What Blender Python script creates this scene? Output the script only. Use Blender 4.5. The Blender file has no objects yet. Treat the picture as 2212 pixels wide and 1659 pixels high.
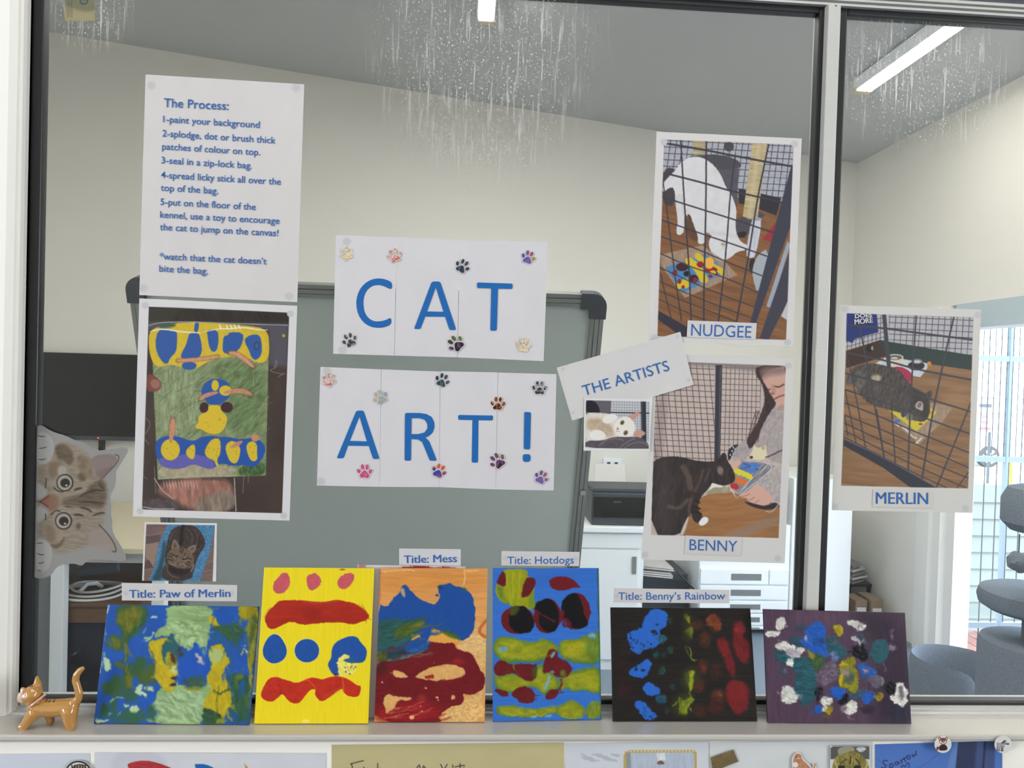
import bpy, bmesh, math, random
import numpy as np
from mathutils import Vector, Matrix

scene = bpy.context.scene
COL = scene.collection

# ------------------------------------------------------------------ camera
IMW, IMH, FPX = 2212.0, 1659.0, 1600.0
CAM = np.array([0.0, -1.02, 1.60])
rx = np.array([0.9977, 0.0288, 0.0613]); rx /= np.linalg.norm(rx)
rd = np.array([-0.0338, 0.9993, 0.0176]); rd -= rx * rd.dot(rx); rd /= np.linalg.norm(rd)
ry = np.cross(rx, rd)
CAMR = np.array([rx, ry, -rd])                # rows: world x, y, z in camera coords (right, down, forward)
right, down, fwd = CAMR[:, 0], CAMR[:, 1], CAMR[:, 2]
cam_data = bpy.data.cameras.new('camera')
cam_data.sensor_fit = 'HORIZONTAL'; cam_data.sensor_width = 36.0
cam_data.lens = FPX / IMW * 36.0
cam_data.clip_start = 0.02; cam_data.clip_end = 200
cam = bpy.data.objects.new('camera', cam_data); COL.objects.link(cam)
cam.matrix_world = Matrix(((right[0], -down[0], -fwd[0], CAM[0]), (right[1], -down[1], -fwd[1], CAM[1]),
                           (right[2], -down[2], -fwd[2], CAM[2]), (0, 0, 0, 1)))
scene.camera = cam

# ------------------------------------------------------------------ world, sun, lamps, exposure
world = bpy.data.worlds.new('world'); scene.world = world; world.use_nodes = True
bg = world.node_tree.nodes['Background']
bg.inputs[0].default_value = (0.80, 0.90, 1.0, 1); bg.inputs[1].default_value = 5.0

def add_light(name, kind, loc, target, energy, color=(1, 1, 1), size=1.0, size_y=None):
    l = bpy.data.lights.new(name, kind); l.energy = energy; l.color = color
    if kind == 'AREA':
        l.size = size
        if size_y: l.shape = 'RECTANGLE'; l.size_y = size_y
    elif kind == 'SUN':
        l.angle = 0.01
    o = bpy.data.objects.new(name, l); COL.objects.link(o); o.location = loc
    o.rotation_euler = (Vector(target) - Vector(loc)).to_track_quat('-Z', 'Y').to_euler()
    return o
add_light('sun', 'SUN', (6, -4, 9), (6.6, 1, 0), 2.6, (1.0, 0.95, 0.86))
add_light('lobby_lamp', 'AREA', (0.1, -0.85, 2.86), (0.1, -0.6, 0), 7.2, (1.0, 0.975, 0.94), 1.8, 0.4)
add_light('lobby_lamp_side', 'AREA', (-2.9, -1.9, 2.86), (-2.3, -1.6, 0), 18.7, (1.0, 0.975, 0.94), .6, 1.2)
add_light('lobby_lamp_far', 'AREA', (2.9, -1.9, 2.86), (2.3, -1.6, 0), 18.7, (1.0, 0.975, 0.94), .6, 1.2)
add_light('lobby_fill_light', 'AREA', (-4.9, -2.7, 1.7), (0, -.6, 1.5), 133, (1.0, 0.985, 0.97), 2.2, 1.5)  # added fill from the side, no window is built here
add_light('lobby_fill_light_far', 'AREA', (4.9, -2.7, 1.7), (0, -.6, 1.5), 108, (1.0, 0.985, 0.97), 2.2, 1.5)  # matching added fill on the other side, no window either
TUBE_EMIT = 63.0; TUBE_EMIT_SIDE = 21.0

scene.view_settings.view_transform = 'Standard'; scene.view_settings.look = 'None'
scene.view_settings.gamma = 1.0; scene.view_settings.use_curve_mapping = False
scene.view_settings.exposure = 0.62
cy = scene.cycles
cy.use_denoising = True
try: cy.denoiser = 'OPENIMAGEDENOISE'; cy.denoising_prefilter = 'ACCURATE'; cy.denoising_input_passes = 'RGB_ALBEDO_NORMAL'
except Exception: pass
cy.max_bounces = 10; cy.diffuse_bounces = 5; cy.glossy_bounces = 4; cy.transparent_max_bounces = 24
cy.sample_clamp_indirect = 6.0; cy.caustics_reflective = False; cy.caustics_refractive = False

# ------------------------------------------------------------------ pixel rays (frame 2212 x 1659)
def ray(px, py):
    c = np.array([(px - IMW / 2) / FPX, (py - IMH / 2) / FPX, 1.0])
    return CAMR @ c
def onY(px, py, y):
    d = ray(px, py); return CAM + d * ((y - CAM[1]) / d[1])
def onZ(px, py, z):
    d = ray(px, py); return CAM + d * ((z - CAM[2]) / d[2])
def onX(px, py, x):
    d = ray(px, py); return CAM + d * ((x - CAM[0]) / d[0])
def project(W):
    q = (W - CAM) @ CAMR
    return q[..., 0] / q[..., 2] * FPX + IMW / 2, q[..., 1] / q[..., 2] * FPX + IMH / 2
def quadY(pts, y): return [onY(a, b, y) for a, b in pts]

# ------------------------------------------------------------------ colours and materials
def lin(c):
    a = np.asarray(c, float) / 255.0
    return np.where(a <= 0.04045, a / 12.92, ((a + 0.055) / 1.055) ** 2.4)
def mat(name, color, rough=0.5, metal=0.0, spec=0.5, noise=0.0, nscale=20.0, bump=0.0, bscale=80.0, emit=None, coat=0.0, stretch=None):
    m = bpy.data.materials.new(name); m.use_nodes = True
    nt = m.node_tree; b = nt.nodes['Principled BSDF']
    c = tuple(lin(color)) + (1,)
    b.inputs['Base Color'].default_value = c
    b.inputs['Roughness'].default_value = rough; b.inputs['Metallic'].default_value = metal
    b.inputs['Specular IOR Level'].default_value = spec
    b.inputs['Coat Weight'].default_value = coat
    if emit is not None:
        b.inputs['Emission Color'].default_value = c; b.inputs['Emission Strength'].default_value = emit
    tc = None
    if noise or bump:
        tc = nt.nodes.new('ShaderNodeTexCoord'); src = tc.outputs['Object']
        if stretch:
            mp = nt.nodes.new('ShaderNodeMapping'); mp.inputs['Scale'].default_value = stretch
            nt.links.new(src, mp.inputs[0]); src = mp.outputs[0]
    if noise:
        n = nt.nodes.new('ShaderNodeTexNoise'); n.inputs['Scale'].default_value = nscale; n.inputs['Detail'].default_value = 6
        nt.links.new(src, n.inputs['Vector'])
        mx = nt.nodes.new('ShaderNodeMix'); mx.data_type = 'RGBA'
        mx.inputs['A'].default_value = tuple(x * (1 - noise) for x in c[:3]) + (1,)
        mx.inputs['B'].default_value = tuple(min(1, x * (1 + noise)) for x in c[:3]) + (1,)
        nt.links.new(n.outputs['Fac'], mx.inputs['Factor']); nt.links.new(mx.outputs['Result'], b.inputs['Base Color'])
    if bump:
        n = nt.nodes.new('ShaderNodeTexNoise'); n.inputs['Scale'].default_value = bscale; n.inputs['Detail'].default_value = 4
        nt.links.new(src, n.inputs['Vector'])
        bp = nt.nodes.new('ShaderNodeBump'); bp.inputs['Strength'].default_value = bump; bp.inputs['Distance'].default_value = 0.002
        nt.links.new(n.outputs['Fac'], bp.inputs['Height']); nt.links.new(bp.outputs['Normal'], b.inputs['Normal'])
    return m
def colour_mat(name, rough, spec=0.4, bump=0.0, coat=0.0):
    m = mat(name, (200, 200, 200), rough, spec=spec, bump=bump, bscale=300, coat=coat)
    nt = m.node_tree; a = nt.nodes.new('ShaderNodeVertexColor'); a.layer_name = 'Col'
    nt.links.new(a.outputs['Color'], nt.nodes['Principled BSDF'].inputs['Base Color'])
    return m

M = {}
M['wall'] = mat('painted wall', (233, 231, 224), .75, bump=.08, bscale=60)
M['ceil'] = mat('painted ceiling', (196, 199, 200), .8)
M['floor'] = mat('blue grey vinyl floor', (112, 124, 140), .45, noise=.12, nscale=30)
M['gloss'] = mat('white gloss paint', (190, 186, 179), .16, spec=.8, coat=.6, noise=.03, nscale=8, bump=.05, bscale=40)
M['trim'] = mat('white trim paint', (238, 237, 232), .35, bump=.04, bscale=25)
M['alu'] = mat('pale anodised aluminium', (190, 191, 188), .38, metal=.08, noise=.05, nscale=15, stretch=(1, 1, 30))
M['alu2'] = mat('silver aluminium', (160, 164, 163), .35, metal=.7, noise=.05, nscale=15)
M['gasket'] = mat('black rubber gasket', (20, 21, 25), .42)
M['white'] = mat('white laminate', (238, 243, 246), .4)
M['whitep'] = mat('white plastic', (240, 245, 248), .45)
M['black'] = mat('black plastic', (20, 22, 24), .4, spec=.3)
M['tv'] = mat('black screen', (16, 18, 18), .5, spec=.2)
M['dgrey'] = mat('dark grey plastic', (58, 64, 72), .5)
M['grey'] = mat('grey plastic', (120, 124, 126), .5)
M['board'] = mat('whiteboard enamel', (196, 206, 203), .16, noise=.04, nscale=3)
M['bframe'] = mat('brushed aluminium rail', (146, 150, 148), .42, metal=.6)
M['beige'] = mat('beige laminate', (205, 196, 170), .5, noise=.04, nscale=12)
M['wood'] = mat('brown wood', (112, 84, 62), .6, noise=.25, nscale=9, stretch=(1, 8, 8))
M['carpet'] = mat('grey carpet plush', (118, 128, 140), .95, spec=.1, noise=.3, nscale=140, bump=.9, bscale=260)
M['card'] = mat('brown cardboard', (128, 108, 88), .8)
M['paper'] = mat('white paper', (202, 199, 197), .7, spec=.25, bump=.05, bscale=30)
M['ink'] = mat('blue ink', (46, 96, 164), .6, spec=.3)
M['inkb'] = mat('bright blue ink', (20, 94, 164), .55, spec=.3)
M['inkd'] = mat('dark pen ink', (35, 38, 48), .6)
M['tack'] = mat('grey putty through paper', (190, 187, 188), .7, spec=.2)
M['chrome'] = mat('chrome', (190, 190, 190), .2, metal=1)
M['deck'] = mat('reddish deck boards', (112, 78, 72), .7, noise=.15, nscale=6, stretch=(12, 1, 1))
M['cladding'] = mat('grey green weatherboard', (112, 122, 120), .6)
M['wire'] = mat('galvanised wire', (62, 70, 76), .5, metal=.3)
M['asphalt'] = mat('pale concrete', (225, 225, 220), .9, noise=.1, nscale=2)
M['car'] = mat('white green car paint', (205, 222, 214), .3, coat=.5)
M['carglass'] = mat('car glass', (90, 120, 118), .15)
M['tyre'] = mat('black tyre rubber', (60, 62, 64), .8)
M['yellow'] = mat('yellow post paint', (205, 175, 60), .6)
M['red'] = mat('red lettering', (190, 90, 100), .6)
M['cable'] = mat('white cable', (220, 222, 222), .4)
M['endcap'] = mat('cream lamp end cap', (225, 205, 165), .5)
M['lamp'] = mat('lit diffuser', (255, 252, 245), .5, emit=TUBE_EMIT)
M['lamp2'] = mat('lit diffuser by the door', (255, 250, 238), .5, emit=TUBE_EMIT_SIDE)
M['navy'] = mat('dark navy plastic', (30, 35, 46), .6)
M['dbrown'] = mat('dark brown grey shade panel', (66, 61, 58), .7)
M['lintel'] = mat('pale blue grey lintel paint', (186, 202, 212), .6, bump=.2, bscale=200)
M['led'] = mat('red standby light', (220, 60, 60), .5, emit=1.2)
M['print'] = colour_mat('printed paper', .5, .3)
M['paint'] = colour_mat('acrylic paint', .36, .22)
M['glaze'] = colour_mat('glazed ceramic', .09, .6, coat=.6)
M['boardedge'] = mat('raw canvas board', (214, 206, 192), .8)
M['skyblue'] = mat('pale blue trim', (112, 132, 146), .5)

# ------------------------------------------------------------------ objects
WL = {}
def tag(o, label=None, cat=None, group=None, kind=None):
    if label: o['label'] = label
    if cat: o['category'] = cat
    if group: o['group'] = group
    if kind: o['kind'] = kind
    return o
def empty(name, loc, label=None, cat=None, group=None):
    o = bpy.data.objects.new(name, None); COL.objects.link(o); o.location = loc; o.empty_display_size = .05
    WL[o.name] = np.array(loc, float)
    return tag(o, label, cat, group)
def link_mesh(name, me, W, parent=None):
    """W: world coordinates of the mesh's vertices, already counted into me as-is."""
    W = np.asarray(W, float)
    if parent is None:
        loc = np.array([(W[:, 0].min() + W[:, 0].max()) / 2, (W[:, 1].min() + W[:, 1].max()) / 2, W[:, 2].min()])
        off = loc
    else:
        pl = WL[parent.name]; loc = W.mean(0); off = loc
    me.vertices.foreach_set('co', (W - off).astype(np.float32).ravel()); me.update()
    o = bpy.data.objects.new(name, me); COL.objects.link(o)
    if parent is None: o.location = loc
    else: o.parent = parent; o.location = loc - pl
    WL[o.name] = loc
    return o
class MB:
    """collects shapes into ONE mesh"""
    def __init__(s): s.v = []; s.f = []; s.mi = []
    def add(s, verts, faces, mi=0):
        n = len(s.v); s.v += [tuple(map(float, p)) for p in verts]; s.f += [tuple(n + i for i in f) for f in faces]; s.mi += [mi] * len(faces)
        return s
    def box(s, x0, x1, y0, y1, z0, z1, mi=0, bev=0.0):
        x0, x1 = min(x0, x1), max(x0, x1); y0, y1 = min(y0, y1), max(y0, y1); z0, z1 = min(z0, z1), max(z0, z1)
        b = bmesh.new(); bmesh.ops.create_cube(b, size=1)
        for v in b.verts: v.co = ((x0 + x1) / 2 + v.co.x * (x1 - x0), (y0 + y1) / 2 + v.co.y * (y1 - y0), (z0 + z1) / 2 + v.co.z * (z1 - z0))
        if bev: bmesh.ops.bevel(b, geom=list(b.edges), offset=bev, segments=2, profile=.6, affect='EDGES')
        return s.bm(b, mi)
    def bm(s, b, mi=0):
        b.verts.ensure_lookup_table(); b.normal_update()
        s.add([v.co[:] for v in b.verts], [[v.index for v in f.verts] for f in b.faces], mi); b.free(); return s
    def extr(s, prof, axis, a0, a1, mi=0):
        """closed 2D profile extruded along an axis (x: profile is y,z; y: x,z; z: x,y)"""
        n = len(prof)
        def P(p, a): return {'x': (a, p[0], p[1]), 'y': (p[0], a, p[1]), 'z': (p[0], p[1], a)}[axis]
        return s.add([P(p, a0) for p in prof] + [P(p, a1) for p in prof],
                     [(i, (i + 1) % n, n + (i + 1) % n, n + i) for i in range(n)] + [tuple(range(n))[::-1], tuple(range(n, 2 * n))], mi)
    def lathe(s, prof, cx, cy_, n=28, mi=0, sx=1.0, sy=1.0):
        k = len(prof); V = []; F = []
        for r, z in prof:
            for i in range(n):
                a = 2 * math.pi * i / n; V.append((cx + r * sx * math.cos(a), cy_ + r * sy * math.sin(a), z))
        for j in range(k - 1):
            for i in range(n): F.append((j * n + i, j * n + (i + 1) % n, (j + 1) * n + (i + 1) % n, (j + 1) * n + i))
        F.append(tuple(range(n))[::-1]); F.append(tuple((k - 1) * n + i for i in range(n)))
        return s.add(V, F, mi)
    def tube(s, pts, r, n=8, mi=0):
        pts = [np.array(p, float) for p in pts]; V = []; F = []
        rr = r if hasattr(r, '__len__') else [r] * len(pts)
        up = np.array([0.0, 0.0, 1.0])
        for i, p in enumerate(pts):
            t = pts[min(i + 1, len(pts) - 1)] - pts[max(i - 1, 0)]; t = t / (np.linalg.norm(t) + 1e-9)
            a = np.cross(t, up)
            if np.linalg.norm(a) < 1e-3: a = np.cross(t, [1.0, 0, 0])
            a /= np.linalg.norm(a); b = np.cross(t, a)
            for k in range(n):
                q = 2 * math.pi * k / n; V.append(p + rr[i] * (a * math.cos(q) + b * math.sin(q)))
        m = len(pts)
        for i in range(m - 1):
            for k in range(n): F.append((i * n + k, i * n + (k + 1) % n, (i + 1) * n + (k + 1) % n, (i + 1) * n + k))
        F.append(tuple(range(n))[::-1]); F.append(tuple((m - 1) * n + k for k in range(n)))
        return s.add(V, F, mi)
    def build(s, name, mats, parent=None, smooth=False):
        me = bpy.data.meshes.new(name); me.from_pydata(s.v, [], s.f)
        for m in (mats if isinstance(mats, (list, tuple)) else [mats]): me.materials.append(m)
        me.polygons.foreach_set('material_index', s.mi)
        b = bmesh.new(); b.from_mesh(me); bmesh.ops.recalc_face_normals(b, faces=b.faces); b.to_mesh(me); b.free()
        o = link_mesh(name, me, s.v, parent)
        if smooth:
            me.polygons.foreach_set('use_smooth', [True] * len(me.polygons))
            try: me.set_sharp_from_angle(angle=math.radians(40))
            except Exception: pass
        return o
def box(name, m, x0, x1, y0, y1, z0, z1, parent=None, bev=0.0):
    return MB().box(x0, x1, y0, y1, z0, z1, 0, bev).build(name, m, parent)
def struct(o, label=None):
    o['kind'] = 'structure'
    if label: o['label'] = label; 
    return o

# ------------------------------------------------------------------ lettering
FONT_CAP = None
def text_mesh(body, bold=0.0):
    """2D text outline from the built-in face -> verts (n,2), faces"""
    c = bpy.data.curves.new('t', 'FONT'); c.body = body; c.size = 1.0; c.offset = bold; c.resolution_u = 3
    o = bpy.data.objects.new('t', c); COL.objects.link(o)
    dg = bpy.context.evaluated_depsgraph_get(); dg.update()
    me = bpy.data.meshes.new_from_object(o.evaluated_get(dg))
    V = np.array([v.co[:2] for v in me.vertices]); F = [tuple(p.vertices) for p in me.polygons]
    bpy.data.objects.remove(o); bpy.data.curves.remove(c); bpy.data.meshes.remove(me)
    return V, F
_v, _f = text_mesh('H'); FONT_CAP = _v[:, 1].max()
def text_px(lines, up, to_world, name, m, parent, bold=0.009):
    """lines: (string, p0, p1, cap) in photo pixels; baseline from p0 to p1"""
    VV, FF = [], []
    for body, p0, p1, cap in lines:
        V, F = text_mesh(body, 0.0 if 'M' in body else bold); x0, x1 = V[:, 0].min(), V[:, 0].max()
        p0, p1 = np.array(p0, float), np.array(p1, float)
        u = up if up is not None else np.array([(p1 - p0)[1], -(p1 - p0)[0]]) / np.linalg.norm(p1 - p0)
        u = np.array(u, float)
        P2 = p0 + ((V[:, 0] - x0) / (x1 - x0))[:, None] * (p1 - p0) + (V[:, 1] / FONT_CAP * cap)[:, None] * u
        for sh in ((-.5, .5) if 'M' in body else (0,)):
            n = len(VV); VV += [to_world(a + sh, b) - np.array([0, .00015 if sh > 0 else 0, 0]) for a, b in P2]; FF += [tuple(n + i for i in f) for f in F]
    mb = MB(); mb.add(VV, FF)
    return mb.build(name, m, parent)
def outline_mesh(loops, to_world, name, m, parent):
    """filled shape from pixel outlines (holes allowed)"""
    c = bpy.data.curves.new('o', 'CURVE'); c.dimensions = '2D'; c.fill_mode = 'BOTH'
    for L in loops:
        sp = c.splines.new('POLY'); sp.points.add(len(L) - 1); sp.use_cyclic_u = True
        for p, (a, b) in zip(sp.points, L): p.co = (a, -b, 0, 1)
    o = bpy.data.objects.new('o', c); COL.objects.link(o)
    dg = bpy.context.evaluated_depsgraph_get(); dg.update()
    me = bpy.data.meshes.new_from_object(o.evaluated_get(dg))
    V = [to_world(v.co.x, -v.co.y) for v in me.vertices]; F = [tuple(p.vertices) for p in me.polygons]
    bpy.data.objects.remove(o); bpy.data.curves.remove(c); bpy.data.meshes.remove(me)
    mb = MB(); mb.add(V, F); return mb.build(name, m, parent)
# ------------------------------------------------------------------ pictures: colour fields on fine meshes
def vnoise(x, y, seed=0):
    xi = np.floor(x).astype(np.int64); yi = np.floor(y).astype(np.int64); fx = x - xi; fy = y - yi
    fx = fx * fx * (3 - 2 * fx); fy = fy * fy * (3 - 2 * fy)
    def h(a, b):
        n = (a * 374761393 + b * 668265263 + seed * 974634777) & 0x7fffffff
        n = ((n ^ (n >> 13)) * 1274126177) & 0x7fffffff
        return ((n ^ (n >> 16)) & 0xffff) / 65535.0
    return (h(xi, yi) * (1 - fx) + h(xi + 1, yi) * fx) * (1 - fy) + (h(xi, yi + 1) * (1 - fx) + h(xi + 1, yi + 1) * fx) * fy
def fbm(x, y, seed=0, o=3):
    s = 0; a = .5; t = 0
    for k in range(o): s = s + a * vnoise(x * 2 ** k, y * 2 ** k, seed + 17 * k); t += a; a *= .5
    return s / t
def chaikin(p, n=2):
    p = np.array(p, float)
    for _ in range(n):
        q = np.roll(p, -1, 0); p = np.stack([p * .75 + q * .25, p * .25 + q * .75], 1).reshape(-1, 2)
    return p

class Art:
    def __init__(s, corners, step, base, crop=(0, 0, 1.0), seed=1):
        """corners: world points TL, TR, BR, BL of the sheet"""
        TL, TR, BR, BL = [np.array(c, float) for c in corners]
        px, py = project(np.array([TL, TR, BR, BL]))
        s.nx = max(2, int(max(math.hypot(px[1] - px[0], py[1] - py[0]), math.hypot(px[2] - px[3], py[2] - py[3])) / step) + 1)
        s.ny = max(2, int(max(math.hypot(px[3] - px[0], py[3] - py[0]), math.hypot(px[2] - px[1], py[2] - py[1])) / step) + 1)
        u = np.linspace(0, 1, s.nx)[None, :, None]; v = np.linspace(0, 1, s.ny)[:, None, None]
        s.W = TL * (1 - u) * (1 - v) + TR * u * (1 - v) + BR * u * v + BL * (1 - u) * v
        s.u = u[..., 0] * np.ones((s.ny, 1)); s.v = v[..., 0] * np.ones((1, s.nx))
        s.PX, s.PY = project(s.W)
        s.c = np.ones((s.ny, s.nx, 3)) * np.array(base, float); s.h = np.zeros((s.ny, s.nx)); s.keep = None
        s.ox, s.oy, s.s = crop; s.seed = seed; s.clip = None
        n = np.cross(BL - TL, TR - TL); s.n = n / np.linalg.norm(n)
        if s.n[1] > 0: s.n = -s.n
    def at(s, p): p = np.atleast_2d(np.array(p, float)); return np.stack([s.ox + p[:, 0] / s.s, s.oy + p[:, 1] / s.s], 1)
    def _box(s, q, pad):
        m = (s.PX > q[:, 0].min() - pad) & (s.PX < q[:, 0].max() + pad) & (s.PY > q[:, 1].min() - pad) & (s.PY < q[:, 1].max() + pad)
        ii = np.where(m.any(1))[0]; jj = np.where(m.any(0))[0]
        if len(ii) == 0 or len(jj) == 0: return None
        return slice(ii[0], ii[-1] + 1), slice(jj[0], jj[-1] + 1)
    def _xy(s, sl, wob, wf):
        X, Y = s.PX[sl], s.PY[sl]
        if wob:
            s.seed += 3
            X, Y = (X + (fbm(X / wf, Y / wf, s.seed) - .5) * 2 * wob, Y + (fbm(X / wf, Y / wf, s.seed + 1) - .5) * 2 * wob)
        return X, Y
    def mask(s, q, soft=1.0, wob=0.0, wf=5.0):
        sl = s._box(q, soft + wob + 1)
        if sl is None: return None, None
        X, Y = s._xy(sl, wob, wf)
        ins = np.zeros(X.shape, bool); d2 = np.full(X.shape, 1e9); n = len(q)
        for i in range(n):
            ax, ay = q[i]; bx, by = q[(i + 1) % n]; dx, dy = bx - ax, by - ay
            if (ay > Y.min() - 0 or by > Y.min()) or True:
                cnd = (ay > Y) != (by > Y)
                if abs(dy) > 1e-9: ins ^= cnd & (X < (Y - ay) / dy * dx + ax)
            L = dx * dx + dy * dy + 1e-9
            t = np.clip(((X - ax) * dx + (Y - ay) * dy) / L, 0, 1)
            d2 = np.minimum(d2, (X - ax - t * dx) ** 2 + (Y - ay - t * dy) ** 2)
        sd = np.sqrt(d2); sd = np.where(ins, sd, -sd)
        return sl, np.clip(.5 + sd / max(soft, .3), 0, 1)
    def put(s, sl, m, col, a=1.0, var=0.0, vs=(6, 6), h=0.0, rot=0.0):
        X, Y = s.PX[sl], s.PY[sl]
        if s.clip is not None: m = m * s.clip[sl]
        c = np.array(col, float) * np.ones(m.shape + (3,))
        if var:
            s.seed += 5; ca, sa = math.cos(rot), math.sin(rot); U = X * ca + Y * sa; V = -X * sa + Y * ca
            f = fbm(U / vs[0], V / vs[1], s.seed); c = np.clip(c * (1 + var * 2 * (f - .5))[..., None], 0, 255)
            if h: s.h[sl] += m * (f - .5) * h * 2
        if h: s.h[sl] = np.maximum(s.h[sl], m * h) if not var else s.h[sl] + m * h * .4
        k = (m * a)[..., None]; s.c[sl] = s.c[sl] * (1 - k) + c * k
    def poly(s, pts, col, soft=1.2, wob=0.0, wf=5.0, sm=2, a=1.0, **k):
        q = s.at(pts); q = chaikin(q, sm) if sm else q
        sl, m = s.mask(q, soft, wob, wf)
        if sl is not None: s.put(sl, m, col, a, **k)
    def ell(s, cx, cy, rx_, ry_, col, rot=0.0, **k):
        t = np.linspace(0, 2 * math.pi, 20, endpoint=False); ca, sa = math.cos(rot), math.sin(rot)
        k2 = dict(k); k2.setdefault('sm', 1)
        s.poly([(cx + rx_ * math.cos(a) * ca - ry_ * math.sin(a) * sa, cy + rx_ * math.cos(a) * sa + ry_ * math.sin(a) * ca) for a in t], col, **k2)
    def line(s, pts, col, w, soft=1.0, wob=0.0, wf=6.0, a=1.0, sm=2, taper=False, **k):
        q = s.at(pts); w = w / s.s / 2
        if sm and len(q) > 2:
            for _ in range(sm):
                q = np.concatenate([q[:1], np.stack([q[:-1] * .75 + q[1:] * .25, q[:-1] * .25 + q[1:] * .75], 1).reshape(-1, 2), q[-1:]])
        sl = s._box(q, w + soft + wob + 1)
        if sl is None: return
        X, Y = s._xy(sl, wob, wf); best = np.full(X.shape, 1e9); n = len(q) - 1
        for i in range(n):
            ax, ay = q[i]; dx, dy = q[i + 1] - q[i]; L = dx * dx + dy * dy + 1e-9
            t = np.clip(((X - ax) * dx + (Y - ay) * dy) / L, 0, 1)
            ww = w
            if taper: ww = w * (1.0 - np.abs(2 * (i + t) / n - 1) ** 2 * .8)
            best = np.minimum(best, np.hypot(X - ax - t * dx, Y - ay - t * dy) - ww)
        s.put(sl, np.clip(.5 - best / soft, 0, 1) * min(1, max(w * 2, .25)), col, a, **k)
    def lines(s, ls, col, w, **k):
        for l in ls: s.line(l, col, w, **k)
    def grid(s, pts, o, du, dv, col, w, a=1.0, soft=1.0):
        """wire mesh inside a polygon: origin o, cell vectors du, dv (crop units)"""
        sl, m = s.mask(s.at(pts), 1.0)
        if sl is None: return
        X = (s.PX[sl] - s.ox) * s.s - o[0]; Y = (s.PY[sl] - s.oy) * s.s - o[1]
        D = du[0] * dv[1] - du[1] * dv[0]; U = (X * dv[1] - Y * dv[0]) / D; V = (Y * du[0] - X * du[1]) / D
        lu, lv = abs(D) / math.hypot(*dv), abs(D) / math.hypot(*du)
        d = np.minimum(np.abs(U - np.round(U)) * lu, np.abs(V - np.round(V)) * lv) / s.s
        s.put(sl, m * np.clip(.5 - (d - w / s.s / 2) / soft, 0, 1) * min(1, w / s.s), col, a)
    def setclip(s, pts):
        if pts is None: s.clip = None; return
        s.clip = None; sl, m = s.mask(s.at(pts), .8); s.clip = np.zeros(s.PX.shape); s.clip[sl] = m
    def streak(s, amt, fx, fy, seed=3, rot=0.0, sl=None):
        ca, sa = math.cos(rot), math.sin(rot); U = s.PX * ca + s.PY * sa; V = -s.PX * sa + s.PY * ca
        f = (fbm(U / fx, V / fy, seed) - .5) * 2; s.c = np.clip(s.c * (1 + amt * f)[..., None], 0, 255); return f
    def _samp(s, A, fi, fj):
        fi = np.clip(fi, 0, s.ny - 1.001); fj = np.clip(fj, 0, s.nx - 1.001); i = fi.astype(int); j = fj.astype(int); u = (fi - i); v = (fj - j)
        if A.ndim == 3: u = u[..., None]; v = v[..., None]
        return A[i, j] * (1 - u) * (1 - v) + A[i + 1, j] * u * (1 - v) + A[i, j + 1] * (1 - u) * v + A[i + 1, j + 1] * u * v
    def warp(s, amp, scale, seed=1):
        st = math.hypot(s.PX[0, 1] - s.PX[0, 0], s.PY[0, 1] - s.PY[0, 0]); I, J = np.mgrid[0:s.ny, 0:s.nx].astype(float)
        d = [(fbm(s.PX / scale, s.PY / scale, seed + k, 3) - .5) * 2 * amp / st for k in (0, 40)]
        s.c = s._samp(s.c, I + d[0], J + d[1]); s.h = s._samp(s.h, I + d[0], J + d[1])
    def smudge(s, x, y, dx, dy, w, a=.7):
        q = s.at([(x, y)])[0]; k = np.argmin((s.PX - q[0]) ** 2 + (s.PY - q[1]) ** 2); c = s.c.reshape(-1, 3)[k].copy()
        s.line([(x, y), (x + dx * .5 - dy * .12, y + dy * .5 + dx * .12), (x + dx, y + dy)], tuple(c), w, soft=3, wob=2, a=a, taper=True, h=.00012)
    def build(s, name, m, K, thick=0.0, parent=None, curl=0.0, cut=None, edge=None, hs=1.0):
        ny, nx = s.ny, s.nx
        W = s.W + s.n * (s.h * hs)[..., None]
        if curl:
            f = fbm(s.u * 2.3 + s.seed, s.v * 2.0, 11 + s.seed, 2) * np.clip(np.minimum.reduce([np.hypot(s.u - a, s.v - b) for a in (0.04, .96) for b in (0.04, .96)]) * 3, 0, 1)
            W = W + s.n * (f * curl)[..., None]
        idx = np.arange(ny * nx).reshape(ny, nx)
        F = np.stack([idx[:-1, :-1], idx[1:, :-1], idx[1:, 1:], idx[:-1, 1:]], -1).reshape(-1, 4)
        V = W.reshape(-1, 3); C = lin(np.clip(s.c, 0, 255)).reshape(-1, 3) / np.array(K); C = C / np.maximum(1.0, C.max(1, keepdims=True) / .92); C = np.clip(C, .002, .92)
        mi = np.zeros(len(F), int)
        if cut is not None:
            q = chaikin(s.at(cut), 1); sl, mm = s.mask(q, .3); full = np.zeros((ny, nx)); full[sl] = mm
            kf = (full.reshape(-1)[F] > .5).sum(1) >= 2; F = F[kf]; mi = mi[kf]
            used = np.unique(F); re = np.full(len(V), -1); re[used] = np.arange(len(used)); F = re[F]; V = V[used]; C = C[used]
            cnt = np.bincount(F.ravel(), minlength=len(V)); bd = np.where(cnt < 4)[0]; bx_, by_ = project(V[bd]); n = len(q)
            best = np.full(len(bd), 1e9); tx = bx_.copy(); ty_ = by_.copy()
            for i in range(n):
                ax, ay = q[i]; dx, dy = q[(i + 1) % n] - q[i]; t = np.clip(((bx_ - ax) * dx + (by_ - ay) * dy) / (dx * dx + dy * dy + 1e-9), 0, 1)
                dd = np.hypot(bx_ - ax - t * dx, by_ - ay - t * dy); w = dd < best; best[w] = dd[w]; tx[w] = (ax + t * dx)[w]; ty_[w] = (ay + t * dy)[w]
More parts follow.
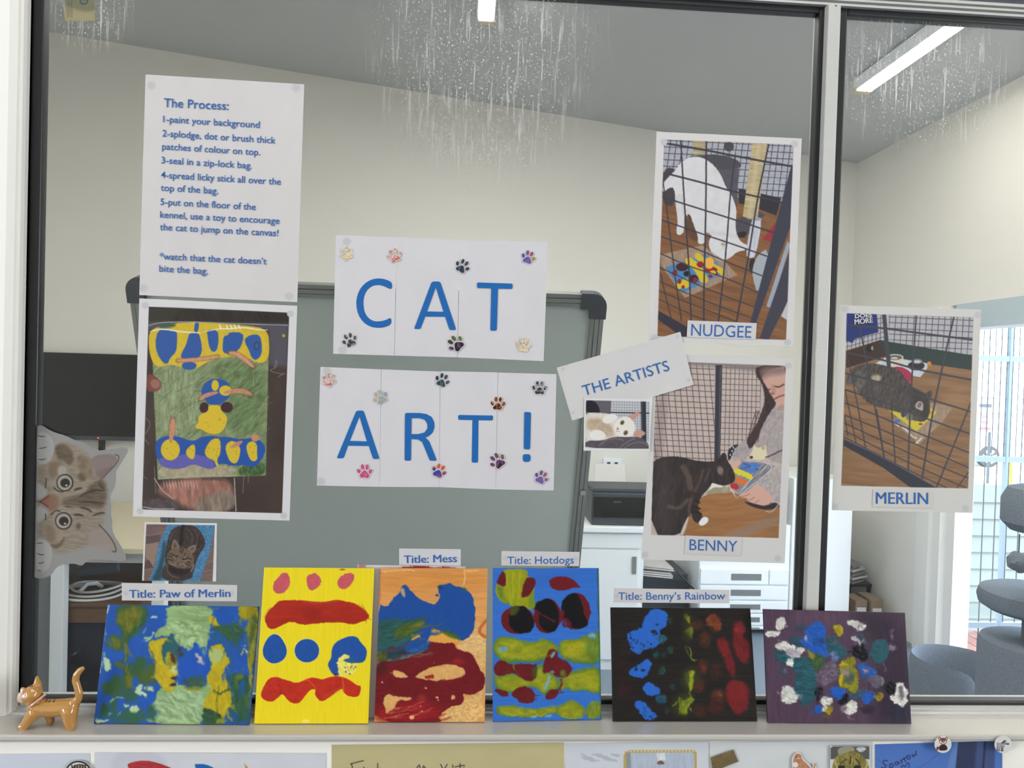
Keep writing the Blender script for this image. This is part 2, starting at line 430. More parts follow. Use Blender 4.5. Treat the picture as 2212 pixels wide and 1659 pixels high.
            for k, vi in enumerate(bd):
                if best[k] < 3: V[vi] = onY(tx[k], ty_[k], V[vi][1])
        if thick:
            ring = np.concatenate([idx[0, :], idx[1:, -1], idx[-1, -2::-1], idx[-2:0:-1, 0]])
            Vb = s.W.reshape(-1, 3)[ring] - s.n * thick; n0 = len(V); k = len(ring)
            V = np.concatenate([V, Vb]); Cb = C[ring]
            if edge is not None: Cb = np.ones((k, 3)) * (lin(edge) / np.array(K))
            C = np.concatenate([C, Cb])
            i = np.arange(k); j = (i + 1) % k
            F2 = np.stack([ring[i], ring[j], n0 + j, n0 + i], 1); F = np.concatenate([F, F2])
            bc = len(V); V = np.concatenate([V, Vb.mean(0)[None]]); C = np.concatenate([C, C[-1:]])
            T = np.stack([n0 + i, n0 + j, np.full(k, bc)], 1)
        else: T = np.zeros((0, 3), int)
        me = bpy.data.meshes.new(name); nf, nt = len(F), len(T)
        me.vertices.add(len(V)); me.loops.add(nf * 4 + nt * 3); me.polygons.add(nf + nt)
        me.loops.foreach_set('vertex_index', np.concatenate([F.ravel(), T.ravel()]).astype(np.int32))
        st = np.concatenate([np.arange(nf) * 4, nf * 4 + np.arange(nt) * 3]).astype(np.int32)
        me.polygons.foreach_set('loop_start', st)
        me.materials.append(m)
        at = me.color_attributes.new('Col', 'FLOAT_COLOR', 'POINT')
        at.data.foreach_set('color', np.concatenate([C, np.ones((len(C), 1))], 1).astype(np.float32).ravel())
        me.vertices.foreach_set('co', V.astype(np.float32).ravel()); me.update(calc_edges=True)
        o = link_mesh(name, me, V, parent)
        sm = np.ones(nf + nt, bool)
        if thick: sm[(nf - len(ring)):] = False
        me.polygons.foreach_set('use_smooth', sm)
        me.validate()
        return o
def W2(crop, pts): return [(crop[0] + a / crop[2], crop[1] + b / crop[2]) for a, b in pts]
def U2(crop): return lambda a, b: (crop[0] + a / crop[2], crop[1] + b / crop[2])
# ------------------------------------------------------------------ the setting
YB = 4.20                                                  # far wall of the room behind the glass
XR = float(onY(1845, 520, YB)[0])                          # its right-hand wall
_c1, _c0 = onY(1845, 352, YB), onY(100, 68, YB)
CB = (_c0[2] - _c1[2]) / (_c0[0] - _c1[0]); CA = _c1[2] - CB * _c1[0]     # sloping ceiling z = CA + CB x
def zc(x): return CA + CB * x
XL = -3.6
SILL_BACK, SILL_FRONT = -0.022, -0.077
ZS = float(onY(1106, 1545, SILL_BACK)[2])                  # top of the sill
Z0 = float(onY(1100, 1509, 0)[2])                          # lower edge of the glass
Z1 = float(onY(1764, 31, 0)[2])                            # upper edge of the left pane
GL0 = float(onY(84, 750, 0)[0]); GL1 = float(onY(1741, 750, 0)[0]); GR0 = float(onY(1801, 750, 0)[0])
XE = 1.75                                                  # right end of the window band
MX0 = float(onY(1763, 750, -.016)[0]); MX1 = float(onY(1789.5, 750, -.016)[0])

def cbox(name, m, *a, **k): return struct(box(name, m, *a, **k))
def uwall(y0, y1, mname, nm, x_in0, x_in1, ztop): pass
# room behind the glass
struct(MB().add([(XL, YB, 0), (XR, YB, 0), (XR, YB, zc(XR)), (XL, YB, zc(XL)), (XL, YB + .12, 0), (XR + .12, YB + .12, 0), (XR + .12, YB + .12, zc(XR)), (XL, YB + .12, zc(XL))],
       [(0, 1, 2, 3), (4, 5, 6, 7), (0, 4, 7, 3), (1, 5, 6, 2), (3, 2, 6, 7), (0, 1, 5, 4)]).build('wall_back', M['wall']), 'white wall behind the glass')
struct(MB().add([(XL, .03, zc(XL)), (XR + .12, .03, zc(XR + .12)), (XR + .12, YB + .12, zc(XR + .12)), (XL, YB + .12, zc(XL))] + [(XL, .03, zc(XL) + .1), (XR + .12, .03, zc(XR) + .1), (XR + .12, YB + .12, zc(XR) + .1), (XL, YB + .12, zc(XL) + .1)],
       [(0, 1, 2, 3), (4, 5, 6, 7), (0, 1, 5, 4), (1, 2, 6, 5), (2, 3, 7, 6), (3, 0, 4, 7)]).build('ceiling', M['ceil']), 'sloping ceiling of the room behind the glass')
cbox('floor', M['floor'], XL - .1, XR + .12, .0, YB + .12, -.1, 0)
cbox('floor', M['floor'], -5.1, 5.1, -4.7, -.0002, -.1, 0)
cbox('wall_left', M['wall'], XL - .1, XL, .03, YB + .12, 0, zc(XL) + .1)
# right-hand wall with the sliding door opening
dj0 = onX(1985, 1250, XR); dj1 = onX(2050, 1250, XR)       # far jamb of the door, outer and inner edge
DY1 = float(dj0[1]); DY0 = .9                              # opening between these depths
DZ = float(onX(2150, 648, XR)[2])                          # top of the opening
cbox('wall_right', M['wall'], XR, XR + .12, DY1, YB + .12, 0, zc(XR) + .1)
cbox('wall_right', M['wall'], XR, XR + .12, .03, DY0, 0, zc(XR) + .1)
cbox('wall_right', M['wall'], XR, XR + .12, DY0, DY1, DZ, zc(XR) + .1)
dr = struct(empty('door_1', ((XR + .05), (DY0 + DY1) / 2, 0), 'white framed sliding glass door to the deck'))
jw = DY1 - float(dj1[1])
_d = MB().extr([(XR - .03, DY1), (XR - .03, DY1 - jw * .42), (XR - .012, DY1 - jw * .46), (XR - .012, DY1 - jw * .70), (XR + .02, DY1 - jw * .74), (XR + .02, DY1 - jw), (XR + .125, DY1 - jw), (XR + .125, DY1)], 'z', 0, DZ)
_d.build('jamb', M['trim'], dr)
box('jamb', M['trim'], XR - .03, XR + .125, DY0, DY0 + .08, 0, DZ, dr)
box('lintel', M['lintel'], XR - .02, XR + .125, DY0 + .08, DY1 - jw, DZ - .14, DZ, dr)
box('threshold', M['trim'], XR - .02, XR + .125, DY0 + .08, DY1 - jw, 0, .03, dr)

# glass panes
def glass_mat(name, blobs, tint, haze):
    m = bpy.data.materials.new(name); m.use_nodes = True; nt = m.node_tree; nt.nodes.clear(); L = nt.links.new
    out = nt.nodes.new('ShaderNodeOutputMaterial'); tr = nt.nodes.new('ShaderNodeBsdfTransparent'); tr.inputs[0].default_value = tint + (1,)
    gl = nt.nodes.new('ShaderNodeBsdfGlossy'); gl.inputs['Roughness'].default_value = .02
    fr = nt.nodes.new('ShaderNodeFresnel'); fr.inputs['IOR'].default_value = 1.35
    mx = nt.nodes.new('ShaderNodeMixShader'); L(fr.outputs[0], mx.inputs[0]); L(tr.outputs[0], mx.inputs[1]); L(gl.outputs[0], mx.inputs[2])
    geo = nt.nodes.new('ShaderNodeNewGeometry')
    def math_(op, a, b=None, c=None):
        n = nt.nodes.new('ShaderNodeMath'); n.operation = op
        for i, v in enumerate((a, b, c)):
            if v is None: continue
            if isinstance(v, (int, float)): n.inputs[i].default_value = v
            else: L(v, n.inputs[i])
        return n.outputs[0]
    def noise(scale, sx, sz, detail=3.0, rough=.6):
        mp = nt.nodes.new('ShaderNodeMapping'); mp.inputs['Scale'].default_value = (sx, 1, sz); L(geo.outputs['Position'], mp.inputs[0])
        n = nt.nodes.new('ShaderNodeTexNoise'); n.inputs['Scale'].default_value = scale; n.inputs['Detail'].default_value = detail; n.inputs['Roughness'].default_value = rough
        L(mp.outputs[0], n.inputs['Vector']); return n.outputs['Fac']
    sep = nt.nodes.new('ShaderNodeSeparateXYZ'); L(geo.outputs['Position'], sep.inputs[0])
    region = None
    for (bx, bz, sx, sz) in blobs:                          # where water has dried on the pane
        dx = math_('DIVIDE', math_('SUBTRACT', sep.outputs['X'], bx), sx); dz = math_('DIVIDE', math_('SUBTRACT', sep.outputs['Z'], bz), sz)
        r = math_('SUBTRACT', 1.0, math_('SQRT', math_('ADD', math_('MULTIPLY', dx, dx), math_('MULTIPLY', dz, dz))))
        region = r if region is None else math_('MAXIMUM', region, r)
    region = math_('MAXIMUM', math_('MINIMUM', math_('MULTIPLY', region, 1.6), 1.0), 0.0)
    runs = math_('MULTIPLY', math_('MAXIMUM', math_('SUBTRACT', noise(260, 1.0, .06), .55), 0.0), 3.9)
    drops = math_('MULTIPLY', math_('MAXIMUM', math_('SUBTRACT', noise(420, 1.0, .7, 2), .58), 0.0), 4.2)
    fac = math_('MINIMUM', math_('MULTIPLY', region, math_('ADD', math_('MAXIMUM', runs, drops), .035)), .75)
    fac = math_('ADD', fac, haze)
    tl = nt.nodes.new('ShaderNodeBsdfTranslucent'); tl.inputs[0].default_value = (.9, .9, .9, 1)
    df = nt.nodes.new('ShaderNodeBsdfDiffuse'); df.inputs[0].default_value = (.75, .75, .75, 1)
    dm = nt.nodes.new('ShaderNodeMixShader'); dm.inputs[0].default_value = .3; L(tl.outputs[0], dm.inputs[1]); L(df.outputs[0], dm.inputs[2])
    m2 = nt.nodes.new('ShaderNodeMixShader'); L(fac, m2.inputs[0]); L(mx.outputs[0], m2.inputs[1]); L(dm.outputs[0], m2.inputs[2])
    L(m2.outputs[0], out.inputs['Surface']); return m
_l1 = onY(1050, 60, 0); _l2 = onY(1980, 150, 0); _l3 = onY(190, 20, 0); _l4 = onY(1920, 1300, 0)
M['glass1'] = glass_mat('window glass with dried water runs', [(_l1[0], _l1[2], .185, .235), (_l3[0], _l3[2], .07, .06)], (.93, .945, .94), .012)
M['glass2'] = glass_mat('window glass with wiped smears', [(_l2[0], _l2[2], .17, .13)], (.94, .95, .95), .02)
ZT = Z1 + .012
w1 = struct(empty('window_1', ((GL0 + GL1) / 2, 0.003, Z0), 'large glass pane of the viewing window'))
MB().add([(GL0 - .008, .003, Z0 - .008), (GL1 + .008, .003, Z0 - .008), (GL1 + .008, .003, ZT), (GL0 - .008, .003, ZT)], [(0, 1, 2, 3)]).build('glass_pane', M['glass1'], w1)
w2 = struct(empty('window_2', ((GR0 + XE) / 2, 0.003, Z0), 'narrow glass pane of the viewing window'))
MB().add([(GR0 - .008, .003, Z0 - .008), (XE, .003, Z0 - .008), (XE, .003, ZT), (GR0 - .008, .003, ZT)], [(0, 1, 2, 3)]).build('glass_pane', M['glass2'], w2)
# rubber gaskets are part of each window
gy0, gy1 = -.004, .012
def gasket(p, x0, x1, z0, z1): MB().box(x0, x1, gy0, gy1, z0, z1, 0, .002).build('gasket', M['gasket'], p)
gw = GL0 - float(onY(56, 750, 0)[0]); gm = MX0 - GL1 + .002
gasket(w1, GL0 - gw, GL0, Z0 - .006, Z1 + .01); gasket(w1, GL1, MX0 + .002, Z0 - .006, Z1 + .01)
gasket(w1, GL0, GL1, Z0 - .006, Z0); gasket(w1, GL0, GL1, Z1, Z1 + .01)
gasket(w2, MX1 - .001, GR0, Z0 - .006, Z1 + .01); gasket(w2, GR0, XE, Z0 - .006, Z0); gasket(w2, GR0, XE, Z1, Z1 + .012)
# aluminium frame: head rail with ridges, mullion bar, left stile, sill rail
hz = Z1 + .009
prof = [(.03, hz), (-.010, hz), (-.010, hz + .003), (-.006, hz + .0035), (-.006, hz + .0055), (-.012, hz + .006), (-.012, hz + .009), (-.007, hz + .0095), (-.007, hz + .0115), (-.013, hz + .012), (-.013, hz + .016), (.03, hz + .016)]
struct(MB().extr(prof, 'x', GL0 - gw - .02, XE).build('trim_1', M['alu']), 'ridged aluminium head rail of the window')
struct(MB().box(MX0, MX1, -.016, .03, Z0 - .01, hz - .0005, 0, .0012).build('trim_2', M['alu']), 'aluminium mullion bar between the panes')
struct(MB().extr([(GL0 - gw - .019, .03), (GL0 - gw - .019, -.018), (GL0 - gw - .013, -.018), (GL0 - gw - .012, -.010), (GL0 - gw, -.008), (GL0 - gw, .03)], 'z', ZS, hz + .016).build('trim_3', M['alu']), 'aluminium stile beside the left jamb')
zb = Z0 - .006
hb = zb - ZS
struct(MB().extr([(.03, zb), (-.006, zb), (-.006, zb - hb * .22), (-.013, zb - hb * .28), (-.013, zb - hb * .62), (-.0215, zb - hb * .68), (-.0215, ZS - .004), (.03, ZS - .004)], 'x', GL0 - gw - .02, XE).build('trim_4', M['alu']), 'stepped aluminium bottom rail of the window')
# sill board with rounded nose
nose = .0095
pr = [(.03, ZS - .0045), (-.0214, ZS - .0045), (-.0214, ZS), (SILL_FRONT + .002, ZS), (SILL_FRONT + .0006, ZS - .0006), (SILL_FRONT, ZS - .002), (SILL_FRONT, ZS - nose + .004), (SILL_FRONT + .002, ZS - nose), (.03, ZS - nose)]
WX0 = float(onY(-420, 800, -.03)[0])
struct(MB().extr(pr, 'x', WX0, XE).build('trim_5', M['gloss']), 'white gloss painted window sill')
# architrave on the left: rounded white board
ax1 = float(onY(22, 1200, -.03)[0]); ax0 = ax1 - .11
ap = [(ax0, .03), (ax0, -.03), (ax0 + .03, -.033), (ax1 - .03, -.033), (ax1 - .012, -.031), (ax1 - .004, -.026), (ax1 - .003, -.022), (ax1, -.021), (ax1 + .001, -.015), (ax1 + .001, .03)]
_a = MB().extr([(a, b) for a, b in ap], 'z', ZS + .0003, 2.9)
struct(_a.build('trim_6', M['trim']), 'white timber architrave at the window jamb')
struct(box('trim_7', M['trim'], ax1 + .001, GL0 - gw - .019, -.008, .03, ZS + .0003, 2.9), 'white reveal strip beside the architrave')
# lobby wall around the window, and the lobby itself
WY = -.070
cbox('wall_front', M['wall'], -5, 5, WY, .03, 0, ZS - nose - .0002)
cbox('wall_front', M['wall'], -5, ax0 - .0002, -.02, .03, ZS - nose, 2.9)
cbox('wall_front', M['wall'], XE, 5, -.02, .03, ZS - nose, 2.9)
struct(box('trim_8', mat('shade coloured strip', (70, 73, 82), .6), ax1 + .002, XE, -.004, .03, hz + .0162, hz + .0285), 'dark strip coloured as shade above the head rail')  # dark colour stands in for the shade above the rail
cbox('wall_front', mat('grey bulkhead paint', (150, 153, 156), .6), ax1 + .002, XE, -.009, .03, hz + .0287, 2.9)
cbox('wall_front', M['wall'], XL - .1, XR + .12, .0302, .06, 2.88, zc(XL) + .12)
cbox('wall_lobby', M['wall'], -5.1, -5.0, -4.6, .03, 0, 2.9)
cbox('wall_lobby', M['wall'], 5.0, 5.1, -4.6, .03, 0, 2.9)
cbox('wall_lobby', M['wall'], -5.1, 5.1, -4.7, -4.6, 0, 2.9)
cbox('ceiling', M['ceil'], -5.1, 5.1, -4.7, .03, 2.9, 3.0)
# ------------------------------------------------------------------ the room behind the glass
# ceiling lamps: batten, lit diffuser, end caps; both run towards the window under the sloping ceiling
def ray_ceiling(px, py, drop):
    d = ray(px, py); t = (CA - drop + CB * CAM[0] - CAM[2]) / (d[2] - CB * d[0]); return CAM + d * t
def ceiling_lamp(far, length, w, label, lm):
    x, y1 = float(far[0]), float(far[1]); z = float(far[2]); y0 = y1 - length
    r = empty('ceiling_light', (x, (y0 + y1) / 2, zc(x)), label, 'light', 'batten lights on the ceiling')
    top = min(zc(x - w * .5), zc(x + w * .5)) - .001
    hs = box('housing', M['whitep'], x - w * .56, x + w * .56, y0 - .03, y1 + .03, z + .024, top, r)
    for s_ in (-1, 1): box('light_skirt', M['whitep'], x + s_ * w * .512, x + s_ * w * .56, y0, y1, z + .006, z + .024, hs)  # skirts added to keep the diffuser's side glow off the ceiling
    MB().extr([(x - w * .5, z + .023), (x - w * .5, z + .008), (x - w * .44, z), (x + w * .44, z), (x + w * .5, z + .008), (x + w * .5, z + .023)], 'y', y0, y1).build('diffuser', lm, r)
    box('end_cap', M['endcap'], x - w * .53, x + w * .53, y1, y1 + .045, z - .004, z + .03, r, .006)
    box('end_cap', M['endcap'], x - w * .53, x + w * .53, y0 - .045, y0, z - .004, z + .03, r, .006)
f1 = ray_ceiling(1050, 44, .075); f2 = ray_ceiling(1868, 196, .075)
ceiling_lamp(f1, 1.25, .075, 'lit tube light end above the middle of the window', M['lamp'])
ceiling_lamp(f2, 1.45, .085, 'long lit tube light seen through the narrow pane', M['lamp2'])

for X, Y1, lab in ((-1.75, 1.75, 'added unseen tube light over the desk end of the room'), (1.0, 1.25, 'added unseen tube light close inside the window')):
    ceiling_lamp((X, Y1, zc(X) - .075), 1.25, .075, lab, M['lamp'])  # unseen tubes added to brighten the room, copier and whiteboard fronts

# wall-mounted television
q = quadY([(40, 755), (318, 771), (318, 957), (40, 944)], YB - .06)
tx0, tx1 = q[0][0], q[1][0]; tz1 = (q[0][2] + q[1][2]) / 2; tz0 = (q[2][2] + q[3][2]) / 2
tv = empty('television', ((tx0 + tx1) / 2, YB - .04, tz0), 'black flat television on the far wall behind the kitten decal', 'television')
box('housing', M['black'], tx0, tx1, YB - .055, YB - .02, tz0, tz1, tv, .006)
box('screen', M['tv'], tx0 + .012, tx1 - .012, YB - .058, YB - .0555, tz0 + .03, tz1 - .012, tv)
box('bezel', M['dgrey'], tx0 + .004, tx1 - .004, YB - .062, YB - .0555, tz0 + .002, tz0 + .028, tv)
box('wall_bracket', M['dgrey'], (tx0 + tx1) / 2 - .2, (tx0 + tx1) / 2 + .2, YB - .02, YB - .0005, tz0 + .15, tz1 - .15, tv)
lp = onY(212, 946, YB - .063); box('standby_light', M['led'], lp[0] - .006, lp[0] + .006, YB - .0635, YB - .062, lp[2] - .004, lp[2] + .004, tv)
sp = onY(216, 968, YB - .06)
box('sensor_box', M['black'], sp[0] - .016, sp[0] + .016, YB - .05, YB - .02, tz0 - .07, tz0, tv)

# desk on white legs
DT = .72
dy0 = float(onZ(200, 1184, DT)[1]); dy1 = float(onZ(300, 1084, DT)[1])
lx = onY(122, 1300, dy0 + .02); lx2 = onY(341, 1280, dy0 + .02); dx0 = lx[0] - .62; dx1 = lx2[0] + .10
dk = empty('desk', ((dx0 + dx1) / 2, (dy0 + dy1) / 2, 0), 'desk with a beige top on white legs below the television', 'desk')
box('desktop', M['beige'], dx0, dx1, dy0, dy1, DT - .026, DT, dk, .003)
lw = .5 * (onY(136, 1300, dy0 + .02)[0] - onY(108, 1300, dy0 + .02)[0])
for X in (lx[0], lx2[0]):
    for Y in (dy0 + .02, dy1 - .08): box('leg', M['white'], X - lw, X + lw, Y, Y + .05, 0, DT - .027, dk, .003)
box('apron', M['alu'], lx[0] + lw, lx2[0] - lw, dy0 + .03, dy0 + .055, DT - .075, DT - .027, dk)
gp = onY(85, 1350, dy0 + .05)[0]
box('side_panel', M['grey'], gp, lx[0] - lw - .001, dy0 + .03, dy0 + .05, 0, DT - .027, dk)
# wooden box under the desk with a coil of cable
by0 = dy0 + .10; bb = [onY(60, 1338, by0), onY(300, 1338, by0)]
bt = float(onY(200, 1302, by0)[2]); bx0, bx1 = bb[0][0], bb[1][0]
wb = empty('storage_box', ((bx0 + bx1) / 2, by0 + .25, 0), 'brown wooden box under the desk beside the white leg', 'box')
bm_ = float(onY(200, 1346, by0)[2]); box('body', M['wood'], bx0, bx1, by0, by0 + .50, bm_, bt - .02, wb, .004)
box('base', M['navy'], bx0 + .02, bx1 - .02, by0 + .015, by0 + .49, .0, bm_ - .0005, wb)
box('darkening_panel', M['dbrown'], dx0 + .05, dx1 - .05, dy1 - .025, dy1 - .01, .02, DT - .03, dk)  # added panel, its dark colour stands in for shade under the desk
box('lid', M['wood'], bx0 - .008, bx1 + .008, by0 - .008, by0 + .508, bt - .02, bt, wb, .004)
cc = onZ(195, 1277, bt + .012); pts = []
mb = MB()
for k in range(3):
    r0 = .135 - .022 * k; cx0 = cc[0] + .012 * k; cy0 = cc[1] + .015 * (k - 1)
    mb.tube([(cx0 + r0 * 1.25 * math.cos(a), cy0 + r0 * math.sin(a), bt + .0075 + .010 * k + .006 * math.sin(2 * a + k) + .006) for a in np.linspace(0, 6.5 + .4 * k, 40)], .0065, 7)
mb.tube([(cc[0] - .03, cc[1] - .05, bt + .02), (cc[0] - .005, cc[1] - .02, bt + .055), (cc[0] + .02, cc[1] + .01, bt + .05), (cc[0] + .03, cc[1] + .05, bt + .02)], .011, 7)
tag(mb.build('cable_coil', M['cable'], smooth=True), 'coil of white cable lying on the brown box under the desk', 'cable')
bx = onY(228, 1256, by0 + .42)
tag(MB().tube([(bx[0] - .12, by0 + .40, bt + .03), (bx[0] + .06, by0 + .43, bt + .06)], .028, 12).build('rolled_mat', mat('blue grey foam', (74, 84, 100), .8)), 'dim blue grey roll behind the white cable coil', 'roll')

# whiteboard tipped towards the window on a mobile stand
wt0, wt1 = onY(277, 606, .86), onY(1308, 629, .86)
wzt = (wt0[2] + wt1[2]) / 2; wx = (wt0[0] + wt1[0]) / 2; ww = wt1[0] - wt0[0]
tilt = math.radians(20.0); wl = 1.36
wbr = empty('whiteboard', (wx, 1.06, 0), 'large tilted whiteboard in an aluminium frame behind the CAT ART sheets', 'whiteboard')
def wbp(u, v, w): # u across, v down the board, w out of the face
    return (wx + u, .86 + v * math.sin(tilt) - w * math.cos(tilt), wzt - v * math.cos(tilt) - w * math.sin(tilt))
def wbox(name, m, u0, u1, v0, v1, w0, w1, mbx=None):
    q = [wbp(u, v, w) for u in (u0, u1) for v in (v0, v1) for w in (w0, w1)]
    F = [(0, 1, 3, 2), (4, 6, 7, 5), (0, 4, 5, 1), (2, 3, 7, 6), (0, 2, 6, 4), (1, 5, 7, 3)]
    if mbx is not None: mbx.add(q, F); return
    return MB().add(q, F).build(name, m, wbr)
h = ww / 2; fr = .034
wbox('writing_surface', M['board'], -h + fr, h - fr, fr, wl - fr, -.012, 0)
def rail(u0, u1, v0, v1, horizontal):
    mbx = MB()
    for k, (a, b, w) in enumerate(((0, .30, .010), (.30, .36, .004), (.36, .66, .012), (.66, .72, .005), (.72, 1, .009))):
        if horizontal: wbox('', None, u0, u1, v0 + (v1 - v0) * a, v0 + (v1 - v0) * b, -.018, w, mbx)
        else: wbox('', None, u0 + (u1 - u0) * a, u0 + (u1 - u0) * b, v0, v1, -.018, w, mbx)
    mbx.build('frame_rail', M['bframe'], wbr)
cs = .062
rail(-h + cs, h - cs, 0, fr, True); rail(-h + cs, h - cs, wl, wl - fr, True)
rail(-h, -h + fr, cs, wl - cs, False); rail(h, h - fr, cs, wl - cs, False)
for su in (-1, 1):
    for top in (True, False):
        a = np.linspace(0, math.pi / 2, 7); R = .034
        L = [(h + .004 - R + R * math.sin(t), -.004 + R - R * math.cos(t)) for t in a] + [(h + .004, cs), (h - fr - .004, cs), (h - fr - .004, fr + .004), (h - cs, fr + .004), (h - cs, -.004)]
        L = [(su * u, v if top else wl - v) for u, v in L]
        n = len(L); V = [wbp(u, v, .016) for u, v in L] + [wbp(u, v, -.02) for u, v in L]
        MB().add(V, [tuple(range(n)), tuple(range(n, 2 * n))[::-1]] + [(i, (i + 1) % n, n + (i + 1) % n, n + i) for i in range(n)]).build('corner_cap', M['dgrey'], wbr)
for su in (-1, 1):
    wbox('bolt', M['chrome'], su * (h - .012) - .007, su * (h - .012) + .007, .56, .574, .012, .018)
    X = wx + su * (h - .16)
    MB().tube([(X, 1.22, .06), (X, 1.22, wzt - .62)], .018, 10).build('post', M['bframe'], wbr)
    MB().tube([(X, .90, .045), (X, 1.56, .045)], .018, 10).build('foot', M['bframe'], wbr)
    for Y in (.92, 1.54): MB().lathe([(.012, .0), (.024, .003), (.024, .024), (.012, .0265)], X, Y, 14).build('caster', M['black'], wbr)
MB().tube([(wx - h + .16, 1.22, .30), (wx + h - .16, 1.22, .30)], .014, 10).build('cross_bar', M['bframe'], wbr)

# white cupboard with sliding door, printer on top
ZC = .78
cyf = float(onZ(1330, 1138, ZC)[1]); 
cx0 = float(onY(1255, 1250, cyf)[0]) - .06; cx1 = float(onY(1391, 1250, cyf)[0])
cb = empty('cupboard', ((cx0 + cx1) / 2, cyf + .22, 0), 'white office cupboard with a sliding door under the black printer', 'cupboard')
box('carcass', M['white'], cx0, cx1, cyf + .02, cyf + .46, .0, ZC - .03, cb)
box('top', M['whitep'], cx0 - .01, cx1 + .012, cyf - .012, cyf + .47, ZC - .03, ZC, cb, .004)
box('fascia', M['white'], cx0 + .015, cx1 - .01, cyf + .006, cyf + .02, ZC - .115, ZC - .04, cb)
dr_ = box('door', M['white'], cx0 + .01, cx1 - .03, cyf + .008, cyf + .02, .06, ZC - .125, cb)
hp = onY(1370, 1222, cyf + .005); h0 = float(onY(1370, 1203, cyf)[2]); h1 = float(onY(1370, 1240, cyf)[2])
MB().box(hp[0] - .011, hp[0] + .011, cyf + .003, cyf + .008, h1, h0).build('handle_plate', M['alu2'], dr_)

px0, px1 = float(onY(1279, 1080, cyf + .03)[0]), float(onY(1279, 1080, cyf + .03)[0]) + .44
pz1 = float(onY(1330, 1056, cyf + .03)[2])
pr_ = empty('printer', ((px0 + px1) / 2, cyf + .2, ZC), 'black desktop printer with white paper feeding from its back', 'printer')
box('body', M['dgrey'], px0, px1, cyf + .03, cyf + .36, ZC + .001, pz1 - .02, pr_, .010)
box('scanner_lid', M['dgrey'], px0 + .006, px1 - .02, cyf + .035, cyf + .30, pz1 - .02, pz1, pr_, .006)
box('front_panel', M['black'], px0 + .01, px1 - .045, cyf + .022, cyf + .03, ZC + .045, pz1 - .045, pr_)
box('output_slot', M['tv'], px0 + .05, px1 - .14, cyf + .0195, cyf + .0218, ZC + .05, ZC + .085, pr_)
box('ink_tank', M['black'], px1 - .04, px1 - .004, cyf + .012, cyf + .03, ZC + .01, pz1 - .05, pr_, .003)
text_px([('EPSON', (1326, 1086), (1342, 1086), 3.2)], None, lambda a, b: onY(a, b, cyf + .0214), 'lettering', M['bframe'], pr_, .0)
ps = [onY(1284, 1052, cyf + .32), onY(1352, 1052, cyf + .32), onY(1349, 1003, cyf + .40), onY(1285, 1002, cyf + .40)]
MB().add(list(ps) + [p + np.array([0, .006, 0]) for p in ps], [(0, 1, 2, 3), (4, 7, 6, 5), (0, 4, 5, 1), (1, 5, 6, 2), (2, 6, 7, 3), (3, 7, 4, 0)]).build('paper_support', M['paper'], pr_)
o0, o1 = onY(1303, 990, YB - .012), onY(1343, 1006, YB - .012)
ot = empty('power_outlet', ((o0[0] + o1[0]) / 2, YB - .006, o1[2]), 'white double power outlet on the wall above the printer', 'outlet')
box('plate', M['whitep'], o0[0], o1[0], YB - .012, YB - .0005, o1[2], o0[2], ot, .003)
for t in (.3, .7):
    X = o0[0] + (o1[0] - o0[0]) * t; box('socket', M['dgrey'], X - .012, X + .012, YB - .0132, YB - .0122, o1[2] + .008, o1[2] + .024, ot)

# white photocopier with drawers
yc = float(onZ(1600, 1372, 0)[1])
k0, k1, k2 = [float(onY(p, 1260, yc)[0]) for p in (1511, 1708, 1838)]
kz = float(onY(1660, 1135, yc)[2])
cp = empty('photocopier', ((k0 + k2) / 2, yc + .3, 0), 'large white photocopier with paper drawers behind the mullion', 'photocopier')
box('body', M['whitep'], k0, k1, yc + .02, yc + .62, .03, kz, cp, .008)
box('side_cabinet', M['whitep'], k1 + .001, k2, yc + .01, yc + .62, .03, float(onY(1800, 1036, yc)[2]), cp, .008)
box('scanner', M['dgrey'], k0 + .02, k1 - .005, yc + .08, yc + .60, kz, kz + .20, cp, .012)
ys = [1229, 1264, 1297, 1325, 1352, 1371]
for i in range(len(ys) - 1):
    za = float(onY(1610, ys[i] + 2, yc)[2]); zb_ = max(.035, float(onY(1610, ys[i + 1] - 1, yc)[2]))
    d_ = box('drawer', M['whitep'], k0 + .006, k1 - (.14 if i == 0 else .012), yc + .004, yc + .02, zb_, za, cp, .004)
    ha, hb_ = float(onY(1580, 1250, yc)[0]), float(onY(1645, 1250, yc)[0])
    MB().box(ha, hb_, yc + .0022, yc + .004, zb_ + (za - zb_) * .28, zb_ + (za - zb_) * .72).build('handle_recess', M['grey'], d_)
box('front_cover', M['whitep'], k1 - .135, k1 - .012, yc + .004, yc + .02, float(onY(1610, 1263, yc)[2]), float(onY(1610, 1231, yc)[2]), cp, .004)
box('base', M['dgrey'], k0 + .03, k2 - .03, yc + .06, yc + .60, 0, .03, cp)
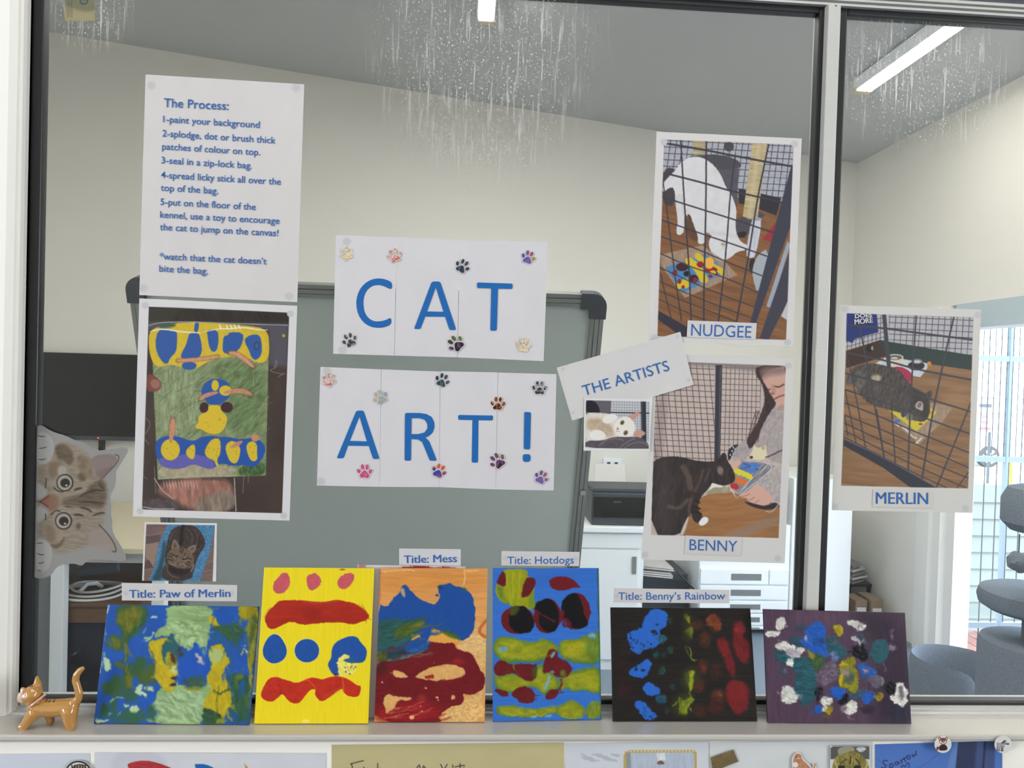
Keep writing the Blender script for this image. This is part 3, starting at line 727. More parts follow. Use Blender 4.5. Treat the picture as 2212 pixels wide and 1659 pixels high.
# dark pedestal and papers in the gap
g0, g1 = cx1 + .014, k0 - .03
tz = float(onY(1440, 1226, yc + .1)[2])
pd = box('pedestal', M['dgrey'], g0, g1, yc + .15, yc + .60, 0, tz - .09, None, .004); tag(pd, 'dark grey pedestal in the gap between cupboard and photocopier', 'pedestal')
tz = float(onY(1440, 1226, yc + .1)[2])
mb = MB()
rnd = random.Random(4)
tray = empty('paper_tray', ((g0 + g1) / 2, yc + .25, tz - .0895), 'dark tray heaped with loose papers beside the photocopier', 'tray')
box('tray', M['dgrey'], g0 + .005, g1 - .005, yc + .13, yc + .5, tz - .0895, tz - .05, tray)
for k in range(6):
    x = g0 + .01 + rnd.random() * .02; z = tz - .05 + .011 * k; t = rnd.uniform(-.04, .02)
    w = min(.30, g1 - g0 - .05)
    MB().add([(x, yc + .10 + t, z + .015), (x + w, yc + .06 + t, z), (x + w, yc + .4, z), (x, yc + .4, z + .015), (x, yc + .10 + t, z + .022), (x + w, yc + .06 + t, z + .007), (x + w, yc + .4, z + .007), (x, yc + .4, z + .022)],
             [(3, 2, 1, 0), (4, 5, 6, 7), (0, 1, 5, 4), (1, 2, 6, 5), (2, 3, 7, 6), (3, 0, 4, 7)]).build('paper', M['paper'], tray)
MB().tube([onY(1462, 1234, yc + .05) , onY(1480, 1254, yc + .05), onY(1500, 1274, yc + .05), onY(1514, 1284, yc + .05)], .006, 6).build('power_lead', M['black'], cp, smooth=True)

# dark shelf corner right of the copier: rack of leaflets, two boxes
ry0 = YB - .46
rz = float(onY(1880, 1254, ry0)[2]); r0 = float(onY(1842, 1240, ry0)[0]); r1 = min(XR - .02, float(onY(1912, 1240, ry0)[0]))
rk = empty('leaflet_rack', ((r0 + r1) / 2, ry0 + .2, 0), 'dark rack of folded leaflets in the corner beside the photocopier', 'rack')
box('shelf', M['black'], r0 - .02, r1, ry0 + .02, YB - .03, rz - .05, rz - .03, rk)
for X in (r0 - .01, r1 - .02): box('leg', M['black'], X, X + .02, ry0 + .03, ry0 + .05, 0, rz - .051, rk)
for k in range(5):
    z = rz - .028 + .026 * k; w = (r1 - r0) * (.95 - .14 * abs(k - 1.5))
    MB().add([(r0, ry0 + .0, z), (r0 + w, ry0 + .05, z + .012), (r0 + w, ry0 + .3, z + .012), (r0, ry0 + .3, z), (r0, ry0, z + .018), (r0 + w, ry0 + .05, z + .020), (r0 + w, ry0 + .3, z + .020), (r0, ry0 + .3, z + .018)],
             [(3, 2, 1, 0), (4, 5, 6, 7), (0, 1, 5, 4), (1, 2, 6, 5), (2, 3, 7, 6), (3, 0, 4, 7)]).build('leaflet_stack', M['paper'] if k % 2 else M['grey'], rk)
for i, (a, b, zt_, zb2) in enumerate(((1848, 1874, 1298, 1330), (1882, 1908, 1296, 1336))):
    y = ry0 - .22 - .02 * i; x0 = float(onY(a, 1310, y)[0]); x1 = min(float(onY(b, 1310, y)[0]), XR - .03); zt = float(onY(a, zt_, y)[2])
    c = empty('archive_box', ((x0 + x1) / 2, y + .1, 0), ['brown cardboard box with a pale label, next to the photocopier', 'brown cardboard box with a pale label, nearer the door frame'][i], 'box')
    box('carton', M['card'], x0, x1, y, y + .17, 0, zt, c, .004)
    zl = float(onY(a, (zt_ + zb2) / 2 - 2, y)[2]); box('label', M['paper'], x0 + .01, x1 - .01, y - .0022, y - .0005, zl - .03, zl, c)

# cat tree by the door
ctx = float(onY(2200, 1280, 1.45)[0]); ty = 1.45
def cz(px, py, y=ty): return float(onY(px, py, y)[2])
lowx = float(onY(2242, 1290, ty)[0]); R1 = lowx - float(onY(2134, 1280, ty)[0])
tree = empty('cat_tree', (lowx, ty, 0), 'grey plush cat tree with round platforms beside the sliding door', 'cat tree')
zt = cz(2200, 1276)
MB().lathe([(R1 - .03, zt - .075), (R1 - .006, zt - .06), (R1, zt - .035), (R1 - .008, zt - .008), (R1 - .03, zt)], lowx, ty, 44).build('platform', M['carpet'], tree, True)
zh = cz(2140, 1394, ty - .05); R0 = lowx - float(onY(2132, 1440, ty)[0])
MB().lathe([(R0, .0), (R0, zh - .03), (R0 - .008, zh - .008), (R0 - .03, zh)], lowx, ty, 44).build('house', M['carpet'], tree, True)
zu = cz(2200, 1148); ux = lowx + .02; R2 = ux - float(onY(2180, 1120, ty)[0])
MB().lathe([(.03, zu), (R2 * .8, zu), (R2, zu + .03), (R2, zu + .11), (R2 * .86, zu + .15), (R2 * .6, zu + .16), (.02, zu + .10)], ux, ty, 40).build('hammock_bed', M['carpet'], tree, True)
for X, za, zb2 in ((lowx - .01, zh, zt - .074), (lowx + .03, zt, zu)):
    MB().lathe([(.036, za), (.036, zb2)], X, ty, 18).build('post', M['carpet'], tree, True)
bc = onY(2200, 1214, ty - .14); cl = onY(2203, 1150, ty - .14)
MB().tube([(bc[0], bc[1], zu + .02), (bc[0], bc[1], bc[2] + .02)], .0022, 5).build('string', M['dgrey'], tree)
b = bmesh.new(); bmesh.ops.create_icosphere(b, subdivisions=3, radius=.034)
rnd = random.Random(2)
for v in b.verts: v.co = v.co * rnd.uniform(.9, 1.1) + Vector(bc)
MB().bm(b).build('pompom', M['carpet'], tree, True)
# round plush cat bed with an opening in the rim
by = 2.02; bcx = float(onY(2062, 1450, by)[0]); RB = float(onY(2148, 1450, by)[0]) - bcx
zr = float(onY(2060, 1402, by + .1)[2])
bed = empty('cat_bed', (bcx, by, 0), 'round grey plush cat bed on the floor beside the cat tree', 'pet bed')
zr = max(zr, .10); n = 56; prof = [(.0, 0), (.93, 0), (1.0, .10), (1.02, .55), (.99, .93), (.94, 1.0), (.88, .95), (.84, .6), (.82, .32), (.0, .26)]
V = []; F = []; 
for j, (r, z) in enumerate(prof):
    for i in range(n):
        a = 2 * math.pi * i / n; dip = 1 - .55 * math.exp(-((math.atan2(math.sin(a + 1.15), math.cos(a + 1.15))) / .42) ** 2)
        V.append((bcx + RB * r * math.cos(a), by + RB * r * math.sin(a) * .95, z * zr * (dip if z > .3 else 1)))
for j in range(len(prof) - 1):
    for i in range(n): F.append((j * n + i, j * n + (i + 1) % n, (j + 1) * n + (i + 1) % n, (j + 1) * n + i))
MB().add(V[:n * 9], F[:n * 8]).build('rim', M['carpet'], bed, True)
MB().lathe([(RB * .80, zr * .06), (RB * .82, zr * .30), (RB * .5, zr * .36), (.02, zr * .34)], bcx, by, 40, sy=.95).build('cushion', M['carpet'], bed, True)

# ------------------------------------------------------------------ outside the door
DKZ = -.06
fy = float(onZ(2130, 1354, 0)[1])
dkx1 = XR + 4.2
struct(MB().box(XR + .125, dkx1, -1.2, fy + .12, DKZ - .1, DKZ - .02).build('floor', M['deck']), 'deck outside the sliding door')
mb = MB(); y = -1.2
x = XR + .13
rnd = random.Random(8)
while x < dkx1:
    mb.box(x, x + .088, -1.2, fy + .1, DKZ - .02, DKZ); x += .094
struct(mb.build('floor', M['deck']), 'reddish deck boards outside the sliding door')
GZ = -.95
struct(box('ground', M['asphalt'], XR + .2, 60, -10, 60, GZ - .1, GZ), 'pale car park ground outside')
# mesh fence
fx0 = XR + .16; fx1 = XR + 2.6; ftop = 2.6
fn = empty('mesh_fence', ((fx0 + fx1) / 2, fy, DKZ), 'tall wire mesh fence closing the deck outside', 'fence')
for pz in (.015, float(onY(2160, 992, fy)[2]), float(onY(2160, 775, fy)[2]), ftop):
    box('rail', M['skyblue'], fx0, fx1, fy - .015, fy + .015, pz - .018, pz + .018, fn)
for X in (fx0, float(onY(2176, 900, fy)[0]), fx1): box('post', M['skyblue'], X - .009, X + .009, fy - .017, fy + .017, DKZ, ftop, fn)
mb = MB(); x = fx0; stp = float(onY(2078, 1200, fy)[0] - onY(2052, 1200, fy)[0])
while x < fx1: mb.box(x - .0022, x + .0022, fy - .003, fy + .003, DKZ, ftop); x += stp
z = DKZ
zmid = float(onY(2160, 992, fy)[2])
x = fx0
while x < fx1: mb.box(x + stp / 2 - .0012, x + stp / 2 + .0012, fy - .003, fy + .003, zmid, ftop); x += stp
z = zmid
while z < ftop: mb.box(fx0, fx1, fy + .003, fy + .006, z - .0013, z + .0013); z += .1
mb.build('wire_mesh', M['wire'], fn)
# weatherboard building beyond, only its lower boards come into view
wy = fy + 1.7; wz1 = float(onY(2070, 1082, wy)[2])
mb = MB(); z = GZ; wx0 = XR + .3; wx1 = XR + 5
while z < wz1:
    mb.extr([(wy, z), (wy - .022, z), (wy - .004, z + .155), (wy, z + .155)], 'x', wx0, wx1); z += .15
mb.box(wx0, wx1, wy, wy + .1, GZ, z)
tag(mb.build('garden_wall', M['cladding']), 'low pale weatherboard wall beyond the wire fence', 'wall')
# parked car, sign in front of it, yellow post
car_y = 21.0
c0 = onY(2137, 984, car_y); sc = 1.0
cxx = float(onY(2137, 955, car_y)[0]); zg = GZ
carr = empty('car', (cxx - 1.3, car_y, GZ), 'pale car parked in bright light beyond the fence', 'car')
prof = [(-3.2, .35), (-3.25, .75), (-3.0, 1.02), (-2.4, 1.45), (-1.0, 1.50), (-.1, .98), (.75, .88), (.95, .62), (.95, .34), (.45, .28), (-2.9, .28)]
MB().extr([(cxx + a, GZ + b_) for a, b_ in prof], 'y', car_y, car_y + 1.7).build('body', M['car'], carr)
MB().extr([(cxx + a, GZ + b_) for a, b_ in [(-2.3, 1.02), (-2.1, 1.38), (-1.1, 1.42), (-.35, 1.02)]], 'y', car_y - .01, car_y + 1.71).build('side_window', M['carglass'], carr)
for X in (cxx, cxx - 2.55):
    for Y in (car_y - .04, car_y + 1.54):
        b = MB(); n = 26
        for r, m_, yy in ((.33, 0, .2), ):
            b.add([(X + r * math.cos(2 * math.pi * i / n), Y, GZ + .33 + r * math.sin(2 * math.pi * i / n)) for i in range(n)] + [(X + r * math.cos(2 * math.pi * i / n), Y + .2, GZ + .33 + r * math.sin(2 * math.pi * i / n)) for i in range(n)],
                  [tuple(range(n)), tuple(range(n, 2 * n))[::-1]] + [(i, (i + 1) % n, n + (i + 1) % n, n + i) for i in range(n)])
        wv = b.build('wheel', M['tyre'], carr)
        b = MB()
        for k in range(6):
            a = k * math.pi / 3; da = .3
            b.add([(X + r * math.cos(a + s_ * da), Y - .012, GZ + .33 + r * math.sin(a + s_ * da)) for r, s_ in ((.06, -1.2), (.23, -1), (.23, 1), (.06, 1.2))], [(0, 1, 2, 3)])
        b.build('hub_cap', M['whitep'], wv)
sy = 12.0
s0, s1 = onY(2100, 856, sy), onY(2147, 934, sy)
sg = empty('car_park_sign', ((s0[0] + s1[0]) / 2, sy, GZ), 'grey sign board standing in front of the parked car', 'sign')
box('board', mat('grey sign board', (150, 158, 160), .6), s0[0], s1[0], sy, sy + .03, s1[2], s0[2], sg)
for X in (s0[0] + .05, s1[0] - .05): box('post', M['wire'], X - .02, X + .02, sy + .03, sy + .06, GZ, s0[2], sg)
for i, (a, b_, zf) in enumerate(((2116, 2142, 876), (2122, 2134, 900), (2120, 2134, 912), (2118, 2140, 926))):
    p0, p1 = onY(a, zf, sy), onY(b_, zf, sy)
    box('lettering', M['dgrey'] if i == 0 else M['red'], p0[0], p1[0], sy - .003, sy - .001, p0[2] - .03, p0[2] + .03, sg)
pp = onY(2179, 1030, 7.0); pz = onY(2179, 995, 7.0)
tag(MB().tube([(pp[0], 7.0, GZ), (pp[0], 7.0, pz[2])], .035, 12).build('bollard', M['yellow']), 'short yellow post beyond the wire fence', 'bollard')
# ------------------------------------------------------------------ things stuck on the glass
KP = (1.10, 1.08, 1.06)
PH = 1.25                                                  # colour step in pixels on the photographs
def dots(a, pts, r=20, col=(190, 188, 189)):
    for x, y in pts: a.ell(x, y, r, r * .95, col, soft=2.5)
def sheet(name, crop, corners, y, label, cat, step=2.2, base=(207, 202, 201), group=None, dotpts=(), curl=.0008, r=20, cut=None, thick=0.0):
    a = Art(quadY(W2(crop, corners), y), step, base, crop, seed=int(corners[0][0]) % 97 + 3)
    dots(a, dotpts, r); a.streak(.012, 40, 60, 5)
    o = a.build(name, M['print'], KP, curl=curl, cut=cut, thick=thick)
    return tag(o, label, cat, group)
def Yw(crop, y):
    return lambda a, b: onY(a, b, y)

# the process sheet
cA = (280, 150, 3.2525)
o = sheet('notice', cA, [(112, 35), (1227, 105), (1178, 1635), (68, 1585)], -.0022, 'white sheet of blue typed steps headed The Process', 'notice',
          dotpts=[(155, 112), (1170, 130), (100, 1535), (1120, 1592)], r=30, curl=.0006)
T = [("The Process:", 240, 262, 695, 285, 60), ("1-paint your background", 235, 370, 914, 411, 46), ("2-splodge, dot or brush thick", 230, 470, 1026, 521, 46),
     ("patches of colour on top.", 228, 562, 918, 604, 46), ("3-seal in a zip-lock bag.", 223, 659, 860, 698, 46), ("4-spread licky stick all over the", 220, 762, 1063, 811, 46),
     ("top of the bag.", 218, 852, 622, 875, 46), ("5-put on the floor of the", 216, 951, 886, 988, 46), ("kennel, use a toy to encourage", 214, 1041, 1053, 1086, 46),
     ("the cat to jump on the canvas!", 212, 1128, 1045, 1172, 46), ("*watch that the cat doesn\u2019t", 210, 1334, 962, 1370, 46), ("bite the bag.", 208, 1420, 550, 1439, 46)]
fA = U2(cA)
text_px([(t, fA(x0, y0), fA(x1, y1), c / cA[2]) for t, x0, y0, x1, y1, c in T[:-2]], (.028, -1), Yw(cA, -.0034), 'lettering', M['ink'], o, .007)
text_px([(t, fA(x0, y0), fA(x1, y1), c / cA[2]) for t, x0, y0, x1, y1, c in T[-2:]], (.028, -1), Yw(cA, -.0034), 'lettering', M['ink'], o, .007)

# photograph of the bagged painting
cB = (270, 640, 3.385)
a = Art(quadY(W2(cB, [(105, 15), (1260, 70), (1203, 1640), (57, 1610)]), -.0018), PH, (210, 207, 208), cB, 31)
ph = [(175, 75), (1202, 120), (1148, 1587), (125, 1560)]
a.poly(ph, (62, 50, 45), sm=0, soft=.8, var=.12, vs=(30, 60)); a.setclip(ph)
a.poly([(175, 75), (1202, 120), (1200, 205), (172, 190)], (44, 38, 32), sm=0, soft=10, var=.3, vs=(30, 4), rot=1.1)
a.poly([(175, 75), (420, 85), (330, 190), (172, 185)], (50, 47, 38), sm=0, soft=6)
a.poly([(172, 190), (1195, 205), (1195, 520), (1050, 500), (1050, 250), (172, 240)], (86, 84, 98), sm=0, soft=12, a=.75)
can = [(200, 420), (1050, 430), (1030, 1310), (240, 1340)]
a.poly(can, (122, 135, 96), sm=0, soft=1, var=.28, vs=(14, 3), rot=-.7)
a.poly([(560, 480), (1040, 470), (1030, 1000), (720, 1010), (780, 700)], (98, 118, 76), soft=14, var=.35, vs=(16, 3.5), rot=-.8, a=.85)
a.poly([(220, 520), (520, 540), (540, 1000), (230, 1020)], (134, 145, 108), soft=12, var=.3, vs=(4, 22), a=.85)
rn = random.Random(5)
for k in range(90):
    x, y = rn.uniform(230, 1010), rn.uniform(500, 1040); L = rn.uniform(40, 130); t = rn.choice((-.75, -.9, -.5, .2, 1.4)) + rn.uniform(-.2, .2)
    a.line([(x, y), (x + L * math.cos(t), y + L * math.sin(t))], rn.choice(((88, 104, 66), (150, 158, 122), (76, 92, 60))), 5, soft=1, a=.7)
a.poly([(240, 1230), (820, 1235), (810, 1310), (245, 1340)], (160, 150, 122), soft=4, var=.15)
a.poly([(840, 1240), (1030, 1200), (1030, 1310), (820, 1315)], (66, 92, 52), soft=4, var=.5, vs=(3, 5))
a.poly([(180, 260), (230, 225), (370, 195), (540, 190), (720, 200), (900, 215), (1045, 240), (1058, 380), (1045, 470), (980, 495), (880, 440), (700, 445), (600, 480), (520, 535), (420, 520), (330, 495), (260, 520), (210, 500), (180, 420), (172, 330)], (203, 174, 44), var=.06)
BL, YE = (44, 84, 150), (205, 176, 42)
for p in ([(240, 250), (300, 238), (380, 250), (383, 330), (375, 410), (330, 450), (315, 495), (280, 490), (235, 420), (220, 340)], [(470, 270), (540, 262), (560, 340), (565, 400), (545, 450), (480, 460), (408, 455), (412, 420), (445, 360), (460, 310)],
          [(510, 190), (545, 190), (535, 262), (505, 265)], [(598, 245), (680, 245), (686, 330), (672, 400), (640, 410), (615, 370), (605, 300)], [(760, 262), (865, 265), (865, 330), (830, 400), (760, 425), (715, 410), (715, 350), (722, 290), (755, 285)],
          [(875, 310), (920, 280), (985, 280), (1003, 350), (1000, 430), (960, 470), (925, 450), (905, 390), (880, 345)]): a.poly(p, BL, sm=1)
a.poly([(260, 205), (370, 195), (370, 225), (240, 240)], (60, 88, 70), soft=5)
a.ell(470, 508, 55, 30, BL); a.ell(963, 362, 20, 32, (40, 60, 98)); a.ell(963, 362, 12, 22, (66, 92, 130))
a.lines([[(175, 215), (240, 192), (480, 186), (800, 200), (1190, 212)]], (150, 150, 152), 7)
a.lines([[(570, 262), (700, 235), (760, 240), (860, 225), (1000, 250), (1045, 245)], [(180, 260), (260, 235), (420, 262), (560, 268)]], (226, 222, 205), 9, taper=True)
for x in (690, 740, 770, 800, 830): a.line([(x, 205), (x + 15, 245)], (228, 228, 220), 9, taper=True)
KB = (188, 132, 98)
for p, w in (([(385, 470), (430, 470), (560, 460), (680, 440)], 28), ([(765, 412), (820, 420), (890, 470), (938, 516)], 36), ([(550, 755), (570, 735), (620, 715), (680, 702)], 30), ([(722, 705), (800, 692), (860, 690), (925, 718)], 34), ([(352, 900), (347, 960), (335, 1070)], 40), ([(775, 1108), (858, 1060)], 36)):
    a.line(p, (120, 84, 62), w + 8, soft=2, a=.5); a.line(p, KB, w, taper=True, var=.12, vs=(3, 9)); a.line(p, (212, 160, 124), w * .3, soft=2, a=.6)
def duck():
    a.poly([(580, 640), (630, 605), (700, 605), (755, 625), (775, 680), (765, 740), (720, 775), (690, 795), (620, 795), (590, 765), (560, 720), (560, 680)], (38, 80, 150))
    a.ell(660, 652, 27, 40, YE); a.ell(735, 690, 45, 38, YE)
    a.ell(580, 815, 35, 40, (58, 32, 38)); a.ell(745, 812, 45, 40, (58, 32, 38))
    a.poly([(610, 795), (695, 795), (705, 840), (748, 875), (745, 930), (715, 985), (665, 1012), (600, 1000), (560, 970), (520, 970), (515, 945), (540, 920), (535, 885), (560, 860), (610, 840)], (208, 178, 44), sm=1)
duck()
for p, w in (([(550, 755), (570, 735), (620, 715), (680, 702)], 30), ([(722, 705), (800, 692), (860, 690), (925, 718)], 34)): a.line(p, KB, w, taper=True, var=.12, vs=(3, 9))
a.poly([(218, 1060), (290, 1020), (380, 1020), (500, 1065), (560, 1025), (640, 1020), (700, 1030), (760, 1028), (850, 1050), (900, 1035), (960, 1035), (1020, 1080), (1030, 1130), (1000, 1200), (940, 1258), (870, 1230), (790, 1245), (700, 1215), (640, 1265), (560, 1250), (500, 1215), (430, 1260), (330, 1262), (260, 1235), (225, 1160)], (34, 78, 152))
a.poly([(235, 1180), (330, 1185), (430, 1150), (560, 1160), (655, 1200), (655, 1262), (600, 1262), (500, 1222), (430, 1258), (330, 1262), (260, 1240)], (92, 90, 162), soft=2)
a.ell(332, 1122, 70, 78, YE)
for p in ([(440, 1130), (500, 1075), (515, 1100), (513, 1160), (500, 1195), (460, 1180)], [(640, 1040), (700, 1040), (700, 1150), (670, 1195), (690, 1245), (665, 1240), (655, 1200), (600, 1180), (580, 1140), (600, 1090)], [(740, 1080), (790, 1050), (845, 1100), (840, 1170), (815, 1225), (770, 1215), (735, 1130)], [(890, 1130), (890, 1080), (930, 1055), (968, 1080), (965, 1150), (970, 1190), (945, 1210), (915, 1195)]): a.poly(p, YE, sm=1)
a.line([(352, 900), (347, 960), (335, 1070)], KB, 38, taper=True, var=.12, vs=(3, 9)); a.line([(775, 1108), (858, 1060)], KB, 34, taper=True, var=.12); a.ell(952, 1035, 28, 27, KB)
for k in range(46): a.ell(rn.choice((280, 355, 490, 670, 800, 640, 935, 700, 590)) + rn.uniform(-30, 30), rn.choice((1100, 1130, 1170, 920, 945, 890)) + rn.uniform(-25, 25), 4, 4, (120, 98, 30), a=.7)
a.poly([(280, 1350), (700, 1318), (790, 1380), (800, 1570), (470, 1570), (350, 1480), (230, 1440)], (150, 104, 90), soft=12, var=.3, vs=(8, 20))
a.poly([(540, 1470), (800, 1400), (805, 1580), (480, 1580)], (128, 112, 98), soft=8, var=.3, vs=(4, 20)); a.poly([(130, 1480), (350, 1480), (420, 1570), (130, 1565)], (78, 68, 72), soft=8, var=.3)
a.lines([[(245, 1335), (430, 1318), (810, 1312)], [(800, 1330), (812, 1570)], [(130, 1540), (210, 1555), (360, 1555)], [(215, 1330), (270, 1420), (350, 1480)]], (165, 160, 150), 7)
for k in range(22): a.line([(560 + k * 6, 1322 + (k % 3) * 8), (572 + k * 6 + 8 * (k % 2), 1350 - (k % 4) * 6)], (52, 50, 44), 3)
for k in range(12): x = 280 + k * 22; a.line([(x, 1345), (x + 12, 1400 + 10 * (k % 3))], (208, 190, 170), 6, a=.6, taper=True)
a.lines([[(870, 1310), (862, 1440)], [(905, 1310), (900, 1360)], [(1090, 530), (1110, 450), (1115, 520), (1040, 545), (1160, 570)], [(1120, 590), (1170, 560)], [(150, 890), (195, 930), (150, 1010)], [(140, 1040), (175, 1080)], [(130, 1310), (158, 1335)], [(215, 1250), (225, 1440)], [(430, 600), (400, 590)]], (140, 132, 124), 5, a=.7)
a.poly([(160, 560), (230, 585), (270, 640), (258, 685), (200, 702), (155, 690)], (118, 66, 56), soft=3); a.poly([(185, 610), (240, 605), (262, 650), (235, 680), (190, 665)], (146, 100, 88), soft=3)
a.ell(1160, 288, 12, 12, (170, 150, 60)); a.setclip(None)
dots(a, [(148, 68), (1210, 128), (112, 1570), (1160, 1605)], 26)
tag(a.build('photo_print', M['print'], KP, curl=.0006), 'photo print of a bagged green canvas with blue and yellow paint blobs', 'photo')

# CAT and ART! sheets
cC = (680, 500, 2.861)
BLUE = 'blue'
def letter_loops(ch, c):
    if ch == 'C1':
        out = [(462, 305), (478, 320), (478, 352), (462, 356), (430, 338), (390, 329), (350, 338), (318, 368), (302, 410), (300, 455), (308, 500), (330, 535), (366, 556), (410, 555), (445, 545), (462, 534), (474, 540), (473, 572), (440, 590), (395, 597), (345, 590), (300, 562), (268, 515), (255, 450), (262, 395), (285, 345), (325, 308), (372, 290), (420, 291)]
        return [chaikin(out, 1)]
    if ch == 'A1': return [[(732, 309), (768, 309), (778, 318), (872, 600), (868, 609), (838, 609), (830, 600), (806, 527), (682, 526), (656, 596), (648, 603), (618, 602), (616, 595), (720, 318)], [(748, 345), (694, 494), (796, 496)]]
    if ch == 'T1': return [[(1008, 315), (1218, 322), (1223, 328), (1221, 350), (1215, 355), (1132, 353), (1125, 605), (1119, 613), (1090, 613), (1085, 606), (1091, 351), (1008, 349), (1003, 343), (1003, 321)]]
    if ch == 'A2': return [[(264, 1107), (295, 1107), (304, 1115), (398, 1398), (395, 1406), (366, 1406), (358, 1398), (334, 1326), (206, 1324), (180, 1396), (172, 1402), (141, 1402), (138, 1395), (254, 1115)], [(276, 1143), (217, 1294), (322, 1297)]]
    if ch == 'R2':
        return [[(566, 1121), (650, 1122), (690, 1128), (722, 1146), (738, 1178), (740, 1208), (730, 1240), (706, 1264), (684, 1273), (708, 1298), (752, 1408), (748, 1417), (716, 1416), (708, 1408), (664, 1302), (640, 1286), (596, 1283), (595, 1410), (589, 1417), (560, 1416), (555, 1410), (558, 1128)],
                [(598, 1154), (597, 1252), (640, 1252), (678, 1242), (696, 1218), (696, 1190), (680, 1164), (646, 1154)]]
    if ch == 'T2': return [[(891, 1134), (1097, 1137), (1102, 1143), (1101, 1162), (1095, 1168), (1012, 1167), (1009, 1422), (1003, 1429), (975, 1428), (970, 1421), (974, 1166), (891, 1164), (886, 1158), (886, 1140)]]
    if ch == '!': return [[(1300, 1115), (1330, 1117), (1336, 1123), (1331, 1340), (1325, 1347), (1296, 1345), (1292, 1338), (1295, 1120)], [(1293, 1377), (1322, 1376), (1333, 1386), (1333, 1412), (1322, 1424), (1297, 1424), (1286, 1413), (1287, 1387)]]
fC = U2(cC)
sheets = [('C1', [(130, 22), (507, 36), (490, 767), (113, 756)], -.0016, 'white sheet with a big blue C starting the upper word', [(198, 62), (170, 735)]),
          ('A1', [(507, 36), (894, 50), (880, 778), (490, 767)], -.0014, 'white sheet with a big blue A in the upper word CAT', []),
          ('T1', [(894, 50), (1442, 67), (1414, 801), (880, 778)], -.0012, 'white sheet with a big blue T ending the upper word', []),
          ('A2', [(35, 837), (409, 852), (400, 1578), (13, 1570)], -.0016, 'white sheet with a big blue A starting the lower word', [(75, 862), (40, 1545)]),
          ('R2', [(409, 852), (774, 866), (768, 1580), (398, 1578)], -.0014, 'white sheet with a big blue R in the lower word', []),
          ('T2', [(774, 864), (1131, 871), (1116, 1594), (767, 1580)], -.0016, 'white sheet with a big blue T in the lower word', []),
          ('!', [(1131, 872), (1494, 882), (1476, 1601), (1113, 1594)], -.0012, 'white sheet with a big blue exclamation mark', [])]
for ch, cs_, y, lab, dp in sheets:
    if ch not in ('C1', 'A2'): cs_ = [(cs_[0][0] + 2.6, cs_[0][1]), cs_[1], cs_[2], (cs_[3][0] + 2.6, cs_[3][1])]   # the sheets meet with a hairline gap
    o = sheet('letter_sheet', cC, cs_, y, lab, 'paper sheet', base=(208, 205, 208), group='letter sheets spelling CAT ART!', dotpts=dp, r=26, curl=.0005)
    ls = letter_loops(ch, cC)
    if ch == '!':
        for L in ls: outline_mesh([[fC(*p) for p in L]], Yw(cC, -.0023), 'letter', M['inkb'], o)
    else: outline_mesh([[fC(*p) for p in L] for L in ls], Yw(cC, -.0023), 'letter', M['inkb'], o)

# paw stickers: white die-cut backing, pad and four toes
def paw(cx, cy, r, ang, cols, label, crop=cC, patt=0):
    """cx, cy in crop units; r half size; ang: direction the toes point, degrees (0 = up); cols: pad colours then four toe colours"""
    ca, sa = math.cos(math.radians(ang)), math.sin(math.radians(ang))
    def X(x, y): return (cx + r * (x * ca - y * sa), cy + r * (x * sa + y * ca))
    pad = [(0, -.12), (.22, -.02), (.42, .22), (.60, .45), (.56, .72), (.34, .80), (0, .72), (-.34, .80), (-.56, .72), (-.60, .45), (-.42, .22), (-.22, -.02)]
    toes = [(-.72, -.02, .20, .30, -.5), (-.28, -.56, .21, .33, -.15), (.28, -.56, .21, .33, .15), (.72, -.02, .20, .30, .5)]
    def toe(t, g):
        x, y, a_, b_, ro = t; return [(x + (a_ + g) * math.cos(q) * math.cos(ro) - (b_ + g) * math.sin(q) * math.sin(ro), y + (a_ + g) * math.cos(q) * math.sin(ro) + (b_ + g) * math.sin(q) * math.cos(ro)) for q in np.linspace(0, 2 * math.pi, 16, endpoint=False)]
    f = U2(crop); y0 = -.0024
    pw = [onY(*f(*X(0, 0)), y0)]
    root = empty('paw_sticker', tuple(pw[0]), label, 'sticker', 'paw print stickers on the letter sheets')
    padg = [(x * 1.16, (y - .33) * 1.20 + .33) for x, y in pad]
    mbx = MB()
    for L, dy in [(chaikin(padg, 1), 0)] + [(toe(t, .075), .00004) for t in toes]:
        n = len(L); mbx.add([onY(*f(*X(*p)), y0 - dy) for p in L], [tuple(range(n))[::-1]])
    mbx.build('backing', M['paper'], root)
    def piece(name, L, c, c2):
        wq = [onY(*f(*X(a_, b_)), y0 - .0002) for a_, b_ in ((-1, -1), (1, -1), (1, 1), (-1, 1))]
        L2 = np.array([X(*p) for p in L]); lo, hi = L2.min(0) - 2, L2.max(0) + 2
        q = quadY(W2(crop, [(lo[0], lo[1]), (hi[0], lo[1]), (hi[0], hi[1]), (lo[0], hi[1])]), y0 - .0002)
        A = Art(q, .7, c, crop, seed=int(cx + cy) % 91)
        s_ = [4, 4, 2.2, 9][patt]
        nf = fbm(A.PX / s_, A.PY / s_, int(cx) % 50 + 2, 2); k_ = np.clip((nf - .42) * (9 if patt == 2 else 5), 0, 1)[..., None]
        A.c = A.c * (1 - k_) + np.array(c2, float) * k_
        A.build(name, M['print'], KP, parent=root, cut=[tuple(p) for p in L2])
    piece('pad', pad, cols[0], cols[1])
    for i, t in enumerate(toes): piece('toe', toe(t, 0), cols[2 + (i % (len(cols) - 2))] if len(cols) > 2 else cols[0], cols[1])
gold = [(206, 176, 120), (222, 206, 176), (196, 168, 110), (170, 168, 120), (205, 160, 130), (200, 170, 120)]
red = [(196, 92, 84), (206, 190, 180), (180, 100, 95), (190, 110, 100)]
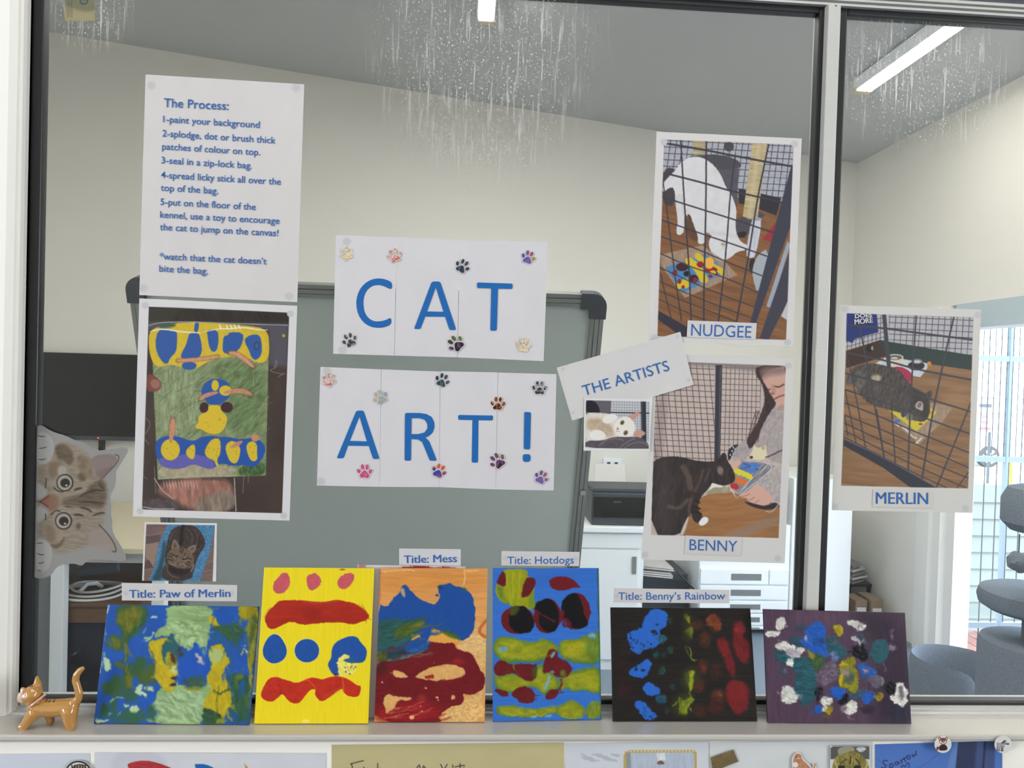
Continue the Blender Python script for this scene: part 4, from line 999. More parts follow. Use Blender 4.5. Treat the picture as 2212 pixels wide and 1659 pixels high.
gal = [(40, 34, 62), (62, 92, 96), (34, 48, 56), (30, 34, 40), (50, 66, 70), (70, 44, 90)]
rain = [(98, 70, 150), (110, 90, 160), (84, 70, 130), (112, 70, 140), (190, 70, 66), (150, 140, 40)]
blk = [(44, 46, 50), (128, 132, 134), (52, 54, 58), (44, 46, 50)]
pur = [(36, 26, 36), (104, 62, 106), (70, 56, 90), (56, 62, 46), (84, 96, 58), (100, 116, 66)]
pas = [(150, 136, 182), (150, 172, 140), (196, 160, 150), (190, 166, 152), (160, 168, 160), (150, 146, 176)]
org = [(196, 104, 44), (40, 30, 28), (200, 110, 44), (190, 96, 40)]
pink = [(178, 58, 108), (206, 92, 138), (176, 60, 112), (186, 62, 116)]
mul = [(60, 60, 150), (206, 80, 50), (44, 54, 120), (80, 60, 140), (196, 90, 40), (120, 50, 120)]
for args in ((198, 138, 46, -28, gold, 'gold patterned paw sticker at the top of the C sheet', cC, 2), (493, 150, 48, 22 - 40, red, 'red patterned paw sticker above the blue C', cC, 2),
             (912, 215, 48, 30, gal, 'dark galaxy paw sticker above the upper A and T', cC, 0), (1320, 160, 46, 18, rain, 'purple and red paw sticker at the top corner of the upper T sheet', cC, 3),
             (216, 672, 50, -22, blk, 'black and grey paw sticker below the blue C', cC, 0), (872, 693, 56, -48, pur, 'dark purple paw sticker with green toes under the upper A', cC, 3),
             (1290, 702, 48, 8, gold, 'gold patterned paw sticker under the upper T', cC, 2),
             (88, 918, 48, 24, red, 'red patterned paw sticker at the corner of the lower A sheet', cC, 2), (405, 1025, 50, -30, pas, 'pastel paw sticker between the lower A and R', cC, 3),
             (788, 920, 48, 22, gal, 'dark galaxy paw sticker above the R and lower T', cC, 0), (1390, 968, 48, 2, blk, 'black and grey paw sticker above the exclamation mark', cC, 0),
             (1132, 1065, 48, 4, org, 'orange and black paw sticker above the exclamation sheet seam', cC, 2), (308, 1483, 50, 2, pink, 'pink paw sticker under the lower A', cC, 2),
             (768, 1480, 48, 24, mul, 'blue and orange paw sticker under the R', cC, 3), (1130, 1418, 54, -38, pur, 'dark purple paw sticker with green toes beside the exclamation mark', cC, 3),
             (1400, 1520, 46, 26, rain, 'purple and red paw sticker under the exclamation mark', cC, 3)):
    paw(*args)

# NUDGEE photo
cN = (1380, 270, 3.318)
a = Art(quadY(W2(cN, [(127, 48), (1168, 97), (1105, 1587), (66, 1552)]), -.0016), PH, (208, 205, 203), cN, 41)
ph = [(182, 103), (1108, 143), (1055, 1540), (132, 1513)]
a.poly(ph, (126, 86, 56), sm=0, soft=.8, var=.16, vs=(60, 5), rot=.25); a.setclip(ph)
for k in range(9): a.line([(120, 640 + k * 110), (1100, 900 + k * 110)], (96, 62, 40), 4, a=.6)
a.poly([(180, 100), (1110, 140), (1090, 560), (700, 520), (160, 330)], (164, 165, 173), sm=0, soft=2, var=.06)
a.grid([(180, 100), (1110, 140), (1090, 560), (700, 520), (160, 330)], (185, 110), (43, 2), (-6, 46), (52, 50, 58), 5)
a.poly([(170, 290), (300, 330), (280, 580), (160, 580)], (66, 60, 64), soft=3)
a.poly([(715, 455), (1020, 525), (985, 650), (880, 610), (715, 560)], (44, 44, 52), sm=0, soft=2)
a.poly([(388, 108), (482, 112), (476, 216), (386, 210)], (164, 150, 116), sm=0, var=.2, vs=(30, 1.2))
a.ell(645, 155, 37, 36, (70, 68, 76)); a.line([(648, 110), (648, 130)], (60, 58, 64), 8)
a.poly([(540, 310), (715, 310), (705, 560), (690, 660), (560, 640)], (82, 78, 88), sm=0, soft=2, var=.08)
a.poly([(330, 230), (480, 212), (560, 210), (690, 240), (740, 285), (720, 312), (560, 322), (470, 300)], (72, 70, 78), sm=1, soft=1.5)
a.poly([(690, 680), (850, 612), (905, 645), (760, 805), (700, 800)], (74, 72, 78), sm=0, soft=1.5); a.poly([(700, 770), (780, 760), (760, 810), (700, 805)], (40, 40, 46), soft=2)
a.poly([(812, 130), (920, 138), (852, 660), (800, 675), (745, 655)], (178, 160, 124), sm=0, var=.22, vs=(30, 1.1), rot=.1)
a.line([(860, 150), (790, 660)], (200, 184, 148), 30, soft=6, a=.5)
a.poly([(885, 820), (985, 690), (985, 850)], (150, 44, 54), sm=0, soft=1.5)
a.poly([(808, 668), (845, 658), (885, 676), (838, 940), (800, 958), (762, 935)], (190, 190, 200), sm=1, var=.08, vs=(2, 20)); a.ell(845, 674, 38, 12, (150, 150, 160))
a.ell(815, 1010, 26, 55, (46, 42, 44)); a.poly([(815, 1020), (850, 930), (930, 880), (930, 1100), (850, 1215), (815, 1090)], (160, 166, 172), sm=1)
WC = (206, 204, 205)
a.poly([(330, 640), (470, 740), (480, 800), (420, 850), (330, 780)], (84, 58, 46), soft=6, a=.8)
a.poly([(170, 420), (225, 360), (265, 320), (300, 270), (350, 235), (420, 225), (480, 245), (540, 290), (590, 360), (625, 450), (660, 490), (695, 580), (700, 640), (690, 720), (705, 800), (740, 845), (780, 860), (770, 895), (700, 910), (660, 950), (600, 975), (560, 970), (530, 930), (500, 870), (505, 820), (525, 800), (490, 765), (470, 780), (475, 830), (460, 855), (420, 850), (425, 800), (400, 740), (385, 690), (350, 650), (325, 640), (325, 760), (300, 790), (270, 785), (270, 740), (280, 700), (262, 560), (255, 450), (215, 450), (170, 490)], WC, sm=1, soft=1.4, wob=.5, wf=2, var=.03, vs=(12, 12))
a.poly([(345, 640), (365, 640), (385, 690), (360, 670)], (70, 56, 50), soft=2); a.line([(262, 560), (300, 480), (330, 640)], (176, 172, 172), 14, soft=8, a=.6); a.line([(480, 770), (600, 780), (700, 800)], (186, 182, 182), 16, soft=8, a=.6)
a.ell(608, 856, 17, 8, (84, 64, 58), rot=.2); a.ell(560, 946, 9, 7, (120, 90, 86)); a.poly([(590, 800), (640, 850), (600, 900)], (190, 182, 178), soft=6, a=.8)
a.poly([(155, 930), (450, 862), (600, 960), (705, 1075), (330, 1240), (160, 1010)], (166, 148, 134), soft=2, a=.72, sm=0, var=.15, vs=(5, 12))
a.poly([(190, 1020), (480, 925), (630, 1050), (310, 1205)], (68, 126, 174), sm=0)
a.line([(360, 975), (420, 1020), (470, 1110)], YE, 55, wob=2); a.line([(420, 940), (500, 1000), (598, 1052)], YE, 44, wob=2); a.ell(335, 1135, 34, 36, YE, wob=1.5); a.ell(290, 1152, 20, 24, YE)
a.ell(310, 1018, 45, 30, (66, 28, 34)); a.ell(345, 1066, 26, 20, (40, 28, 32)); a.ell(392, 1104, 36, 32, (60, 28, 34)); a.ell(405, 1112, 20, 18, (120, 46, 56))
for x, y, rx_, r2 in ((258, 1060, 20, 22), (440, 1000, 26, 23), (518, 1040, 46, 24), (512, 1082, 16, 13), (550, 1062, 16, 14), (290, 1120, 14, 18), (318, 1160, 12, 12)): a.ell(x, y, rx_, r2, (140, 30, 36), wob=1.2)
a.ell(530, 1058, 22, 16, YE); a.ell(505, 990, 34, 42, (224, 168, 68))
DK = (58, 55, 64)
for p, w in (([(182, 130), (480, 180), (700, 225), (1085, 295)], 15), ([(225, 355), (480, 420), (660, 475), (860, 515), (1020, 555)], 13), ([(165, 515), (480, 615), (690, 680), (960, 770)], 11), ([(160, 680), (480, 790), (690, 860), (915, 940)], 10), ([(155, 800), (400, 880), (600, 970), (880, 1080)], 9), ([(150, 920), (400, 1030), (600, 1085), (850, 1200)], 8), ([(150, 1020), (470, 1170), (840, 1310)], 8), ([(145, 1120), (470, 1260), (820, 1390)], 7), ([(145, 1190), (470, 1320), (600, 1370), (700, 1410)], 7), ([(143, 1250), (400, 1370), (480, 1400)], 7),
             ([(300, 108), (330, 640), (360, 1010), (375, 1420)], 11), ([(483, 115), (480, 640), (465, 1200), (465, 1400)], 12), ([(690, 230), (655, 480), (630, 860), (570, 1410)], 11), ([(930, 140), (850, 520), (790, 920), (700, 1410)], 12), ([(175, 420), (215, 720), (250, 1020), (305, 1400)], 9), ([(155, 1060), (190, 1220), (230, 1380)], 8)): a.line(p, DK, w)
a.poly([(1020, 560), (1095, 280), (1108, 300), (1088, 720), (835, 1432), (798, 1418)], (56, 58, 72), sm=0)
a.poly([(1065, 830), (1085, 860), (945, 1312), (913, 1300)], (150, 158, 170), sm=0); a.poly([(1082, 900), (1072, 1250), (930, 1540), (865, 1530), (940, 1310)], (60, 60, 72), sm=0); a.poly([(1068, 1260), (1064, 1400), (1020, 1370)], (186, 186, 190), sm=0)
a.poly([(140, 1330), (350, 1450), (345, 1520), (310, 1520), (133, 1390)], (50, 48, 60), sm=0); a.setclip(None)
dots(a, [(180, 122), (1115, 135), (1065, 1558), (110, 1525)], 26)
nud = tag(a.build('photo_print', M['print'], KP, curl=.0004), 'photo print of a white cat behind cage wire sniffing a bagged canvas', 'photo')
def plate(crop, cs_, y, txt, p0, p1, cap, label, cat='name tag', name='name_tag', base=(204, 200, 200), dp=(), bold=.006, curl=0.0):
    o = sheet(name, crop, cs_, y, label, cat, base=base, dotpts=dp, curl=curl, r=22)
    f = U2(crop); text_px([(txt, f(*p0), f(*p1), cap / crop[2])], None, Yw(crop, y - .0003 - curl * 1.1), 'lettering', M['ink'], o, bold); return o
plate(cN, [(350, 1400), (845, 1420), (838, 1537), (343, 1520)], -.0026, 'NUDGEE', (374, 1509), (805, 1526), 84, 'white name tag reading NUDGEE', bold=.001)

# BENNY photo
cE = (1360, 760, 3.529)
a = Art(quadY(W2(cE, [(200, 12), (1256, 48), (1182, 1612), (88, 1582)]), -.0012), PH, (206, 203, 200), cE, 53)
ph = [(205, 70), (1192, 105), (1135, 1420), (162, 1395)]
a.poly(ph, (188, 171, 163), sm=0, soft=.8, var=.05, vs=(6, 60)); a.setclip(ph)
a.poly([(205, 330), (300, 300), (240, 850), (160, 860)], (150, 132, 128), soft=14, a=.7)
a.grid([(205, 70), (650, 90), (645, 840), (160, 850)], (250, 330), (47, 2), (4, 43), (60, 50, 52), 4.5); a.grid([(700, 100), (1010, 105), (980, 760), (690, 790)], (705, 120), (33, 1), (-1, 42), (66, 56, 58), 4)
a.poly([(200, 60), (1192, 100), (1192, 172), (960, 150), (660, 112), (200, 96)], (122, 114, 114), sm=0, soft=10, a=.85)
a.poly([(380, 1410), (500, 1130), (600, 1085), (760, 1065), (1160, 1170), (1140, 1425)], (152, 106, 66), sm=0, soft=2, var=.12, vs=(50, 6), rot=-.1)
a.poly([(655, 100), (703, 100), (690, 835), (645, 835)], (54, 54, 64), sm=0); a.line([(692, 120), (680, 820)], (84, 84, 92), 8)
a.poly([(580, 1085), (640, 1010), (760, 1030), (765, 1072)], (152, 142, 116), sm=0, soft=1.5)
SW = (164, 154, 152)
def fur(p, c, **k): a.poly(p, c, sm=1, soft=2.2, wob=1.6, wf=2.2, var=.16, vs=(1.6, 6), rot=.5, **k)
fur([(1060, 440), (1110, 420), (1200, 430), (1185, 860), (1060, 830), (960, 700), (900, 690), (930, 590), (1000, 540)], SW)
a.poly([(745, 760), (780, 715), (835, 700), (830, 740), (780, 800), (752, 840)], (42, 40, 48), soft=1.5)
for k in range(14): a.ell(rn.uniform(760, 815), rn.uniform(715, 800), 8, 5, (196, 194, 196), rot=rn.uniform(0, 3))
fur([(900, 650), (945, 740), (905, 800), (855, 850), (780, 830), (795, 750), (850, 690)], SW)
HAIR = (58, 44, 44)
a.poly([(965, 105), (1195, 100), (1195, 200), (1100, 180), (1010, 235), (960, 170)], HAIR, sm=1, soft=2)
a.poly([(1000, 200), (1055, 140), (1120, 120), (1195, 112), (1195, 408), (1140, 402), (1085, 350), (1045, 285), (1015, 250)], (196, 156, 140), sm=1, soft=2)
a.poly([(990, 110), (1195, 105), (1195, 170), (1060, 178), (1000, 220)], (128, 104, 100), soft=12, a=.85)
a.line([(1020, 272), (1045, 292), (1068, 286)], (92, 62, 58), 11, soft=2); a.line([(1105, 262), (1140, 270), (1175, 248)], (92, 62, 58), 12, soft=2); a.poly([(1075, 250), (1100, 250), (1120, 300), (1085, 322)], (182, 132, 120), soft=5)
a.ell(1090, 318, 18, 9, (150, 98, 90), soft=3); a.line([(1105, 360), (1145, 338), (1182, 330)], (128, 70, 72), 11, soft=2); a.poly([(1020, 240), (1060, 300), (1110, 395), (1060, 350)], (150, 110, 100), soft=6, a=.8)
a.poly([(1140, 400), (1190, 405), (1185, 450), (1120, 440)], (176, 138, 124), soft=4)
a.poly([(965, 112), (960, 175), (1005, 235), (1025, 300), (1030, 380), (1000, 470), (960, 570), (900, 650), (890, 700), (922, 745), (965, 690), (1005, 580), (1060, 470), (1125, 400), (1090, 350), (1045, 270), (1000, 190)], HAIR, sm=1, soft=2.4, wob=1.4, wf=3, var=.3, vs=(2, 14), rot=.3)
for k in range(16): x = 930 + rn.uniform(-30, 60); a.line([(x + 60, 450), (x + 20, 560), (x - 10, 690)], (74, 56, 54), 4, wob=2, a=.7)
a.poly([(800, 830), (850, 820), (835, 880), (808, 908), (768, 872)], (206, 166, 146), sm=1, soft=1.5)
a.poly([(950, 690), (965, 740), (1010, 720), (1040, 708), (1040, 755), (1055, 800), (1000, 830), (920, 818), (915, 790), (940, 750)], (214, 204, 168), sm=1, soft=1.5); a.ell(928, 804, 13, 11, (60, 50, 48)); a.ell(1018, 730, 14, 20, (190, 160, 130))
a.line([(1040, 805), (1100, 780), (1172, 745)], (92, 76, 84), 12, wob=1)
a.poly([(860, 835), (1020, 845), (1110, 870), (990, 980), (900, 1060), (850, 1100), (765, 1022), (800, 910)], (128, 126, 130), sm=0, soft=2, var=.25, vs=(4, 14), rot=.8)
a.poly([(865, 838), (1005, 858), (960, 925), (900, 920), (838, 895)], (78, 118, 186), sm=0, soft=2, wob=1.5); a.lines([[(850, 890), (960, 870)], [(870, 850), (980, 900)]], (70, 84, 110), 7, wob=1)
a.line([(815, 912), (870, 930), (918, 952)], (216, 200, 50), 42, wob=2.5); a.ell(850, 988, 52, 25, (214, 112, 52), wob=2, rot=.3); a.ell(800, 1026, 36, 22, (186, 44, 44), wob=1.5, rot=.3); a.ell(940, 880, 20, 12, (70, 130, 200))
a.lines([[(1005, 840), (1110, 872), (1000, 965), (900, 1045), (815, 1115)], [(1060, 850), (990, 930)], [(830, 1085), (900, 1000), (960, 940)], [(770, 1040), (812, 1112)]], (198, 198, 204), 7, taper=True)
a.poly([(850, 1130), (1040, 1180), (1110, 1140), (1152, 1180), (1050, 1210), (930, 1182)], (46, 42, 52), soft=2)
fur([(955, 980), (1060, 920), (1180, 850), (1160, 1160), (1090, 1125), (1010, 1045)], (170, 160, 158))
a.poly([(843, 1088), (920, 1052), (960, 1008), (1040, 1050), (1105, 1122), (1040, 1178), (960, 1160), (905, 1142), (893, 1112), (850, 1112)], (206, 162, 146), sm=1, soft=1.6); a.lines([[(850, 1108), (915, 1085)], [(900, 1140), (950, 1110)], [(950, 1158), (985, 1130)]], (160, 112, 100), 6, soft=2)
a.lines([[(1040, 1215), (1085, 1225), (1145, 1150)]], (180, 176, 172), 8, a=.8)
CT = (52, 44, 44)
a.poly([(170, 850), (220, 810), (300, 795), (400, 800), (480, 825), (600, 840), (660, 830), (690, 800), (705, 770), (735, 772), (745, 830), (780, 880), (805, 940), (802, 985), (762, 1012), (700, 1022), (640, 1000), (600, 1042), (540, 1110), (520, 1170), (530, 1220), (562, 1258), (520, 1312), (480, 1280), (470, 1220), (430, 1300), (400, 1400), (155, 1400)], CT, sm=1, soft=1.6, wob=.8, wf=2, var=.28, vs=(3, 14), rot=.2)
for p, w in (([(410, 880), (450, 950), (465, 1040)], 44), ([(560, 900), (545, 960), (500, 1060)], 16), ([(610, 900), (580, 980)], 12), ([(440, 1130), (380, 1200), (300, 1180)], 26), ([(680, 880), (705, 900), (700, 930)], 34), ([(470, 1120), (450, 1200), (460, 1240)], 20)): a.line(p, (98, 80, 70), w, soft=5, wob=1.5, a=.75)
a.lines([[(500, 1130), (530, 1150)], [(490, 1180), (535, 1195)], [(500, 1220), (545, 1235)]], (34, 28, 30), 14, soft=2); a.ell(690, 905, 22, 28, (128, 112, 106), soft=4)
a.poly([(628, 995), (660, 1010), (720, 1022), (700, 1036), (640, 1030), (600, 1065), (615, 1030)], (222, 216, 210), soft=2); a.poly([(380, 1400), (420, 1300), (455, 1240), (440, 1310), (410, 1400)], (190, 182, 176), soft=2)
a.poly([(520, 1310), (558, 1255), (602, 1264), (597, 1300), (552, 1330)], (224, 222, 220), sm=1); a.lines([[(740, 1020), (700, 1060)], [(745, 1022), (715, 1075)], [(750, 1020), (735, 1070)]], (210, 205, 200), 3)
a.poly([(200, 830), (320, 800), (340, 1400), (190, 1400)], (96, 84, 82), soft=26, a=.28)
a.poly([(640, 1420), (1150, 1232), (1150, 1300), (860, 1420)], (138, 124, 116), soft=10, a=.6); a.setclip(None)
dots(a, [(1210, 105), (118, 1548), (1130, 1575)], 26); a.ell(84, 1542, 6, 12, (40, 40, 44))
tag(a.build('photo_print', M['print'], KP, curl=.0004), 'photo print of a dark tabby cat and a woman in a grey fluffy jumper', 'photo')
plate(cE, [(427, 1400), (860, 1422), (850, 1555), (415, 1540)], -.0021, 'BENNY', (456, 1511), (820, 1524), 82, 'white name tag reading BENNY', base=(202, 198, 195), bold=.001)

# THE ARTISTS strip and the small white cat photo
cG = (1190, 700, 5.721)
plate(cG, [(72, 540), (1600, 95), (1762, 750), (262, 1192)], -.0036, 'THE ARTISTS', (412, 888), (1474, 570), 128, 'tilted white card reading THE ARTISTS', 'card', 'title_card', (206, 203, 202), [(148, 560), (1565, 155), (1705, 690), (275, 1095)], .003, .0004)
a = Art(quadY(W2(cG, [(413, 915), (1240, 928), (1222, 1567), (403, 1565)]), -.0048), 1.0, (214, 214, 214), cG, 61)
ph = [(435, 943), (1220, 958), (1210, 1543), (423, 1532)]
a.poly(ph, (192, 194, 198), sm=0, soft=.7); a.setclip(ph)
a.grid([(735, 945), (1220, 958), (1212, 1450), (735, 1130)], (745, 960), (33, 1), (-.5, 33), (110, 110, 118), 5)
a.poly([(430, 940), (745, 945), (735, 1110), (430, 1110)], (94, 90, 98), sm=0); a.poly([(430, 940), (530, 945), (590, 1010), (615, 1110), (430, 1110)], (28, 30, 38), sm=1)
a.line([(740, 1092), (1218, 1102)], (50, 54, 62), 16); a.line([(1143, 950), (1150, 1450)], (44, 48, 56), 62); a.line([(1128, 955), (1132, 1400)], (74, 78, 88), 8)
a.poly([(425, 1095), (560, 1095), (700, 1105), (800, 1150), (860, 1160), (960, 1150), (1040, 1260), (1035, 1320), (1010, 1390), (860, 1390), (760, 1395), (680, 1440), (560, 1450), (420, 1450)], (214, 206, 194), sm=1, soft=2, wob=.6, wf=2, var=.06, vs=(3, 8))
a.poly([(440, 1170), (620, 1160), (760, 1260), (790, 1380), (690, 1400), (560, 1310), (440, 1310)], (184, 164, 140), soft=8, var=.08)
a.poly([(625, 1190), (680, 1120), (780, 1108), (835, 1150), (760, 1212), (680, 1238)], (226, 222, 215), sm=1, soft=2); a.poly([(465, 1365), (540, 1300), (640, 1320), (688, 1380), (640, 1432), (500, 1428)], (226, 222, 215), sm=1, soft=2)
a.poly([(940, 1142), (1098, 1072), (1085, 1130), (1000, 1200)], (192, 142, 132), sm=0, soft=1.5); a.poly([(1025, 1325), (1080, 1308), (1130, 1315), (1180, 1352), (1110, 1398), (1015, 1392)], (192, 146, 132), sm=1, soft=1.5)
a.poly([(775, 1240), (860, 1150), (960, 1140), (1030, 1215), (1048, 1300), (1000, 1392), (850, 1388), (785, 1340)], (226, 220, 212), sm=1, soft=2.5)
for x, y, w in ((882, 1218, 24), (925, 1344, 26)): a.ell(x, y, w, w * 1.25, (84, 70, 50), rot=.5); a.ell(x, y, w * .72, w * .95, (132, 116, 66)); a.ell(x, y + 2, 10, 12, (40, 36, 34))
a.poly([(805, 1300), (825, 1270), (845, 1295), (830, 1315)], (196, 128, 124), soft=1.5); a.line([(805, 1318), (830, 1330), (850, 1325)], (130, 96, 92), 5)
a.poly([(420, 1440), (640, 1442), (770, 1392), (960, 1396), (1100, 1392), (1180, 1450), (1222, 1520), (1212, 1548), (420, 1540)], (84, 78, 84), sm=1, soft=1.5, var=.1)
a.lines([[(600, 1500), (690, 1430), (800, 1410), (900, 1440)], [(840, 1540), (920, 1470), (1040, 1410)], [(900, 1540), (980, 1480), (1120, 1450), (1200, 1500)]], (122, 112, 118), 12, soft=2); a.setclip(None)
tag(a.build('photo_print', M['print'], KP), 'small photo of a white cat lying on its side under THE ARTISTS card', 'photo')

# MERLIN photo on the narrow pane
cM = (1790, 640, 3.386)
a = Art(quadY(W2(cM, [(80, 65), (1115, 97), (1052, 1585), (22, 1565)]), -.0014), PH, (204, 201, 196), cM, 67)
ph = [(133, 125), (1058, 155), (1020, 1405), (92, 1385)]
a.poly(ph, (136, 102, 72), sm=0, soft=.8, var=.14, vs=(60, 6), rot=.12); a.setclip(ph)
for k in range(8): a.line([(90, 760 + k * 120), (1060, 880 + k * 120)], (108, 78, 54), 4, a=.7)
a.poly([(850, 700), (1000, 720), (1040, 900), (780, 850)], (160, 124, 86), soft=30, a=.5)
a.poly([(130, 120), (1060, 150), (1052, 440), (440, 335), (370, 322), (125, 395)], (174, 172, 175), sm=0, soft=1.5)
a.grid([(440, 140), (1060, 150), (1052, 440), (440, 335)], (445, 150), (45, 2), (-3, 42), (62, 60, 68), 5); a.grid([(130, 250), (420, 120), (420, 330), (125, 395)], (140, 260), (30, -8), (-1, 36), (66, 64, 70), 4.5)
a.poly([(370, 318), (440, 332), (1052, 432), (1046, 540), (640, 482), (400, 442)], (40, 57, 54), sm=0, soft=1.5); a.poly([(128, 402), (370, 322), (415, 440), (128, 525)], (60, 43, 36), sm=0, soft=2)
a.poly([(130, 120), (352, 130), (364, 262), (190, 312), (175, 342), (125, 325)], (32, 48, 106), sm=0, soft=1.2)
a.ell(300, 380, 26, 28, (30, 26, 26)); a.ell(318, 380, 8, 16, (150, 146, 144))
a.poly([(338, 492), (430, 440), (722, 490), (722, 525), (670, 592), (615, 582), (500, 525)], (190, 195, 204), sm=0, soft=1.2, var=.08, vs=(5, 2))
a.poly([(413, 440), (552, 446), (552, 500), (500, 512), (425, 505)], (206, 196, 176), sm=1); a.ell(482, 446, 66, 24, (188, 180, 166)); a.ell(482, 448, 54, 17, (90, 88, 86)); a.ell(480, 452, 26, 8, (190, 188, 184))
a.ell(640, 508, 62, 34, (38, 38, 44)); a.ell(645, 476, 42, 19, (120, 118, 118)); a.ell(648, 478, 26, 10, (196, 194, 194)); a.ell(735, 493, 16, 16, (206, 130, 50))
a.poly([(440, 525), (520, 510), (592, 545), (626, 600), (582, 658), (540, 625)], (160, 48, 74), sm=1); a.line([(570, 655), (605, 625)], (190, 80, 60), 18)
a.poly([(745, 778), (905, 815), (830, 922), (660, 1082), (620, 1045), (455, 905)], (168, 150, 132), sm=0, soft=2, a=.65, var=.2, vs=(4, 9)); a.lines([[(540, 960), (570, 975), (600, 1020), (640, 1040)], [(640, 1075), (680, 1040)], [(480, 930), (510, 950)]], (214, 210, 205), 9, wob=1.5)
a.poly([(430, 828), (640, 988), (792, 850), (745, 812), (640, 820)], (200, 182, 58), sm=0, soft=1.2); a.ell(545, 868, 16, 18, (52, 58, 96)); a.ell(500, 912, 24, 14, (70, 110, 170)); a.ell(745, 850, 22, 12, (196, 130, 120))
a.poly([(120, 590), (165, 550), (185, 640), (130, 650)], (86, 80, 78), soft=3, var=.3, vs=(2, 8)); a.poly([(150, 540), (220, 500), (320, 488), (420, 508), (520, 540), (560, 600), (620, 668), (700, 715), (752, 684), (757, 720), (736, 770), (742, 830), (726, 890), (690, 922), (600, 905), (540, 855), (440, 832), (350, 806), (270, 772), (200, 680)], (74, 68, 64), sm=1, soft=2.2, wob=1.2, wf=2.5, var=.4, vs=(2.2, 9), rot=.4)
a.ell(345, 598, 36, 26, (156, 148, 126), soft=6, var=.3); a.ell(230, 620, 40, 80, (104, 98, 92), soft=10, a=.6, var=.4); a.poly([(620, 660), (700, 715), (740, 770), (735, 880), (690, 918), (650, 820), (600, 740)], (52, 48, 46), soft=6, a=.8)
a.poly([(630, 812), (640, 780), (662, 764), (692, 778), (690, 842), (660, 830)], (172, 158, 152), sm=1, soft=1.5); a.ell(664, 795, 14, 22, (120, 100, 96), rot=.5); a.ell(590, 880, 26, 28, (120, 112, 104), soft=5); a.ell(672, 935, 16, 8, (150, 70, 60))
DK = (62, 60, 68)
for p, w in (([(130, 208), (420, 235), (700, 275), (1050, 318)], 15), ([(128, 412), (420, 470), (660, 540), (1045, 612)], 14), ([(125, 565), (420, 640), (700, 740), (1040, 845)], 12), ([(125, 685), (400, 775), (700, 890), (1030, 1005)], 11), ([(122, 780), (400, 890), (700, 1020), (1030, 1145)], 10), ([(120, 870), (400, 980), (700, 1110), (1025, 1255)], 9), ([(118, 930), (400, 1060), (680, 1190), (1020, 1330)], 9), ([(118, 985), (400, 1130), (700, 1270), (1000, 1400)], 8), ([(115, 1030), (400, 1180), (640, 1300), (860, 1400)], 8),
             ([(225, 215), (300, 590), (340, 830), (410, 1200)], 11), ([(640, 145), (620, 430), (600, 700), (580, 1290)], 12), ([(915, 155), (830, 520), (750, 900), (680, 1350)], 13), ([(1040, 780), (960, 980), (790, 1395)], 11), ([(405, 140), (440, 515)], 30), ([(130, 420), (165, 560), (270, 1110)], 9), ([(120, 690), (200, 1070)], 8), ([(350, 830), (410, 1200)], 9), ([(460, 820), (490, 1270)], 10), ([(118, 880), (140, 1020)], 8), ([(1020, 1290), (940, 1400)], 9)): a.line(p, DK, w)
a.poly([(110, 1040), (420, 1190), (790, 1400), (600, 1400), (400, 1255), (108, 1092)], (48, 50, 60), sm=0); a.line([(112, 1045), (430, 1195), (790, 1400)], (88, 90, 102), 6); a.setclip(None)
dots(a, [(120, 95), (1090, 138), (48, 1538), (1000, 1553)], 26)
o = tag(a.build('photo_print', M['print'], KP, curl=.0004), 'photo print of a grey tabby behind cage wire sniffing a yellow canvas', 'photo')
fM = U2(cM)
text_px([('DOES', fM(192, 160), fM(318, 150), 8)], None, Yw(cM, -.0022), 'lettering', M['paper'], o, .03); text_px([('MORE', fM(192, 206), fM(324, 192), 11)], None, Yw(cM, -.0022), 'lettering', M['paper'], o, .03)
plate(cM, [(325, 1412), (765, 1428), (760, 1550), (320, 1540)], -.0022, 'MERLIN', (346, 1517), (726, 1521), 84, 'white name tag reading MERLIN', base=(202, 199, 194))

# kitten decal peeking from the jamb
cK = (60, 900, 4.483)
KO = [(70, 105), (110, 82), (150, 88), (200, 125), (280, 160), (360, 180), (470, 235), (540, 245), (590, 280), (680, 330), (760, 320), (850, 305), (930, 298), (970, 310), (972, 340), (930, 410), (880, 490), (855, 530), (855, 590), (848, 660), (830, 710), (800, 760), (800, 830), (810, 880), (805, 950), (820, 1010), (815, 1080), (840, 1160), (890, 1230), (950, 1340), (955, 1385), (930, 1402), (870, 1395), (720, 1385), (610, 1382), (560, 1410), (530, 1440), (500, 1442), (450, 1420), (310, 1437), (260, 1480), (240, 1520), (200, 1550), (130, 1570), (80, 1565), (55, 1540)]
a = Art(quadY(W2(cK, [(40, 70), (985, 70), (985, 1580), (40, 1580)]), -.0008), 1.1, (164, 163, 160), cK, 73)
a.poly([(85, 470), (190, 440), (250, 300), (340, 235), (480, 280), (600, 380), (780, 600), (760, 900), (720, 1080), (600, 1260), (350, 1330), (240, 1320), (200, 1200), (85, 1170)], (158, 144, 126), soft=9, var=.14, vs=(12, 3))
BR = (108, 92, 74)
a.poly([(258, 285), (340, 255), (430, 320), (450, 430), (400, 480), (350, 420), (280, 410)], BR, soft=7, var=.2, vs=(10, 3)); a.poly([(190, 460), (280, 420), (350, 460), (300, 560), (220, 620)], (136, 116, 94), soft=8)
a.poly([(480, 550), (560, 530), (570, 620), (500, 630)], BR, soft=7); a.poly([(600, 650), (760, 600), (760, 900), (560, 875), (330, 870), (330, 790), (560, 760)], (112, 96, 78), soft=9, var=.25, vs=(16, 3))
